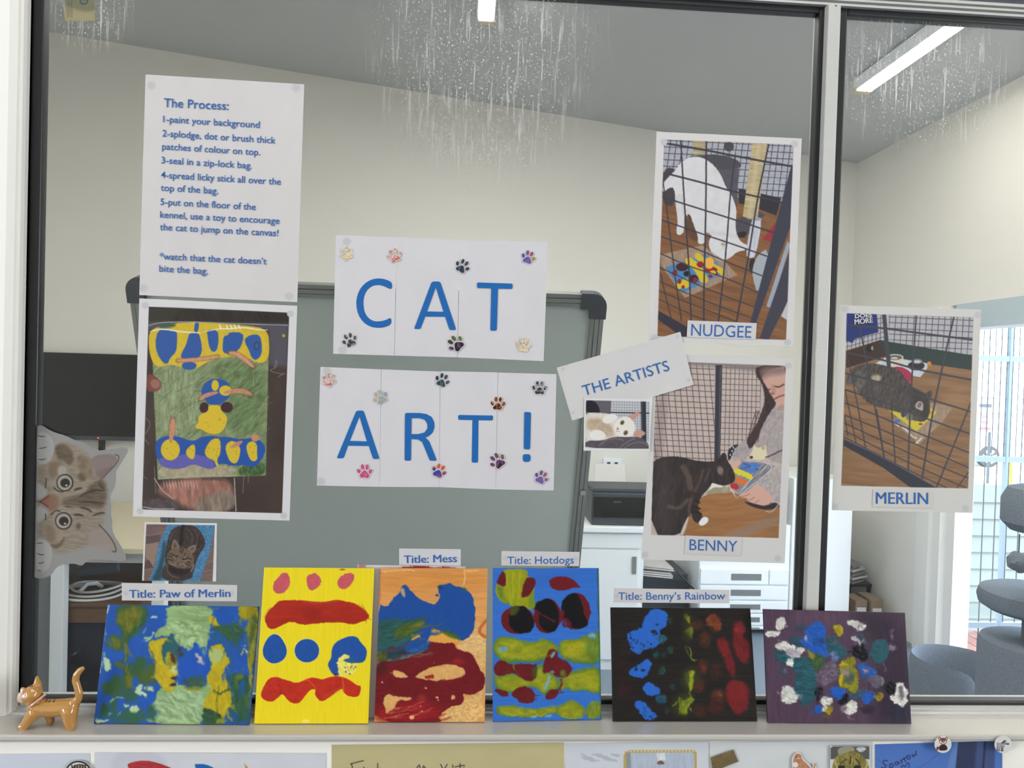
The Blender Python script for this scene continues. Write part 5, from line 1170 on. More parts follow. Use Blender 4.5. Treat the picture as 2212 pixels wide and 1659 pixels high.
a.poly([(470, 360), (600, 400), (640, 560), (560, 600), (480, 470)], (140, 122, 100), soft=9, var=.2, vs=(4, 9)); a.ell(490, 1060, 22, 32, BR, soft=6); a.poly([(200, 1240), (300, 1240), (360, 1150), (350, 1220), (280, 1290)], (112, 94, 76), soft=6); a.poly([(160, 1060), (250, 1050), (280, 1200), (200, 1230)], (140, 122, 100), soft=8)
for p, w in (([(450, 712), (480, 700), (525, 690)], 22), ([(500, 775), (570, 735), (650, 712), (745, 715)], 20), ([(505, 880), (570, 890), (622, 925)], 18), ([(445, 952), (490, 948), (540, 960)], 20), ([(630, 960), (690, 935), (745, 930)], 18), ([(690, 640), (710, 690), (750, 690)], 14), ([(490, 825), (620, 825), (740, 840)], 16), ([(360, 870), (420, 875)], 10)): a.line(p, (66, 56, 46), w, soft=3, taper=True, var=.2)
a.poly([(290, 470), (370, 480), (380, 560), (290, 580)], (178, 172, 160), soft=6)
for ex, ey in ((360, 640), (347, 1010)):
    a.ell(ex, ey, 84, 86, (58, 50, 44), soft=2); a.ell(ex - 2, ey, 70, 72, (184, 178, 162), soft=1.5); a.ell(ex, ey, 56, 56, (168, 158, 140), soft=4); a.ell(ex + 2, ey + 3, 47, 44, (40, 38, 37)); a.ell(ex + 14, ey + 26, 12, 9, (206, 204, 200))
a.line([(250, 690), (300, 725), (340, 728)], (58, 48, 42), 12, soft=2); a.line([(225, 950), (270, 905), (310, 915)], (58, 48, 42), 12, soft=2)
a.poly([(615, 395), (700, 365), (850, 368), (868, 430), (800, 520), (700, 615), (640, 520)], (138, 118, 116), soft=4); a.poly([(620, 1285), (850, 1312), (830, 1210), (700, 1060), (560, 1150)], (166, 152, 144), soft=6)
for k in range(12): x = 640 + k * 18; a.line([(x + 20, 370), (x - 5, 450), (x + 5, 560 - k * 8)], (190, 182, 176), 5, a=.8, taper=True)
for k in range(9): x = 640 + k * 22; a.line([(x, 1300), (x + 10, 1240)], (184, 174, 168), 5, a=.8)
a.line([(845, 368), (888, 378), (872, 440), (800, 520), (700, 620)], (92, 76, 62), 9, soft=2); a.line([(690, 1045), (780, 1140), (840, 1230), (862, 1312), (820, 1305)], (92, 72, 60), 11, soft=2)
a.poly([(200, 740), (310, 770), (300, 890), (210, 930), (170, 840)], (146, 112, 88), soft=8); a.poly([(122, 822), (205, 765), (218, 850), (195, 872)], (168, 100, 86), soft=2); a.line([(120, 822), (205, 765)], (70, 50, 44), 9, soft=2); a.line([(120, 824), (195, 872)], (70, 50, 44), 9, soft=2); a.line([(80, 820), (125, 822)], (80, 70, 66), 8)
a.poly([(80, 620), (180, 690), (190, 760), (110, 810), (80, 790)], (184, 181, 177), soft=7); a.poly([(80, 850), (180, 890), (200, 930), (160, 990), (80, 1050)], (184, 181, 177), soft=7)
for k in range(16): x = 88 + k * 6; a.line([(x, 468), (x + 5, 600 - k * 3)], (176, 164, 146) if k % 2 else (120, 104, 88), 5, a=.4, taper=True); a.line([(x, 1170), (x + 4, 1050 + k * 2)], (176, 164, 146) if k % 2 else (120, 104, 88), 5, a=.4, taper=True)
a.lines([[(180, 600), (170, 690)], [(170, 940), (175, 1000)]], (50, 42, 38), 9)
a.poly([(85, 140), (180, 155), (250, 225), (255, 360), (195, 462), (80, 468)], (186, 184, 180), soft=4); a.poly([(75, 1185), (160, 1182), (230, 1255), (242, 1350), (195, 1500), (75, 1510)], (186, 184, 180), soft=4)
a.lines([[(95, 183), (130, 195), (172, 187)], [(105, 308), (150, 305), (185, 292)], [(100, 414), (140, 418), (178, 408)], [(82, 1226), (150, 1224)], [(90, 1325), (130, 1340), (158, 1334)], [(100, 1418), (130, 1420), (160, 1408)], [(90, 1488), (135, 1494)]], (72, 62, 54), 9, taper=True); a.line([(80, 110), (75, 700), (66, 1500)], (120, 116, 112), 10, soft=4, a=.7)
a.c *= .84
tag(a.build('kitten_decal', M['print'], KP, cut=KO), 'kitten decal peeking sideways from the window jamb', 'decal')

# small tabby photo
cL = (300, 1120, 11.061)
a = Art(quadY(W2(cL, [(135, 90), (1865, 112), (1845, 1503), (78, 1487)]), -.0012), 1.0, (212, 208, 208), cL, 79)
ph = [(178, 135), (1815, 160), (1762, 1505), (115, 1490)]
a.poly(ph, (114, 94, 88), sm=0, soft=.7, var=.12, vs=(30, 4), rot=-.1); a.setclip(ph)
a.poly([(170, 440), (520, 400), (500, 560), (170, 610)], (88, 74, 70), sm=0, soft=1); a.poly([(165, 620), (480, 560), (350, 1180), (240, 1000), (150, 920)], (140, 116, 104), sm=0, soft=1); a.poly([(150, 1010), (240, 1000), (345, 1170), (130, 1210)], (84, 68, 64), sm=0, soft=1); a.lines([[(170, 440), (520, 395)], [(240, 1000), (350, 1180)], [(1600, 1140), (1780, 1090)]], (78, 62, 58), 14)
a.poly([(685, 140), (1820, 160), (1700, 800), (1450, 1505), (240, 1490), (390, 1110), (450, 700), (560, 420)], (72, 122, 158), sm=0, soft=1, wob=1, wf=3, var=.3, vs=(2.2, 2.2))
a.poly([(640, 500), (640, 900), (560, 1200), (560, 1490), (260, 1490), (450, 1200), (540, 860), (560, 600)], (34, 62, 72), soft=7, a=.85)
CB_ = (60, 50, 47)
a.poly([(640, 1100), (620, 800), (720, 400), (780, 270), (900, 190), (1100, 155), (1300, 165), (1420, 240), (1530, 400), (1595, 560), (1565, 680), (1420, 900), (1330, 1180), (1250, 1490), (560, 1490), (540, 1230)], CB_, sm=1, soft=1.6, wob=.8, wf=2, var=.4, vs=(2, 5), rot=.5)
a.line([(1060, 170), (1020, 300), (1010, 600)], (26, 24, 26), 80, soft=6); a.lines([[(1200, 250), (1300, 420), (1250, 620)], [(1350, 300), (1430, 480), (1350, 700)], [(800, 330), (760, 500)]], (92, 78, 70), 26, soft=3, wob=1, a=.7); a.lines([[(1200, 200), (1330, 380)], [(1450, 420), (1420, 700)]], (34, 28, 28), 30, soft=4, a=.7)
a.poly([(770, 720), (800, 560), (850, 488), (920, 560), (980, 690), (960, 750), (800, 750)], (120, 102, 88), sm=1); a.poly([(810, 720), (850, 540), (930, 690)], (88, 72, 58), soft=2); a.poly([(1140, 745), (1200, 670), (1350, 618), (1380, 680), (1300, 860)], (120, 104, 96), sm=1); a.poly([(1190, 735), (1340, 650), (1290, 800)], (96, 78, 72), soft=2)
a.poly([(650, 900), (760, 740), (860, 715), (1000, 695), (1150, 720), (1250, 800), (1330, 960), (1300, 1140), (1150, 1210), (950, 1205), (850, 1160), (690, 1050)], (104, 86, 70), sm=1, soft=2, var=.25, vs=(5, 2))
a.lines([[(955, 800), (925, 900)], [(1010, 720), (990, 800)], [(1060, 735), (1030, 830)], [(1105, 830), (1085, 910)], [(700, 900), (790, 920)], [(680, 970), (800, 1000)], [(1150, 1030), (1230, 1060)], [(1120, 1080), (1220, 1120)], [(760, 860), (850, 870)], [(1150, 940), (1260, 980)]], (44, 36, 32), 24, soft=2)
a.lines([[(940, 880), (960, 800)], [(1120, 880), (1080, 960)], [(830, 900), (880, 970)], [(1030, 990), (1080, 1010), (1160, 1000)], [(870, 1060), (930, 1130), (1030, 1080)], [(700, 1060), (860, 1120)], [(1040, 1060), (1110, 1130)]], (166, 146, 122), 14, soft=2, taper=True)
a.ell(880, 905, 46, 24, (30, 26, 24), rot=.35); a.ell(1095, 975, 62, 24, (30, 26, 24), rot=-.1); a.ell(870, 900, 20, 12, (110, 96, 50)); a.ell(1110, 975, 22, 11, (110, 96, 50))
a.poly([(930, 960), (1010, 960), (1000, 1060), (920, 1060)], (116, 94, 72), soft=4); a.poly([(895, 1075), (965, 1080), (930, 1145)], (60, 42, 34), soft=2)
a.poly([(680, 1120), (900, 1195), (1200, 1200), (1240, 1270), (1000, 1375), (750, 1295)], (36, 29, 31), soft=5); a.line([(655, 1070), (680, 1250), (760, 1370), (930, 1420)], (112, 96, 84), 16, soft=3); a.line([(1310, 1100), (1290, 1200), (1240, 1260)], (170, 156, 140), 16, soft=3); a.lines([[(1050, 1180), (1110, 1290)], [(1070, 1170), (1140, 1250)]], (150, 140, 130), 5); a.setclip(None)
tag(a.build('photo_print', M['print'], KP), 'small photo of a dark tabby cat crouching on a blue towel', 'photo')

# painting titles
cP1 = (190, 1110, 3.529); cP2 = (540, 1180, 4.146); cP3 = (800, 1170, 4.046); cP4 = (1050, 1170, 4.046); cP5 = (1300, 1250, 5.029); cP6 = (1640, 1290, 5.72)
plate(cP1, [(258, 525), (1138, 543), (1135, 667), (258, 660)], -.0030, 'Title: Paw of Merlin', (316, 640), (1084, 634), 60, 'title strip reading Title: Paw of Merlin', 'title label', 'title_label', dp=[(290, 605), (1095, 605)])
plate(cP3, [(252, 60), (790, 66), (790, 218), (252, 218)], -.0012, 'Title: Mess', (296, 188), (756, 178), 66, 'title strip reading Title: Mess', 'title label', 'title_label', (204, 203, 206))
plate(cP4, [(135, 82), (818, 90), (813, 215), (133, 208)], -.0012, 'Title: Hotdogs', (187, 196), (768, 191), 64, 'title strip reading Title: Hotdogs', 'title label', 'title_label', dp=[(165, 145), (785, 148)])
plate(cP5, [(132, 102), (1390, 122), (1383, 268), (126, 258)], -.0012, 'Title: Benny\u2019s Rainbow', (180, 230), (1340, 226), 80, 'title strip reading Title: Benny\u2019s Rainbow', 'title label', 'title_label', dp=[(165, 190), (1345, 190)])

# tan tag on the glass, upper corner
cT = (0, 0, 4.74)
a = Art(quadY(W2(cT, [(660, -60), (970, -60), (972, 210), (665, 212)]), -.0008), 1.3, (140, 134, 104), cT, 83)
a.poly([(655, -70), (980, -70), (980, 110), (900, 125), (800, 110), (700, 60), (655, 70)], (112, 112, 88), soft=6, var=.08); a.poly([(655, 120), (980, 120), (980, 215), (655, 215)], (166, 152, 112), soft=20, a=.6)
a.ell(858, 8, 44, 42, (66, 76, 76)); a.ell(858, 8, 28, 26, (112, 118, 108)); a.lines([[(842, 0), (858, 12), (874, 0)]], (66, 76, 76), 7)
for k in range(13): a.line([(690, 4 + k * 14), (702, 8 + k * 14)], (78, 72, 54), 5); a.line([(712, 20 + k * 12), (718, 26 + k * 12)], (84, 78, 58), 4); a.line([(730, 2 + k * 14), (740, 8 + k * 14)], (78, 72, 54), 5); 
for k in range(4): a.line([(765, k * 12), (778, k * 12 + 6)], (90, 84, 64), 4)
tag(a.build('tan_tag', M['print'], KP), 'tan tag with tiny print and a round emblem, high on the glass', 'tag')
# ------------------------------------------------------------------ six canvases leaning on the window
KS = (1.10, 1.08, 1.06)
def canvas(crop, cs_, ytop, base, step=1.35, seed=3):
    q = W2(crop, cs_); c = [onY(q[0][0], q[0][1], ytop), onY(q[1][0], q[1][1], ytop), onZ(q[2][0], q[2][1], ZS + .0012), onZ(q[3][0], q[3][1], ZS + .0012)]
    return Art(c, step, base, crop, seed)
def done(a, label, edge, hs=1.0):
    o = a.build('painting', M['paint'], KS, thick=.0030, edge=edge, hs=hs)
    return tag(o, label, 'painting', 'cat paintings on the window sill')
H = .00035
# blue and green: Paw of Merlin
a = canvas(cP1, [(150, 692), (1305, 708), (1230, 1607), (45, 1598)], -.0075, (30, 80, 164), seed=7)
a.streak(.08, 30, 12, 4)
GR, OL, PG, YW, TE = (48, 86, 48), (110, 108, 28), (138, 168, 112), (184, 162, 24), (40, 88, 96)
a.poly([(560, 695), (980, 700), (940, 780), (920, 860), (915, 1000), (900, 1100), (940, 1320), (900, 1400), (870, 1500), (882, 1610), (410, 1600), (500, 1500), (520, 1380), (560, 1310), (650, 1320), (700, 1290), (690, 1150), (760, 1040), (700, 990), (640, 930), (520, 945), (510, 890), (600, 850), (610, 780)], PG, var=.14, vs=(26, 4), h=H, wob=1.5)
a.poly([(560, 800), (930, 830), (920, 1000), (760, 1040), (640, 930)], (150, 178, 126), var=.3, vs=(7, 6), h=H, soft=6); a.poly([(540, 1340), (900, 1330), (880, 1600), (440, 1595)], (148, 176, 130), var=.26, vs=(18, 5), rot=.65, h=H * 1.3, soft=6)
rn = random.Random(11)
for k in range(26): x, y = rn.uniform(580, 930), rn.uniform(705, 950); a.line([(x, y), (x + rn.uniform(60, 150), y + rn.uniform(-8, 12))], rn.choice(((98, 126, 76), (168, 194, 142))), 6, soft=1, a=.7, h=H * .6)
for k in range(30): x, y = rn.uniform(500, 850), rn.uniform(1350, 1560); a.line([(x, y), (x + rn.uniform(30, 110), y + rn.uniform(20, 90))], rn.choice(((98, 126, 82), (172, 196, 152), (112, 140, 94))), 7, soft=1, a=.7, h=H * .6)
a.poly([(205, 695), (445, 700), (450, 800), (400, 900), (330, 960), (290, 1000), (250, 900), (215, 780)], GR, soft=7, wob=2, var=.2, vs=(3, 14)); a.poly([(215, 745), (280, 740), (300, 720), (420, 720), (390, 850), (300, 920), (240, 850)], OL, soft=10, wob=3, var=.3, vs=(2.5, 12), a=.85)
a.poly([(380, 900), (440, 870), (420, 940)], (30, 84, 130), soft=5)
a.ell(205, 985, 72, 56, GR, soft=5, rot=.4); a.ell(200, 985, 52, 40, (98, 106, 30), soft=8, rot=.4, var=.2)
a.line([(285, 930), (290, 1060), (285, 1200), (300, 1390)], (58, 86, 44), 46, soft=5, wob=2); a.line([(288, 1000), (284, 1200)], (124, 116, 50), 12, soft=3, wob=1.5)
a.ell(235, 1155, 52, 20, (84, 98, 34), soft=5, rot=.5); a.ell(320, 1245, 34, 80, (96, 104, 30), soft=8); a.ell(380, 1170, 60, 90, GR, soft=10, rot=.5); a.ell(165, 1330, 60, 50, GR, soft=8); a.ell(225, 1310, 40, 90, GR, soft=8); a.ell(440, 1230, 60, 60, (62, 88, 40), soft=8)
a.ell(320, 1380, 60, 50, (44, 86, 70), soft=10); a.ell(230, 1540, 90, 60, (38, 86, 90), soft=12); a.ell(330, 1540, 80, 60, (44, 90, 66), soft=12); a.ell(120, 1500, 50, 60, (34, 84, 104), soft=10); a.ell(200, 1440, 20, 70, (44, 88, 60), soft=6, rot=.4); a.ell(470, 1520, 70, 50, (44, 88, 96), soft=10); a.poly([(370, 1595), (520, 1480), (500, 1430), (400, 1560)], (48, 88, 60), soft=6); a.ell(120, 1480, 24, 40, (40, 80, 50), soft=6)
PFL = (176, 200, 154)
a.ell(140, 1150, 24, 52, PFL, soft=3, wob=2.5, rot=-.2, h=H); a.ell(120, 1080, 16, 20, (120, 160, 130), soft=4, wob=2); a.poly([(350, 1340), (395, 1288), (430, 1300), (410, 1350), (450, 1390), (440, 1410), (370, 1370)], PFL, soft=2, wob=2, h=H, var=.15); a.ell(470, 1330, 28, 20, PFL, soft=3, wob=2, h=H); a.ell(352, 1492, 40, 26, PFL, soft=3, wob=2, h=H); a.ell(292, 1454, 20, 12, PFL, soft=3, wob=1.5); a.poly([(142, 1506), (172, 1508), (174, 1534), (144, 1534)], PFL, sm=0); a.poly([(60, 1560), (110, 1556), (170, 1585), (70, 1592)], PFL, soft=3, wob=2); a.lines([[(190, 1440), (230, 1390), (270, 1410)], [(235, 1530), (250, 1490)], [(415, 970), (470, 965), (510, 890)], [(430, 890), (450, 875)]], PFL, 9, wob=1.5); a.ell(500, 794, 26, 10, (170, 200, 180), soft=2, wob=1.5); a.ell(460, 940, 30, 14, (150, 180, 130), soft=3, wob=2)
a.lines([[(152, 710), (148, 760)], [(136, 830), (132, 920)], [(96, 1130), (88, 1220)]], (200, 206, 190), 6, wob=1)
a.poly([(470, 965), (560, 950), (620, 945), (600, 1000), (560, 1000), (570, 1100), (600, 1150), (690, 1160), (690, 1200), (640, 1300), (665, 1365), (600, 1352), (540, 1300), (495, 1210), (520, 1180), (480, 1100), (448, 1025)], YW, wob=2, var=.12, vs=(4, 10), h=H); a.poly([(450, 960), (480, 1040), (528, 1190), (490, 1110)], (30, 76, 120), soft=3); a.ell(470, 1210, 40, 70, (70, 90, 36), soft=9)
a.poly([(555, 1000), (600, 970), (640, 892), (660, 960), (690, 985), (745, 1060), (730, 1090), (690, 1110), (640, 1040), (590, 1130), (570, 1080)], TE, wob=1.5, soft=1.6); a.poly([(590, 1080), (640, 1040), (680, 1060), (690, 1180), (640, 1220), (600, 1150)], (150, 146, 44), soft=4, wob=3, var=.3, vs=(3, 8)); a.ell(660, 1095, 20, 46, (72, 48, 30), soft=4, wob=1.5, rot=-.2); a.ell(710, 1050, 14, 34, (56, 54, 56), soft=4); a.ell(655, 1185, 34, 24, (196, 196, 120), soft=5, wob=2); a.ell(656, 1236, 26, 14, (62, 44, 30), soft=2); a.ell(655, 1308, 32, 13, (58, 36, 34), soft=2); a.ell(655, 1270, 26, 18, (176, 150, 24), soft=3)
a.poly([(700, 1100), (750, 1040), (790, 1036), (792, 1000), (812, 988), (838, 1002), (842, 1042), (862, 1020), (890, 1016), (906, 1050), (905, 1110), (938, 1150), (925, 1235), (890, 1305), (760, 1312), (690, 1305), (690, 1180)], (28, 80, 172), wob=.8); a.poly([(805, 1060), (830, 1080), (890, 1140), (880, 1165), (820, 1110)], (188, 172, 164), soft=2, wob=2, h=H); a.ell(880, 1065, 22, 34, (90, 130, 150), soft=6); a.poly([(740, 1270), (820, 1210), (890, 1270), (900, 1310), (760, 1312)], (52, 84, 70), soft=8); a.lines([[(725, 1275), (775, 1270)], [(750, 1245), (752, 1300)]], (24, 40, 70), 5); a.poly([(720, 1310), (860, 1315), (840, 1340), (740, 1335)], (126, 124, 24), soft=3)
a.poly([(920, 770), (955, 775), (1015, 850), (1000, 875), (918, 860)], YW, wob=1.5, h=H); a.poly([(930, 870), (1020, 850), (1150, 840), (1225, 950), (1200, 1060), (1120, 1000), (1050, 960)], GR, soft=9, wob=3, var=.2, vs=(8, 3), rot=.6); a.poly([(920, 900), (1020, 900), (1090, 1010), (1120, 1160), (1060, 1180), (1050, 1050), (960, 980)], (34, 84, 140), soft=7, wob=3)
a.poly([(1130, 705), (1310, 708), (1290, 950), (1255, 1220), (1215, 1560), (1232, 1200), (1200, 900), (1240, 790), (1175, 815)], (152, 140, 24), soft=3, wob=2.5, var=.2, vs=(3, 14)); a.poly([(1240, 780), (1285, 770), (1270, 1000), (1230, 1000)], (60, 90, 44), soft=6, a=.8); a.ell(1190, 1020, 50, 110, (26, 76, 160), soft=12)
for k in range(26): x, y = rn.uniform(1020, 1240), rn.uniform(770, 1200); a.line([(x, y), (x + rn.uniform(-20, 40), y + rn.uniform(-10, 60))], rn.choice(((150, 160, 110), (46, 90, 150), (130, 130, 50))), 5, soft=1, a=.55, wob=1)
for k in range(9): a.ell(1190 + rn.uniform(-20, 40), 1040 + rn.uniform(-50, 60), 7, 7, (206, 190, 110))
a.poly([(930, 1015), (1000, 990), (1060, 1080), (1075, 1150), (1030, 1180), (1048, 1230), (1062, 1310), (1104, 1330), (1092, 1420), (1055, 1540), (990, 1535), (900, 1470), (872, 1500), (880, 1440), (910, 1380), (930, 1310), (895, 1270), (960, 1150), (920, 1110)], (180, 160, 24), wob=2, var=.14, vs=(4, 12), h=H); a.ell(980, 1085, 52, 54, (164, 180, 108), soft=5, wob=3, h=H); a.line([(1000, 1300), (992, 1380), (988, 1525)], (84, 84, 26), 8, soft=2); a.line([(950, 1350), (990, 1385), (1090, 1330)], (60, 80, 46), 14, soft=2, wob=1.5)
a.poly([(1050, 1240), (1130, 1210), (1210, 1220), (1240, 1340), (1210, 1570), (1100, 1605), (1060, 1520), (1105, 1410), (1110, 1330)], (42, 82, 56), soft=6, wob=3, var=.3, vs=(5, 9)); a.ell(1150, 1245, 34, 26, (88, 110, 40), soft=4); a.ell(1110, 1550, 40, 50, (26, 78, 140), soft=8); a.ell(1180, 1330, 24, 60, (30, 82, 130), soft=8); a.poly([(872, 1500), (900, 1480), (1000, 1520), (1075, 1600), (880, 1608)], (44, 78, 50), soft=3, wob=2, var=.5, vs=(9, 3), rot=.5); a.poly([(980, 1560), (1060, 1560), (1060, 1600), (960, 1600)], (120, 136, 36), soft=4, wob=2); a.poly([(1200, 1500), (1240, 1480), (1232, 1605), (1190, 1605)], (34, 76, 100), soft=6)
a.warp(6.5, 24, 3); a.warp(2.5, 7, 5)
for k in range(110):
    x, y = rn.choice((rn.uniform(80, 480), rn.uniform(960, 1250))), rn.uniform(720, 1580); t = rn.uniform(1.0, 2.2); L = rn.uniform(40, 130); a.smudge(x, y, L * math.cos(t), L * math.sin(t), rn.uniform(10, 30), .6)
for k in range(40): x, y = rn.uniform(480, 960), rn.uniform(900, 1380); t = rn.uniform(0, 6.3); a.smudge(x, y, 60 * math.cos(t), 60 * math.sin(t), rn.uniform(8, 20), .5)
a.warp(2.2, 5, 9)
done(a, 'blue and green swirled canvas under the Paw of Merlin title', (50, 84, 54))

# yellow
a = canvas(cP2, [(127, 190), (1113, 198), (1058, 1588), (37, 1590)], -.0115, (231, 208, 28), seed=9)
a.streak(.03, 2.2, 40, 8); a.h += fbm(a.PX / 2.4, a.PY / 30, 3) * .00012
PK = (194, 84, 94)
for p in ([(275, 255), (300, 232), (340, 245), (362, 290), (350, 370), (300, 420), (240, 425), (205, 390), (208, 330)], [(500, 290), (520, 255), (560, 245), (585, 238), (635, 280), (640, 330), (600, 380), (540, 402), (510, 350)], [(780, 310), (830, 250), (900, 235), (940, 255), (925, 320), (870, 380), (810, 386), (785, 345)]): a.poly(p, PK, wob=1.6, wf=3, var=.06, h=H * .5)
a.ell(825, 210, 26, 8, (176, 80, 70), wob=1.5)
RD = (164, 38, 24)
a.poly([(125, 650), (170, 570), (220, 530), (250, 490), (330, 480), (430, 482), (520, 490), (640, 500), (720, 490), (790, 475), (860, 495), (940, 510), (1000, 550), (1060, 600), (1070, 650), (980, 685), (900, 705), (830, 680), (700, 685), (600, 690), (500, 705), (430, 695), (380, 672), (320, 690), (260, 720), (210, 745), (160, 735)], RD, wob=1.2, wf=3, var=.1, vs=(22, 6), h=H)
a.ell(560, 600, 90, 60, (142, 28, 22), soft=10, a=.6); a.lines([[(480, 498), (640, 512), (800, 488)]], (196, 74, 40), 14, soft=3, wob=1, a=.6); a.lines([[(970, 520), (1040, 580), (1065, 620)], [(1000, 520), (1060, 610)], [(1040, 690), (1050, 640), (1085, 660)]], (190, 110, 36), 6, wob=1); a.line([(130, 640), (160, 570), (185, 550)], (204, 150, 40), 10, soft=2)
BU = (28, 78, 154)
def halo(p, c, **k):
    a.poly([((x - np.mean([q[0] for q in p])) * 1.035 + np.mean([q[0] for q in p]), (y - np.mean([q[1] for q in p])) * 1.035 + np.mean([q[1] for q in p])) for x, y in p], (240, 228, 130), soft=2); a.poly(p, c, **k)
halo([(215, 782), (265, 800), (300, 850), (330, 910), (330, 970), (300, 1020), (240, 1050), (180, 1048), (125, 1000), (110, 940), (125, 880), (165, 810)], BU, h=H, var=.04, sm=1)
t = np.linspace(0, 2 * math.pi, 18, endpoint=False); halo([(510 + 112 * math.cos(q), 935 + 107 * math.sin(q)) for q in t], BU, h=H, var=.04, sm=1)
a.poly([(905, 800), (965, 815), (990, 860), (1040, 910), (1050, 960), (1025, 1040), (960, 1045), (900, 1040), (820, 1040), (790, 1090), (805, 1160), (745, 1155), (705, 1090), (695, 1050), (730, 1000), (730, 920), (765, 860), (830, 825)], BU, sm=1, h=H, var=.04)
a.poly([(780, 1005), (850, 968), (905, 1000), (820, 1020), (900, 1045), (960, 1050), (965, 1110), (890, 1165), (800, 1160), (785, 1090)], (232, 216, 100), soft=2, wob=3.5, wf=4, var=.1); a.poly([(820, 1005), (900, 1000), (1000, 1045), (880, 1050)], (40, 90, 130), soft=3, wob=3); a.ell(860, 980, 30, 10, (232, 214, 90), wob=2)
for k in range(14): a.ell(rn.uniform(800, 960), rn.uniform(1050, 1150), rn.uniform(3, 10), rn.uniform(3, 8), rn.choice(((60, 90, 90), (80, 100, 60), (40, 60, 90))), wob=1)
a.poly([(745, 1158), (765, 1130), (785, 1160)], (70, 40, 60), soft=2)
a.poly([(95, 1320), (125, 1250), (165, 1185), (230, 1165), (300, 1190), (350, 1205), (420, 1228), (480, 1200), (540, 1175), (600, 1180), (650, 1195), (700, 1175), (760, 1160), (830, 1170), (900, 1200), (960, 1250), (1000, 1245), (985, 1330), (950, 1352), (880, 1345), (840, 1310), (830, 1270), (780, 1300), (730, 1340), (650, 1395), (600, 1365), (580, 1320), (590, 1280), (545, 1280), (500, 1330), (460, 1390), (410, 1415), (350, 1390), (310, 1340), (290, 1320), (250, 1350), (215, 1390), (150, 1390), (105, 1360)], (184, 42, 26), wob=.8, var=.1, vs=(9, 6), h=H)
a.lines([[(500, 1190), (560, 1230), (590, 1290)], [(830, 1180), (840, 1300)]], (214, 90, 40), 10, soft=2, wob=1.5, a=.8); a.lines([[(250, 1350), (290, 1300), (260, 1240)], [(620, 1340), (720, 1300), (810, 1240)]], (150, 28, 22), 12, soft=4, wob=1.5, a=.7)
for k in range(22): x = 640 + k * 9; a.line([(x, 1320 - k * 3), (x + 12, 1375 - k * 4)], (206, 120, 36), 3, a=.6)
a.ell(500, 1565, 36, 14, (238, 222, 110), soft=3)
done(a, 'yellow canvas with pink dots, blue dots and wavy red bands', (214, 194, 40))

# canvas hidden behind, only its upper edge shows
a = Art([onY(772, 1220, -.0055), onY(1006, 1224, -.0055), onZ(1010, 1552, ZS + .0012), onZ(768, 1552, ZS + .0012)], 4, (200, 192, 188), (0, 0, 1), 5)
a.poly([(840, 1218), (1010, 1222), (1006, 1300), (850, 1300)], (140, 40, 52), soft=3, wob=4); a.ell(782, 1222, 10, 5, (170, 110, 120)); a.ell(940, 1222, 14, 5, (220, 200, 200))
o = a.build('painting', M['paint'], KS, thick=.0025, edge=(206, 190, 188)); tag(o, 'canvas hidden behind the Mess painting, only its pink and red edge showing', 'painting', 'cat paintings on the window sill')

# orange, blue and dark red: Mess
a = canvas(cP3, [(88, 232), (1025, 235), (1000, 1577), (33, 1578)], -.0115, (213, 150, 84), seed=13)
a.streak(.10, 60, 2.4, 9, rot=.03); a.poly([(60, 225), (1030, 230), (1020, 420), (600, 440), (80, 460)], (204, 134, 62), soft=30, a=.7, var=.14, vs=(50, 2.2)); a.poly([(800, 830), (1020, 640), (1005, 1580), (560, 1580), (640, 1440), (920, 1340), (1000, 1200)], (212, 168, 106), soft=16, var=.14, vs=(6, 4), h=H); a.ell(900, 900, 120, 90, (218, 176, 116), soft=12, var=.2, vs=(4, 2.5), h=H)
a.lines([[(100, 262), (240, 248), (380, 256)], [(820, 250), (830, 330), (812, 380)], [(840, 260), (940, 250)]], (226, 180, 118), 12, wob=2, h=H)
a.line([(90, 240), (80, 560)], (196, 104, 54), 10, wob=1.5)
a.line([(1015, 690), (960, 740), (955, 800), (1005, 832)], (192, 96, 44), 26, soft=2)
BM = (25, 72, 146)
a.poly([(70, 540), (145, 578), (190, 500), (250, 460), (275, 385), (310, 375), (345, 410), (395, 482), (540, 555), (600, 515), (605, 450), (590, 405), (600, 385), (650, 370), (710, 357), (720, 385), (830, 410), (900, 480), (912, 560), (917, 720), (880, 820), (820, 862), (760, 856), (700, 810), (600, 780), (530, 755), (530, 820), (480, 880), (520, 920), (400, 980), (350, 970), (50, 970), (55, 900)], BM, sm=1, wob=.8, h=H, var=.04)
a.ell(582, 466, 16, 10, BM); a.poly([(262, 430), (285, 400), (310, 440), (305, 490), (270, 455)], (176, 150, 110), wob=2, soft=2); a.ell(610, 400, 22, 20, (26, 62, 100), soft=3); a.ell(820, 425, 26, 18, (40, 80, 100), soft=5)
a.poly([(60, 690), (200, 670), (330, 690), (500, 650), (510, 670), (420, 740), (400, 850), (300, 890), (150, 940), (55, 970)], (40, 84, 78), soft=10, wob=4, var=.3, vs=(14, 3), rot=-.25); a.poly([(230, 740), (330, 720), (430, 690), (460, 710), (380, 800), (250, 850), (200, 830)], (74, 92, 34), soft=10, wob=4, var=.3, vs=(10, 3), rot=-.3); a.ell(430, 720, 50, 16, (120, 112, 30), soft=6, rot=-.35); a.ell(380, 830, 24, 20, (130, 118, 36), soft=6); a.poly([(390, 820), (430, 812), (440, 838), (410, 835), (370, 868), (355, 862)], (214, 158, 70), soft=2)
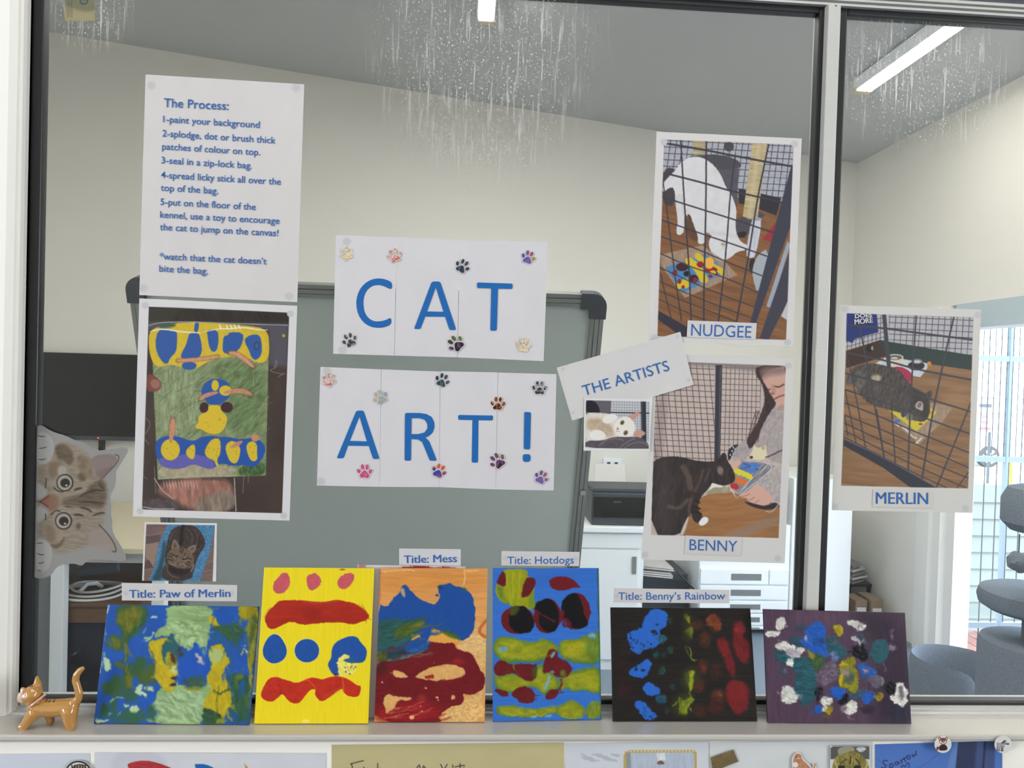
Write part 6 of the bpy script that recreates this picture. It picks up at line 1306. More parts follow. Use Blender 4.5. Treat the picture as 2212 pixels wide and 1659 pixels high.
a.poly([(525, 758), (570, 790), (700, 830), (810, 882), (720, 882), (620, 882), (520, 865), (535, 800)], (218, 158, 66), soft=2, wob=1); a.poly([(535, 755), (580, 770), (690, 820), (760, 870), (650, 830)], (220, 170, 40), soft=5, wob=2); a.poly([(600, 790), (680, 770), (800, 850), (770, 860), (690, 830)], (70, 96, 40), soft=5, wob=3, var=.3, vs=(8, 2), rot=.4)
DR = (107, 20, 27)
a.poly([(45, 1050), (250, 1040), (400, 985), (500, 940), (510, 868), (560, 880), (640, 888), (745, 888), (750, 930), (780, 950), (870, 965), (912, 1010), (945, 1100), (1005, 1170), (1004, 1268), (930, 1328), (860, 1338), (800, 1322), (822, 1390), (790, 1425), (700, 1442), (620, 1500), (585, 1535), (645, 1582), (28, 1582), (40, 1300)], DR, sm=1, wob=.8, h=H, var=.08, vs=(12, 6))
a.poly([(60, 1420), (500, 1380), (620, 1480), (560, 1582), (28, 1582)], (136, 24, 30), soft=22, var=.2, vs=(26, 3), rot=-.3); a.ell(770, 1050, 50, 30, (140, 30, 34), soft=10)
for p in ([(200, 1122), (250, 1130), (338, 1175), (310, 1197), (195, 1182)], [(380, 1186), (480, 1112), (600, 1080), (680, 1073), (810, 1090), (842, 1160), (760, 1197), (620, 1215), (540, 1222), (430, 1192)], [(150, 1322), (220, 1355), (360, 1358), (352, 1392), (242, 1380), (232, 1440), (140, 1512), (130, 1450), (112, 1400)]): a.poly(p, (212, 162, 98), wob=1, var=.08)
a.poly([(470, 1165), (545, 1160), (560, 1200), (490, 1205)], (150, 40, 34), wob=2, soft=2); a.poly([(700, 1345), (740, 1340), (740, 1370), (710, 1385)], (212, 160, 96), wob=1); a.line([(590, 1222), (650, 1200)], (70, 24, 20), 6, wob=1)
for x, y, r in ((182, 1152, 6), (555, 1057, 5), (480, 1275, 9), (580, 1360, 14), (592, 1385, 8), (440, 1438, 9), (452, 1480, 13), (228, 1524, 7), (365, 1535, 22), (100, 1235, 8)): a.ell(x, y, r, r * .7, (226, 172, 120), wob=1)
a.lines([[(250, 1490), (360, 1440), (460, 1400)], [(120, 1545), (330, 1500)]], (206, 120, 76), 9, wob=2, a=.7); a.ell(450, 1370, 40, 34, (150, 44, 44), soft=8, a=.7)
a.poly([(600, 1520), (690, 1450), (790, 1460), (830, 1420), (1000, 1400), (1000, 1580), (640, 1580)], (216, 172, 108), soft=3, wob=3, var=.22, vs=(4, 3), h=H * 1.3)
a.poly([(755, 900), (830, 915), (880, 965), (770, 950)], (222, 176, 120), soft=2, wob=2, h=H)
a.poly([(55, 960), (200, 920), (330, 940), (345, 975), (430, 960), (500, 920), (520, 900), (500, 940), (380, 985), (230, 1045), (52, 1045)], (34, 62, 70), soft=8, wob=3, var=.4, vs=(14, 2.5), rot=-.2); a.ell(95, 1000, 50, 44, (78, 84, 30), soft=8, var=.4); a.lines([[(330, 960), (430, 930), (510, 880)], [(280, 1000), (400, 960), (500, 930)]], (40, 92, 150), 22, soft=4, wob=2); a.lines([[(150, 960), (330, 890)], [(220, 1010), (340, 970)]], (120, 36, 40), 12, soft=4, wob=2); a.poly([(40, 1040), (150, 1045), (140, 1150), (40, 1180)], (72, 24, 26), soft=10, a=.8)
a.warp(2.2, 8, 3)
for k in range(50): x, y = rn.uniform(70, 520), rn.uniform(660, 1040); a.smudge(x, y, rn.uniform(50, 150), rn.uniform(-40, 5), rn.uniform(8, 22), .6)
for k in range(40): x, y = rn.uniform(60, 600), rn.uniform(1380, 1560); a.smudge(x, y, rn.uniform(40, 120), rn.uniform(-40, 0), rn.uniform(8, 20), .5)
done(a, 'orange canvas with blue and dark red smears under the Mess title', (206, 150, 96))

# blue with hot dogs
a = canvas(cP4, [(58, 232), (985, 232), (1008, 1555), (58, 1572)], -.0075, (50, 106, 192), seed=17)
a.streak(.07, 60, 2.6, 6); a.poly([(60, 235), (980, 235), (990, 420), (60, 400)], (44, 98, 184), soft=30, a=.5, var=.1, vs=(60, 2.5))
YG, DR2, BK = (146, 148, 22), (94, 20, 27), (12, 12, 17)
a.poly([(160, 238), (360, 240), (365, 300), (425, 330), (432, 380), (418, 420), (415, 500), (440, 560), (425, 598), (380, 592), (300, 562), (220, 567), (100, 500), (78, 430), (95, 350), (130, 290)], YG, wob=.8, h=H, var=.12, vs=(3, 14)); a.poly([(80, 380), (150, 390), (160, 500), (220, 560), (110, 500)], (104, 126, 36), soft=6, var=.2); a.poly([(365, 470), (412, 420), (418, 500), (440, 560), (425, 598), (370, 580)], (112, 130, 30), soft=5)
a.poly([(150, 240), (172, 300), (175, 370), (150, 400), (140, 385), (84, 372), (105, 310)], DR2, wob=.8, soft=2); a.poly([(350, 308), (425, 318), (434, 350), (430, 390), (405, 425), (370, 480), (298, 492), (315, 420)], DR2, wob=1, soft=2)
a.lines([[(190, 260), (185, 420), (220, 540)], [(230, 250), (240, 500)], [(300, 260), (280, 500)]], (166, 166, 30), 14, soft=4, a=.6)
a.poly([(543, 350), (560, 330), (600, 310), (665, 298), (740, 320), (800, 370), (832, 405), (760, 395), (700, 425), (640, 430), (570, 405)], (104, 20, 28), sm=1, h=H)
a.ell(275, 685, 146, 122, DR2, h=H); a.poly([(215, 600), (250, 570), (330, 556), (380, 610), (425, 700), (405, 770), (370, 800), (270, 805), (215, 750), (195, 700)], BK, soft=2, wob=.8); a.poly([(210, 565), (300, 560), (270, 640), (205, 650)], (62, 66, 22), soft=5, var=.3, vs=(2, 10))
a.ell(535, 650, 122, 152, DR2, h=H); a.poly([(430, 570), (450, 520), (540, 498), (600, 530), (635, 620), (635, 740), (600, 790), (520, 790), (470, 740), (455, 690), (475, 640), (420, 595)], BK, soft=2, wob=.8); a.lines([[(490, 640), (540, 670), (600, 700)], [(420, 595), (480, 630)]], DR2, 13, wob=1.5)
a.ell(785, 610, 130, 162, DR2, h=H); a.poly([(655, 560), (680, 490), (760, 450), (810, 470), (840, 560), (860, 650), (890, 700), (880, 740), (800, 770), (740, 745), (720, 690), (665, 650)], BK, soft=2, wob=.8); a.poly([(665, 690), (700, 665), (750, 700), (745, 750), (670, 745)], DR2, soft=4, wob=1.5); a.ell(690, 715, 16, 18, (80, 50, 110), soft=4); a.poly([(655, 590), (690, 620), (670, 690), (640, 720), (645, 640)], DR2, soft=3)
GB = (122, 138, 30)
def band(p): 
    a.poly(p, (84, 118, 46), wob=1.2, h=H); c = np.mean(p, 0)
    a.poly([((x - c[0]) * .93 + c[0], (y - c[1]) * .80 + c[1]) for x, y in p], (140, 144, 26), soft=9, wob=3, var=.18, vs=(14, 8))
band([(65, 900), (90, 840), (160, 825), (260, 840), (310, 870), (430, 880), (490, 840), (560, 870), (625, 905), (640, 980), (520, 1030), (420, 1060), (280, 1050), (180, 1058), (100, 1010), (65, 960)]); band([(625, 905), (680, 860), (800, 850), (860, 820), (920, 790), (1000, 790), (1003, 1060), (850, 1076), (740, 1050), (650, 1010)])
a.ell(760, 940, 60, 50, (164, 156, 24), soft=10); a.poly([(860, 830), (1000, 800), (1002, 1050), (880, 1060)], (84, 116, 44), soft=12, a=.7, var=.3, vs=(5, 12)); a.ell(925, 825, 34, 24, (96, 150, 180), soft=6, var=.3)
a.ell(150, 940, 40, 22, (104, 156, 190), soft=4, wob=1, var=.2)
band([(60, 1130), (90, 1190), (220, 1145), (300, 1190), (400, 1240), (440, 1110), (490, 1040), (510, 1160), (560, 1130), (640, 1200), (620, 1310), (560, 1290), (520, 1352), (470, 1300), (380, 1260), (280, 1290), (200, 1330), (70, 1280)]); band([(640, 1320), (620, 1240), (680, 1160), (750, 1140), (850, 1100), (1003, 1085), (1006, 1320), (960, 1336), (850, 1290), (760, 1312), (700, 1270)])
for p in ([(60, 1110), (100, 1050), (130, 1028), (180, 1050), (230, 1080), (290, 1065), (400, 1072), (450, 1065), (440, 1180), (400, 1232), (310, 1200), (240, 1140), (90, 1188)], [(490, 1085), (520, 1020), (540, 960), (580, 932), (632, 960), (622, 1010), (720, 1050), (750, 1110), (740, 1150), (690, 1195), (620, 1188), (560, 1130), (500, 1165)], [(62, 1285), (190, 1300), (195, 1345), (160, 1358), (110, 1340)], [(205, 1335), (290, 1253), (420, 1288), (426, 1370), (410, 1417), (300, 1412), (260, 1372)], [(540, 1290), (640, 1288), (630, 1330), (580, 1382), (512, 1380)]): a.poly(p, (98, 22, 27), wob=1.2, soft=1.6, h=H, var=.12)
a.line([(655, 1208), (662, 1240), (645, 1290)], (110, 30, 28), 20, wob=1); a.poly([(640, 1130), (690, 1110), (700, 1180), (650, 1190)], (96, 104, 34), soft=5, wob=1.5); a.poly([(240, 1060), (250, 1120), (300, 1180), (260, 1130), (232, 1110)], (112, 120, 30), soft=3); a.poly([(410, 1100), (450, 1070), (440, 1200), (400, 1160)], (66, 70, 30), soft=5)
a.poly([(555, 1010), (590, 955), (610, 965), (590, 1010), (562, 1022)], (110, 158, 170), soft=3, wob=1); a.line([(555, 1180), (535, 1230), (515, 1280)], (110, 164, 190), 20, soft=3, wob=1.5); a.ell(580, 1135, 16, 12, (110, 130, 170), soft=3, wob=1)
band([(80, 1450), (130, 1430), (200, 1440), (250, 1420), (280, 1460), (400, 1462), (500, 1460), (620, 1430), (640, 1500), (560, 1500), (470, 1540), (250, 1532), (100, 1522)]); band([(600, 1470), (640, 1430), (740, 1378), (820, 1410), (867, 1470), (852, 1550), (650, 1552)]); a.ell(945, 1472, 70, 86, (108, 128, 34), h=H, var=.2, vs=(2.5, 10), rot=.6)
for k in range(12): x = 890 + k * 10; a.line([(x, 1540), (x + 45, 1420 + k * 3)], (160, 158, 40), 3, a=.7)
for k in range(9): x = 120 + k * 18; a.line([(x, 1500), (x + 40, 1450)], (160, 160, 60), 4, a=.6)
a.lines([[(660, 1530), (760, 1545), (850, 1530)], [(120, 1470), (180, 1510), (280, 1520), (320, 1480)], [(420, 1480), (470, 1535), (520, 1490)]], (172, 168, 50), 6, wob=1); a.ell(420, 1530, 30, 10, (120, 170, 190), soft=3); a.ell(545, 1520, 34, 14, (110, 160, 180), soft=4, wob=1.5)
for x, y in ((755, 920), (785, 960), (790, 935), (770, 965), (435, 1040), (465, 1025)): a.ell(x, y, 4, 4, (90, 96, 30))
a.poly([(968, 232), (988, 232), (1010, 1556), (1000, 1556)], (44, 84, 60), sm=0, soft=2, a=.7); a.ell(500, 240, 30, 8, (70, 110, 90), wob=1)
a.warp(2.2, 9, 3)
for k in range(70): x, y = rn.uniform(80, 960), rn.uniform(840, 1520); a.smudge(x, y, rn.uniform(30, 110), rn.uniform(-25, 25), rn.uniform(6, 18), .5)
done(a, 'blue canvas with black discs and green bands under the Hotdogs title', (34, 66, 60))

# black with rainbow patches
a = canvas(cP5, [(95, 313), (1612, 322), (1690, 1548), (120, 1550)], -.0075, (29, 25, 23), seed=19)
a.streak(.35, 40, 2.2, 7); a.h += fbm(a.PX / 30, a.PY / 2.2, 5) * .0001
BB = (38, 96, 186)
for p in ([(540, 335), (600, 322), (640, 345), (718, 362), (712, 450), (692, 540), (620, 562), (640, 640), (662, 690), (560, 765), (440, 765), (450, 800), (405, 832), (330, 795), (300, 700), (258, 612), (330, 560), (430, 558), (448, 430)], [(490, 868), (545, 915), (525, 1010), (450, 1088), (300, 1055), (288, 1000), (335, 970), (400, 930)], [(438, 1170), (520, 1113), (600, 1178), (655, 1240), (540, 1285), (470, 1235)], [(340, 1355), (390, 1315), (465, 1340), (520, 1420), (625, 1490), (570, 1532), (470, 1535), (390, 1430)]): a.poly(p, BB, wob=2.4, wf=3.5, soft=1.2, h=H * .6, var=.05)
for k in range(60): x, y = rn.choice(((330, 700), (480, 740), (600, 590), (390, 680), (300, 600), (590, 1460), (560, 1500), (450, 1440))); a.ell(x + rn.uniform(-60, 60), y + rn.uniform(-50, 50), rn.uniform(3, 14), rn.uniform(3, 10), (26, 25, 28), wob=1.5, rot=rn.uniform(0, 3))
for x, y, r in ((375, 982, 20), (448, 995, 18), (600, 500, 14), (560, 575, 26)): a.ell(x, y, r, r * .8, (28, 36, 48), wob=2)
for x, y, r1_, r2_, c in ((655, 650, 52, 46, (34, 84, 96)), (590, 825, 36, 36, (26, 62, 64)), (742, 770, 30, 36, (28, 60, 56)), (655, 1000, 36, 44, (24, 62, 54)), (645, 1310, 60, 52, (30, 70, 92)), (770, 1182, 28, 42, (26, 56, 54)), (742, 452, 22, 26, (24, 60, 56)), (670, 830, 30, 36, (24, 46, 48)), (710, 1440, 26, 40, (28, 52, 50))): a.ell(x, y, r1_, r2_, c, soft=4, wob=2, var=.4, vs=(3, 3))
for x, y in ((655, 1000), (742, 770)): a.line([(x - 28, y + 20), (x, y + 42), (x + 30, y + 10), (x + 24, y - 30)], (56, 112, 92), 5, a=.7)
YL = (126, 138, 30)
a.poly([(880, 360), (950, 350), (1000, 520), (960, 700), (880, 640), (900, 500)], (46, 54, 22), soft=14, a=.8); a.poly([(860, 1100), (900, 980), (1020, 960), (1080, 1100), (1000, 1230), (900, 1200)], (50, 58, 22), soft=16, a=.8); a.poly([(760, 1400), (850, 1240), (1000, 1250), (980, 1400), (930, 1500), (830, 1500)], (50, 58, 22), soft=16, a=.8)
for k in range(9): a.line([(955 + rn.uniform(-6, 6), 488), (885 + k * 9, 372 + abs(k - 3) * 10)], YL, 6, a=.8, taper=True)
for k in range(10): a.line([(992, 515 + k * 3), (895 + k * 9, 580 + k * 10)], YL, 6, a=.75, taper=True)
a.line([(915, 735), (950, 745), (975, 790), (965, 850), (1000, 900), (1040, 880)], (120, 134, 34), 12, wob=1.5, taper=True); a.line([(900, 740), (930, 800), (945, 840)], (84, 100, 34), 8, wob=1)
a.poly([(960, 985), (1008, 995), (1000, 1080), (980, 1220), (940, 1215), (950, 1120)], (140, 148, 28), soft=3, var=.2); 
for k in range(10): a.line([(985, 1000 + k * 14), (880 + k * 6, 1040 + k * 16)], YL, 6, a=.7, taper=True)
a.poly([(838, 1280), (860, 1340), (850, 1480), (930, 1480), (935, 1390), (1000, 1320), (960, 1265), (900, 1340)], (108, 120, 26), soft=4, wob=1.5, var=.3); a.lines([[(840, 1290), (850, 1400), (838, 1480)], [(950, 1220), (980, 1320), (1010, 1320)], [(985, 1330), (900, 1400), (920, 1480)], [(960, 1400), (975, 1440)], [(840, 1320), (760, 1390)]], (150, 158, 40), 8, wob=1, taper=True)
OR = (108, 52, 26)
a.poly([(1128, 425), (1170, 395), (1222, 372), (1300, 450), (1310, 560), (1250, 575), (1200, 520), (1140, 500)], OR, soft=5, wob=2, var=.25, vs=(3, 8))
for k in range(10): a.line([(1130 + k * 18, 500), (1200 + k * 8, 570 + (k % 3) * 10)], (140, 66, 32), 4, a=.6); 
a.line([(1130, 500), (1310, 492)], (150, 72, 36), 6, a=.7); a.lines([[(1000, 500), (1090, 502)], [(1040, 470), (1045, 530)], [(1015, 480), (1065, 520)]], (120, 50, 26), 5, a=.7)
for x, y, r1_, r2_, c in ((1120, 665, 52, 90, (70, 38, 22)), (1095, 960, 48, 80, (72, 34, 24)), (1240, 1000, 52, 80, (60, 30, 24)), (1040, 500, 56, 44, (74, 36, 24)), (1260, 1280, 66, 80, (80, 40, 26)), (1065, 1430, 56, 60, (66, 34, 22)), (1065, 1170, 52, 60, (74, 38, 24)), (1240, 1390, 90, 80, (60, 26, 22)), (240, 1210, 70, 80, (46, 22, 24)), (230, 960, 60, 90, (40, 22, 24))): a.ell(x, y, r1_, r2_, c, soft=12, wob=3, var=.4, vs=(4, 6))
a.ell(1105, 970, 26, 34, (96, 42, 26), soft=5); a.ell(1290, 1260, 18, 24, (120, 66, 34), soft=4, wob=2)
RR = (104, 24, 27)
for p in ([(1430, 480), (1490, 455), (1550, 500), (1560, 590), (1530, 620), (1605, 680), (1615, 830), (1560, 935), (1490, 895), (1430, 760), (1420, 620)], [(1240, 650), (1340, 630), (1400, 800), (1440, 900), (1455, 1080), (1380, 1060), (1345, 900), (1255, 750)], [(1345, 1130), (1470, 1095), (1570, 1140), (1605, 1300), (1570, 1450), (1450, 1490), (1350, 1300)]): a.poly(p, RR, soft=6, wob=3, var=.22, vs=(4, 8), h=H * .5)
a.ell(1565, 610, 26, 28, (34, 24, 24), soft=4); a.ell(1470, 1230, 110, 110, (116, 26, 28), soft=16, var=.1); a.poly([(1440, 520), (1540, 520), (1550, 590), (1440, 590)], (122, 34, 32), soft=6, var=.3, vs=(2, 9)); a.lines([[(1430, 500), (1550, 496)], [(1330, 610), (1345, 680)], [(1360, 660), (1385, 720)]], (120, 44, 34), 5, a=.7)
a.warp(2.5, 6, 3); a.warp(1.2, 2.5, 4)
done(a, 'black canvas with blue, yellow and red patches under the Benny\u2019s Rainbow title', (18, 16, 16))

# purple
a = canvas(cP6, [(52, 150), (1800, 195), (1880, 1565), (105, 1550)], -.0255, (78, 58, 76), seed=23)
a.streak(.16, 2.6, 60, 4); a.poly([(1150, 150), (1830, 170), (1900, 1600), (1350, 1600), (1500, 900), (1350, 500)], (50, 38, 54), soft=50, var=.2, vs=(3, 50)); a.poly([(420, 150), (1000, 170), (980, 330), (450, 330)], (90, 66, 84), soft=40, var=.2, vs=(3, 50)); a.h += fbm(a.PX / 2.6, a.PY / 50, 5) * .00012
a.poly([(1630, 1350), (1870, 1340), (1880, 1560), (1620, 1560)], (38, 40, 58), soft=14, a=.8, var=.3, vs=(3, 30))
TL_, WH = (36, 82, 92), (206, 204, 196)
def blob(p, c, **k): k.setdefault('h', H * 1.6); k.setdefault('wob', 1.4); k.setdefault('var', .1); a.poly(p, c, **k)
blob([(160, 660), (300, 680), (480, 740), (640, 740), (700, 850), (720, 1000), (700, 1100), (700, 1250), (600, 1352), (500, 1322), (460, 1200), (430, 1080), (440, 880), (300, 830), (200, 750)], TL_, var=.3, vs=(14, 3)); blob([(820, 440), (950, 500), (1010, 600), (1090, 650), (1050, 790), (850, 700)], TL_, var=.25); blob([(350, 500), (520, 490), (600, 620), (480, 640)], (40, 70, 84), soft=6); blob([(440, 350), (560, 320), (600, 400), (480, 460)], (54, 62, 84), soft=8)
a.ell(1480, 662, 118, 152, TL_, h=H, var=.06); blob([(1090, 1190), (1250, 1140), (1350, 1150), (1260, 1260), (1120, 1265)], (50, 80, 98), soft=3); blob([(240, 880), (330, 850), (360, 950), (260, 980)], (54, 68, 86), soft=6); blob([(1180, 430), (1250, 440), (1330, 540), (1300, 590), (1200, 540)], (54, 72, 88), soft=4)
BP = (28, 84, 172)
blob([(640, 340), (680, 313), (760, 313), (822, 370), (832, 450), (800, 520), (830, 650), (885, 720), (835, 775), (700, 720), (620, 640), (520, 580), (515, 500), (600, 480), (532, 430)], BP, var=.06, sm=2); a.ell(580, 500, 20, 24, (170, 160, 170), soft=3, wob=1.5); a.ell(590, 590, 14, 12, (80, 70, 100), soft=3); a.lines([[(680, 520), (760, 540), (830, 520)], [(690, 600), (760, 610)], [(690, 560), (800, 575)]], (30, 66, 120), 14, soft=4, wob=2); a.ell(770, 540, 40, 30, (34, 62, 100), soft=7, a=.8)
blob([(600, 640), (660, 720), (780, 700), (850, 800), (760, 900), (680, 930), (650, 800)], (58, 84, 48), soft=7, wob=3, var=.3, vs=(3, 10), rot=.5); blob([(590, 640), (640, 640), (690, 750), (650, 770)], (140, 134, 40), soft=4, wob=2)
blob([(740, 900), (880, 780), (970, 820), (985, 960), (900, 1050), (820, 1105), (700, 1030)], (98, 84, 100), soft=6, wob=3, var=.45, vs=(5, 3), rot=-.5); blob([(880, 700), (950, 660), (1000, 760), (900, 800)], (96, 110, 150), soft=5, wob=3, var=.5, vs=(3, 2))
blob([(1345, 990), (1500, 960), (1545, 1060), (1480, 1135), (1340, 1075)], (92, 84, 100), soft=3, var=.2); a.line([(1360, 980), (1500, 962), (1545, 1050), (1530, 1080)], (168, 160, 164), 9, wob=1.5)
YO = (150, 134, 26)
blob([(910, 350), (1000, 338), (1062, 430), (985, 515), (920, 430)], YO, soft=3, wob=2, var=.25, vs=(3, 8)); a.lines([[(930, 360), (1050, 410)], [(1000, 345), (1055, 420), (990, 500)]], (176, 160, 40), 10, wob=1.5)
blob([(1090, 770), (1160, 725), (1192, 820), (1232, 950), (1227, 1130), (1150, 1192), (1075, 1120), (975, 1092), (978, 960), (1000, 840)], (128, 128, 26), var=.25, vs=(5, 8)); blob([(1050, 940), (1120, 880), (1190, 980), (1130, 1080), (1050, 1050)], (74, 86, 76), soft=7, wob=2); a.poly([(985, 830), (1080, 800), (1100, 850), (1000, 870)], (186, 166, 24), soft=4, wob=2); a.poly([(980, 940), (1030, 930), (1020, 1090), (972, 1080)], (190, 170, 26), soft=3, wob=2, h=H); a.ell(1060, 930, 50, 40, (150, 128, 126), soft=7, wob=3)
BKP = (13, 13, 19)
blob([(1150, 620), (1200, 580), (1310, 600), (1352, 690), (1322, 795), (1240, 770), (1160, 715)], BKP, var=.5, vs=(4, 3)); blob([(690, 1125), (800, 1100), (792, 1180), (720, 1285), (690, 1220)], (20, 18, 26), soft=4, wob=2); 
blob([(870, 1110), (960, 1095), (1085, 1135), (1060, 1200), (970, 1272), (895, 1210)], BP, var=.05); blob([(960, 1330), (1000, 1240), (1090, 1155), (1112, 1220), (1060, 1315)], BKP, var=.5); blob([(1270, 1190), (1420, 1148), (1442, 1212), (1380, 1300), (1310, 1335), (1268, 1280)], BP, var=.05); blob([(678, 1330), (762, 1318), (785, 1390), (730, 1432), (680, 1400)], BP, var=.05); blob([(1228, 810), (1320, 808), (1400, 860), (1490, 950), (1350, 970), (1290, 1025), (1238, 900)], (34, 86, 160), var=.15); blob([(1265, 900), (1340, 880), (1370, 910), (1290, 955)], (150, 116, 130), soft=3, wob=1.5)
blob([(1545, 1085), (1620, 1042), (1705, 1080), (1665, 1180), (1590, 1222)], BKP, var=.4); blob([(1415, 1225), (1500, 1150), (1545, 1220), (1500, 1305), (1420, 1295)], (136, 120, 28), wob=2.5, var=.3)
a.ell(265, 330, 62, 82, WH, h=H, var=.14, vs=(3, 9), rot=.3); a.lines([[(230, 290), (250, 390)], [(280, 270), (290, 380)]], (170, 164, 158), 8, soft=2)
for p in ([(75, 415), (250, 415), (295, 440), (200, 500), (80, 510)], [(225, 575), (310, 548), (420, 600), (560, 612), (585, 650), (500, 700), (430, 722), (300, 660), (185, 642)], [(378, 740), (425, 775), (420, 875), (380, 850), (305, 842)], [(262, 1210), (285, 1100), (350, 1088), (430, 1130), (500, 1215), (450, 1290), (370, 1332), (290, 1305)], [(1085, 270), (1180, 290), (1280, 305), (1332, 370), (1300, 425), (1200, 400), (1110, 345)], [(1115, 480), (1180, 458), (1275, 605), (1185, 590)], [(1045, 1345), (1160, 1268), (1225, 1340), (1200, 1412), (1110, 1465), (1005, 1385)], [(745, 1275), (850, 1215), (915, 1290), (860, 1335), (790, 1345)], [(1685, 1055), (1780, 1045), (1802, 1130), (1840, 1180), (1800, 1230), (1852, 1290), (1780, 1345), (1740, 1370), (1690, 1300), (1595, 1240), (1690, 1180)], [(770, 1340), (840, 1330), (830, 1410), (780, 1415)], [(300, 640), (520, 640), (500, 740), (400, 760)]):
    blob(p, WH if p[0][0] not in (1115, 300) else (166, 158, 166), var=.32, vs=(7, 2.6), rot=.35, wob=2.4, soft=1.6)
a.poly([(420, 1130), (500, 1190), (520, 1290), (440, 1200)], (60, 90, 100), soft=6, var=.4, vs=(9, 2)); a.poly([(1720, 1100), (1780, 1120), (1770, 1280), (1730, 1260)], (110, 104, 112), soft=5, wob=2, var=.4); a.ell(1245, 355, 30, 18, (96, 84, 96), soft=4, wob=2); a.poly([(1010, 1370), (1080, 1340), (1080, 1440), (1020, 1400)], (120, 108, 118), soft=5, wob=2, var=.4)
for k in range(12): a.line([(300 + k * 4, 1120 + k * 14), (440, 1120 + k * 15)], (126, 138, 136), 4, a=.5)
blob([(805, 1375), (880, 1338), (914, 1390), (870, 1445), (820, 1432)], YO, wob=2, var=.3); a.ell(838, 1480, 36, 18, (96, 82, 40), soft=6); blob([(1580, 570), (1700, 590), (1710, 660), (1600, 670)], (118, 104, 120), soft=3, wob=3, var=.4); blob([(1600, 390), (1660, 400), (1660, 540), (1600, 530)], (84, 66, 88), soft=6, wob=3, var=.5); a.line([(1520, 810), (1560, 900)], (110, 92, 110), 14, wob=1, soft=3); a.poly([(1240, 1360), (1420, 1350), (1400, 1430), (1260, 1430)], (46, 34, 50), soft=7); a.ell(1272, 1357, 7, 7, WH); a.lines([[(1090, 1475), (1120, 1500), (1180, 1530)], [(1110, 1470), (1130, 1530)]], (150, 140, 150), 7, wob=2, a=.7); a.ell(935, 565, 14, 16, (110, 110, 130), soft=3); a.ell(320, 915, 26, 26, (100, 88, 104), soft=4)
a.warp(5, 14, 3)
for k in range(150): x, y = rn.uniform(230, 1560), rn.uniform(330, 1400); t = rn.uniform(0, 6.3); L = rn.uniform(40, 110); a.smudge(x, y, L * math.cos(t), L * math.sin(t), rn.uniform(10, 34), .6)
a.warp(2.4, 4, 5)
done(a, 'purple canvas with white, teal and blue dabs leaning on the mullion', (34, 24, 36))

# ------------------------------------------------------------------ ginger ceramic cat
fF = (0, 1420, 6.941); YC = -.0575; UF = .0000868
def Q(x, y, d=0, foot=None):
    p = onY(fF[0] + x / fF[2], fF[1] + y / fF[2], YC); p = p + np.array([0, -d * UF, 0])
    if foot: p[2] = ZS + foot * UF * .92
    return p
def blob_mesh(chains, voxel, smooth):
    b = bmesh.new()
    for ch in chains:
        for i in range(len(ch) - 1 if len(ch) > 1 else 1):
            (p, r), (q, s_) = ch[i], ch[min(i + 1, len(ch) - 1)]
            L = np.linalg.norm(q - p); n = max(1, int(L / (min(r, s_) * .25)))
            for k in range(n + 1):
                t = k / n; m = Matrix.Translation(Vector(p + (q - p) * t)); bmesh.ops.create_icosphere(b, subdivisions=2, radius=r + (s_ - r) * t, matrix=m)
    me = bpy.data.meshes.new('tmp'); b.to_mesh(me); b.free()
    o = bpy.data.objects.new('tmp', me); COL.objects.link(o)
    rm = o.modifiers.new('r', 'REMESH'); rm.mode = 'VOXEL'; rm.voxel_size = voxel; rm.adaptivity = 0
    sm = o.modifiers.new('s', 'SMOOTH'); sm.iterations = smooth; sm.factor = .5
    dg = bpy.context.evaluated_depsgraph_get(); dg.update()
    out = bpy.data.meshes.new_from_object(o.evaluated_get(dg))
    bpy.data.objects.remove(o); bpy.data.meshes.remove(me)
    return out
def R_(x): return x * UF
C = [[(Q(545, 735), R_(122)), (Q(700, 760), R_(128)), (Q(860, 755), R_(128)), (Q(1055, 735), R_(124))], [(Q(520, 700), R_(105)), (Q(505, 640), R_(114))],
     [(Q(495, 545, 4), R_(134))], [(Q(440, 565, 10), R_(118))], [(Q(375, 590, 14), R_(92)), (Q(335, 610, 16), R_(66))], [(Q(330, 560, 14), R_(52))],
     [(Q(540, 440, -40), R_(62)), (Q(532, 370, -45), R_(40)), (Q(526, 316, -48), R_(21))], [(Q(400, 490, 60), R_(52)), (Q(382, 455, 66), R_(34)), (Q(374, 434, 68), R_(20))],
     [(Q(545, 810, 30), R_(108)), (Q(450, 930, 55), R_(76)), (Q(385, 1030, 62), R_(58)), (Q(362, 1095, 66, 52), R_(52))],
     [(Q(690, 820, -50), R_(90)), (Q(700, 930, -90), R_(64)), (Q(702, 960, -100, 60), R_(58))],
     [(Q(1055, 790, 25), R_(125)), (Q(1075, 900, 50), R_(98)), (Q(1100, 1000, 62), R_(76)), (Q(1090, 1080, 66, 70), R_(72))],
     [(Q(1000, 820, -50), R_(100)), (Q(985, 920, -90), R_(70)), (Q(985, 960, -100, 60), R_(60))],
     [(Q(1120, 670), R_(70)), (Q(1175, 620), R_(58)), (Q(1188, 540), R_(54)), (Q(1160, 440), R_(52)), (Q(1132, 350), R_(52)), (Q(1145, 265), R_(50)), (Q(1190, 205), R_(44)), (Q(1235, 170), R_(34))]]
me = blob_mesh(C, .00075, 8)
Vw = np.array([v.co[:] for v in me.vertices]); Vw[:, 2] = np.maximum(Vw[:, 2], ZS + .0003)
qx, qy = project(Vw); qx = (qx - fF[0]) * fF[2]; qy = (qy - fF[1]) * fF[2]
cols = np.ones((len(Vw), 3)) * np.array((188, 136, 66.0))
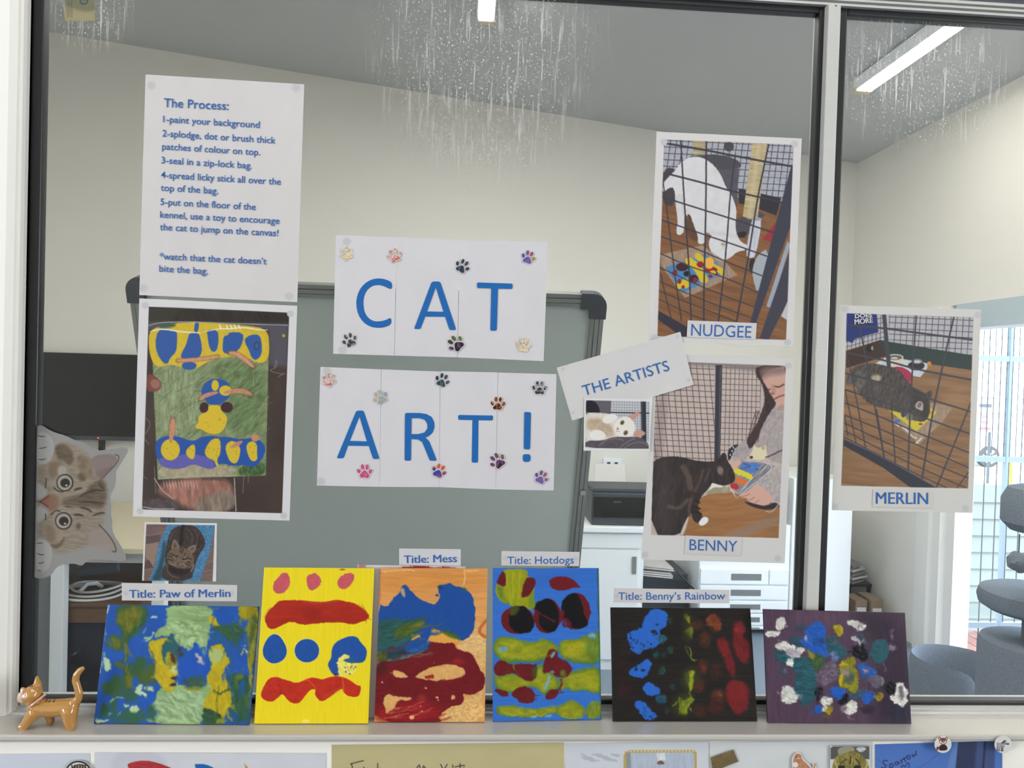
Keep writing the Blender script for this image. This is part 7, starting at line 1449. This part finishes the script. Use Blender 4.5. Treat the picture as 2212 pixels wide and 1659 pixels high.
def pin(poly_, x, y):
    ins = np.zeros(x.shape, bool); n = len(poly_)
    for i in range(n):
        ax, ay = poly_[i]; bx_, by_ = poly_[(i + 1) % n]
        if ay != by_: ins ^= ((ay > y) != (by_ > y)) & (x < (y - ay) / (by_ - ay) * (bx_ - ax) + ax)
    return ins
front = Vw[:, 1] < YC
cols[pin([(262, 560), (300, 480), (345, 460), (345, 545), (405, 590), (390, 615), (330, 612), (280, 650), (262, 640)], qx, qy) & front] = (222, 186, 172)
cols[pin([(262, 630), (330, 640), (335, 690), (280, 680)], qx, qy) & front] = (206, 190, 178)
cols[pin([(340, 520), (375, 490), (385, 560), (355, 580)], qx, qy) & front] = (168, 110, 44)
def near(p, q_, w):
    ax, ay = p; dx, dy = q_[0] - ax, q_[1] - ay; t = np.clip(((qx - ax) * dx + (qy - ay) * dy) / (dx * dx + dy * dy), 0, 1)
    return np.hypot(qx - ax - t * dx, qy - ay - t * dy) < w
for p, q_, w in (((715, 610), (692, 665), 9), ((760, 610), (735, 675), 9), ((830, 620), (800, 670), 10), ((420, 425), (470, 405), 9), ((440, 440), (490, 425), 8)): cols[near(p, q_, w)] = (104, 70, 34)
cols[Vw[:, 2] < ZS + .0011] = (222, 214, 200)
at = me.color_attributes.new('Col', 'FLOAT_COLOR', 'POINT'); cl_ = np.clip(lin(cols) / np.array(KS), .002, .93)
at.data.foreach_set('color', np.concatenate([cl_, np.ones((len(cl_), 1))], 1).astype(np.float32).ravel())
me.materials.clear(); me.materials.append(M['glaze']); me.polygons.foreach_set('use_smooth', [True] * len(me.polygons))
fig = link_mesh('cat_figurine', me, Vw); tag(fig, 'glazed ginger ceramic cat walking with its tail up on the sill', 'figurine')
cc_ = Q(566, 648, 5); ax_u = (Q(680, 553) - Q(440, 748)); rad = np.linalg.norm(ax_u) / 2 * .90; ax_u /= np.linalg.norm(ax_u)
MB().tube([cc_ + rad * (ax_u * math.cos(t) + np.array([0, -.92, 0]) * math.sin(t)) for t in np.linspace(0, 2 * math.pi, 33)], R_(17), 8).build('collar', mat('pink glaze', (206, 164, 152), .12, coat=.5), fig, True)

# ------------------------------------------------------------------ papers under the sill
KW = (1.10, 1.08, 1.06)
one = (0, 0, 1.0)
def low(cs_, base, label, cat, name, y, paint=None, step=1.5, K=KW, curl=.0006):
    a = Art(quadY(cs_, y), step, base, one, int(cs_[0][0]) % 89 + 2)
    a.streak(.02, 60, 30, 4)
    if paint: paint(a)
    o = a.build(name, M['print'], K, curl=curl); return tag(o, label, cat)
YP = WY - .0006
low([(-160, 1630), (194, 1627), (192, 1800), (-160, 1800)], (202, 206, 216), 'pale sheet with a round cat badge under the ceramic cat', 'paper sheet', 'paper_sheet', YP)
def leaf(a):
    a.ell(300, 1655, 60, 40, (176, 172, 186), soft=14, a=.35)
    a.poly([(272, 1652), (288, 1645), (315, 1641.5), (345, 1648), (376, 1660), (400, 1680), (330, 1690), (290, 1670)], (168, 50, 56), sm=1, var=.15, vs=(12, 5))
    a.poly([(419, 1650), (430, 1649), (445, 1650), (462, 1657), (480, 1672), (450, 1690), (430, 1668)], (28, 100, 166), sm=1); a.poly([(528, 1648), (536, 1656), (545, 1680), (536, 1690)], (190, 150, 90), sm=0)
low([(205, 1625), (704, 1627), (702, 1830), (206, 1830)], (206, 207, 213), 'crumpled white sheet with red and blue leaf shapes below the sill', 'paper sheet', 'paper_sheet', YP, leaf, curl=.002)
def hand(a):
    Lh = [[(757, 1650), (785, 1643)], [(760, 1651), (766, 1690)], [(763, 1664), (778, 1660)], [(786, 1657), (788, 1672), (782, 1674)], [(816, 1649), (816, 1680)], [(809, 1662), (824, 1660)], [(838, 1664), (846, 1660), (846, 1674)], [(892, 1684), (905, 1647), (909, 1668), (917, 1650), (924, 1684)], [(934, 1662), (936, 1674), (944, 1662)], [(952, 1651), (958, 1664), (966, 1651)], [(962, 1664), (970, 1676)], [(978, 1652), (980, 1676)], [(994, 1649), (994, 1680)], [(983, 1656), (1004, 1653)], [(1002, 1658), (1003, 1672)]]
    a.lines(Lh, (44, 42, 44), 2.2, sm=1)
low([(717, 1609), (1218, 1604), (1218, 1800), (717, 1800)], (190, 178, 132), 'tan envelope with dark handwriting below the sill', 'envelope', 'envelope', YP, hand, step=1.3)
def card(a):
    for k in range(40): a.ell(1258 + (k * 17) % 80, 1629 + (k * 7) % 16, 4, 2, (176, 182, 192), wob=1)
    a.poly([(1347, 1632), (1351, 1622), (1360, 1620), (1500, 1620), (1505, 1626), (1505, 1700), (1347, 1700)], (186, 160, 84), sm=0); a.poly([(1353, 1632), (1358, 1626), (1496, 1625), (1500, 1630), (1500, 1700), (1353, 1700)], (178, 186, 200), sm=0, var=.06, vs=(3, 20)); a.poly([(1353, 1626), (1362, 1626), (1364, 1700), (1353, 1700)], (140, 146, 152), sm=0)
    for k in range(20): a.ell(1355 + k * 7.5, 1622.5, 2, 1.2, (222, 214, 190))
    a.poly([(1418, 1626), (1436, 1626), (1438, 1642), (1420, 1643)], (214, 218, 222), sm=0, var=.1); a.poly([(1417, 1651), (1422, 1643), (1430, 1642), (1438, 1651)], (120, 90, 72), soft=2)
low([(1222, 1606), (1531, 1602), (1531, 1820), (1222, 1820)], (204, 207, 212), 'white sheet with a gold bordered card below the sill', 'paper sheet', 'paper_sheet', YP, card)
def s5(a):
    pass
low([(1533, 1604), (1885, 1599), (1886, 1820), (1533, 1820)], (206, 208, 208), 'white sheet below the purple canvas', 'paper sheet', 'paper_sheet', YP)
def tg(a): a.streak(.18, 20, 2, 7, rot=-.35)
low([(1535, 1637), (1584, 1619), (1595, 1645), (1540, 1667)], (116, 98, 64), 'small tilted brown wooden tag on the white sheet', 'tag', 'wooden_tag', YP - .0022, tg, 1.0, curl=0)
GC = [(1710, 1640), (1716, 1628), (1722, 1625), (1731, 1626), (1734, 1640), (1748, 1650), (1755, 1661), (1758, 1647), (1762, 1645), (1763, 1662), (1755, 1690), (1712, 1690), (1711, 1655)]
a = Art(quadY([(1704, 1618), (1770, 1618), (1770, 1698), (1704, 1698)], YP - .0026), .8, (222, 214, 204), one, 5)
a.poly([(1713, 1642), (1718, 1629), (1722, 1628), (1731, 1629), (1732, 1641), (1746, 1652), (1754, 1664), (1752, 1690), (1714, 1690), (1713, 1655)], (182, 128, 96), var=.1); a.ell(1718, 1652, 6, 6, (224, 216, 208)); a.ell(1720, 1635, 1.2, 1.2, (60, 44, 40)); a.line([(1757, 1664), (1761, 1650)], (176, 122, 92), 3); a.ell(1725, 1638, 4, 2, (206, 170, 140))
tag(a.build('cat_sticker', M['print'], KW, cut=GC), 'ginger and white cat sticker on the white sheet', 'sticker')
def tab(a):
    a.poly([(1794, 1612), (1878, 1612), (1878, 1640), (1794, 1640)], (84, 84, 82), sm=0); a.poly([(1806, 1614), (1850, 1612), (1840, 1630), (1815, 1640)], (150, 146, 120), soft=2); a.poly([(1845, 1614), (1876, 1614), (1860, 1628)], (190, 190, 186), soft=2, var=.3, vs=(2, 2))
    a.poly([(1796, 1636), (1830, 1626), (1842, 1620), (1868, 1634), (1880, 1660), (1880, 1720), (1800, 1720)], (132, 120, 62), wob=1, var=.4, vs=(2, 5)); a.lines([[(1815, 1650), (1828, 1640)], [(1838, 1634), (1836, 1650)], [(1850, 1640), (1858, 1652)]], (70, 60, 34), 3); a.ell(1818, 1657, 8, 4, (40, 36, 28)); a.ell(1852, 1657, 8, 4, (40, 36, 28)); a.lines([[(1802, 1640), (1812, 1668)], [(1874, 1646), (1866, 1670)]], (180, 170, 110), 3)
    a.ell(1794, 1610, 5, 5, (204, 206, 206)); 
low([(1793, 1611), (1880, 1611), (1880, 1730), (1793, 1730)], (204, 206, 206), 'photo of a golden tabby face on the white sheet', 'photo', 'photo_print', YP - .0026, tab, 1.0, curl=0)
def sp(a):
    a.poly([(2062, 1600), (2070, 1600), (2062, 1660), (2040, 1700), (2050, 1640)], (96, 128, 184), soft=3); a.poly([(2070, 1598), (2148, 1598), (2140, 1720), (2058, 1720)], (44, 52, 84), sm=0, soft=2); a.poly([(2110, 1598), (2150, 1598), (2146, 1720), (2100, 1720)], (62, 78, 120), sm=0, soft=6); a.lines([[(2128, 1600), (2120, 1700)]], (40, 48, 76), 5); a.lines([[(1895, 1640), (1940, 1668), (1990, 1660), (2060, 1600)]], (56, 92, 156), 2, a=.6)
    Ls = [[(1917, 1643), (1909, 1642), (1907, 1649), (1914, 1653), (1911, 1660), (1904, 1657)], [(1922, 1650), (1923, 1668)], [(1922, 1652), (1928, 1648), (1930, 1655), (1924, 1658)], [(1939, 1645), (1933, 1646), (1934, 1653), (1940, 1650), (1939, 1644), (1943, 1650)], [(1945, 1641), (1948, 1648)], [(1946, 1644), (1951, 1639)], [(1952, 1637), (1956, 1645)], [(1953, 1640), (1958, 1634)], [(1961, 1632), (1959, 1639), (1965, 1640), (1967, 1633), (1961, 1631)], [(1970, 1629), (1973, 1636), (1975, 1629), (1979, 1632), (1978, 1622)]]
    a.lines(Ls, (32, 36, 64), 1.9, sm=1); a.line([(1952, 1672), (1946, 1657), (1950, 1652), (1955, 1658), (1958, 1648), (1964, 1648), (1963, 1660), (1952, 1673)], (32, 36, 64), 1.8)
low([(1890, 1608), (2165, 1600), (2164, 1820), (1890, 1820)], (76, 114, 184), 'blue photo with Sparrow handwritten beside a heart', 'photo', 'photo_print', YP, sp, 1.1)
def badge(cx, cy, r, y, label, draw, base=(214, 212, 208), K=KW):
    a = Art(quadY([(cx - r - 2, cy - r - 2), (cx + r + 2, cy - r - 2), (cx + r + 2, cy + r + 2), (cx - r - 2, cy + r + 2)], y), .7, base, one, int(cx) % 71); draw(a)
    t = np.linspace(0, 2 * math.pi, 30, endpoint=False)
    return tag(a.build('round_sticker', M['print'], K, cut=[(cx + r * math.cos(q), cy + r * math.sin(q)) for q in t]), label, 'sticker', 'round animal stickers')
def panda(a):
    RB_, DKB = (120, 56, 44), (44, 32, 34)
    a.poly([(2028, 1612), (2038, 1606), (2046, 1612), (2047, 1621), (2028, 1622)], DKB); a.ell(2025, 1617, 3, 5, (150, 80, 60), rot=.4); a.line([(2024, 1614), (2027, 1615)], (60, 34, 30), 1.5); a.ell(2037, 1601, 8.5, 7, RB_); a.ell(2030, 1595, 3, 3, RB_); a.ell(2044.5, 1595, 3, 3, RB_); a.ell(2030, 1595.5, 1.4, 1.4, (230, 220, 210)); a.ell(2044.5, 1595.5, 1.4, 1.4, (230, 220, 210))
    a.ell(2033, 1602, 3, 3, (232, 226, 220)); a.ell(2041, 1602, 3, 3, (232, 226, 220)); a.ell(2034, 1601, 1.3, 1.5, (24, 20, 22)); a.ell(2040.5, 1601, 1.3, 1.5, (24, 20, 22)); a.ell(2037.3, 1605.5, 3, 2, (232, 226, 220)); a.ell(2037.3, 1604.5, 1.2, .9, (24, 20, 22))
def zebra(a):
    a.ell(2160, 1610, 8, 5, (214, 214, 216)); a.ell(2172, 1604, 5, 4, (206, 206, 210), rot=.5); a.ell(2177, 1607, 3, 2, (60, 58, 64)); a.poly([(2166, 1606), (2174, 1599), (2176, 1603), (2168, 1612)], (206, 206, 210)); a.poly([(2162, 1606), (2170, 1598), (2173, 1600), (2165, 1607)], (40, 40, 48))
    for k in range(5): a.line([(2154 + k * 3.4, 1605), (2155 + k * 3.4, 1614)], (40, 40, 48), 1.3)
    for x in (2154, 2158, 2163, 2166): a.line([(x, 1613), (x, 1621)], (120, 120, 126), 2); a.line([(x, 1616), (x, 1617.5)], (40, 40, 48), 2); a.line([(x, 1620), (x, 1622)], (40, 40, 48), 2.4)
    a.lines([[(2173, 1600), (2172, 1608)], [(2169, 1603), (2172, 1609)]], (40, 40, 48), 1.2)
YSF = SILL_FRONT - .0022
badge(2037, 1608, 18.5, YSF, 'round red panda sticker over the blue photo', panda); badge(2167, 1608, 19, YSF, 'round zebra sticker at the corner of the blue photo', zebra)
def tbadge(a):
    cx, cy = 169, 1673
    a.ell(cx, cy, 30, 30, (30, 28, 28)); a.ell(cx, cy, 26.5, 26.5, (214, 212, 206)); a.ell(cx + 2, cy + 1, 23, 24, (150, 136, 118), var=.3, vs=(3, 3))
    for k in range(6): a.line([(cx - 14 + k * 6, cy - 20), (cx - 12 + k * 5, cy - 8), (cx - 10 + k * 5, cy)], (48, 42, 38), 2.6)
    a.line([(cx - 18, cy - 8), (cx - 4, cy - 22), (cx + 14, cy - 20)], (60, 50, 44), 2)
badge(169, 1673, 31, YP - .0026, 'round striped cat badge on the pale sheet', tbadge)
# screw in the head rail above the mullion
sc_ = onY(1806, 12, -.0165)
scw = empty('screw', tuple(sc_), 'dark screw in the head rail above the mullion', 'screw')
b = bmesh.new(); bmesh.ops.create_uvsphere(b, u_segments=16, v_segments=8, radius=.0034, matrix=Matrix.Translation(Vector((sc_[0], -.0135, sc_[2]))) @ Matrix.Diagonal((1, .8, 1, 1)))
MB().bm(b).build('screw_head', M['black'], scw, True)
MB().box(sc_[0] - .0016, sc_[0] + .0016, -.0167, -.0155, sc_[2] - .0004, sc_[2] + .0004).build('slot', M['grey'], scw)
bpy.context.view_layer.update()
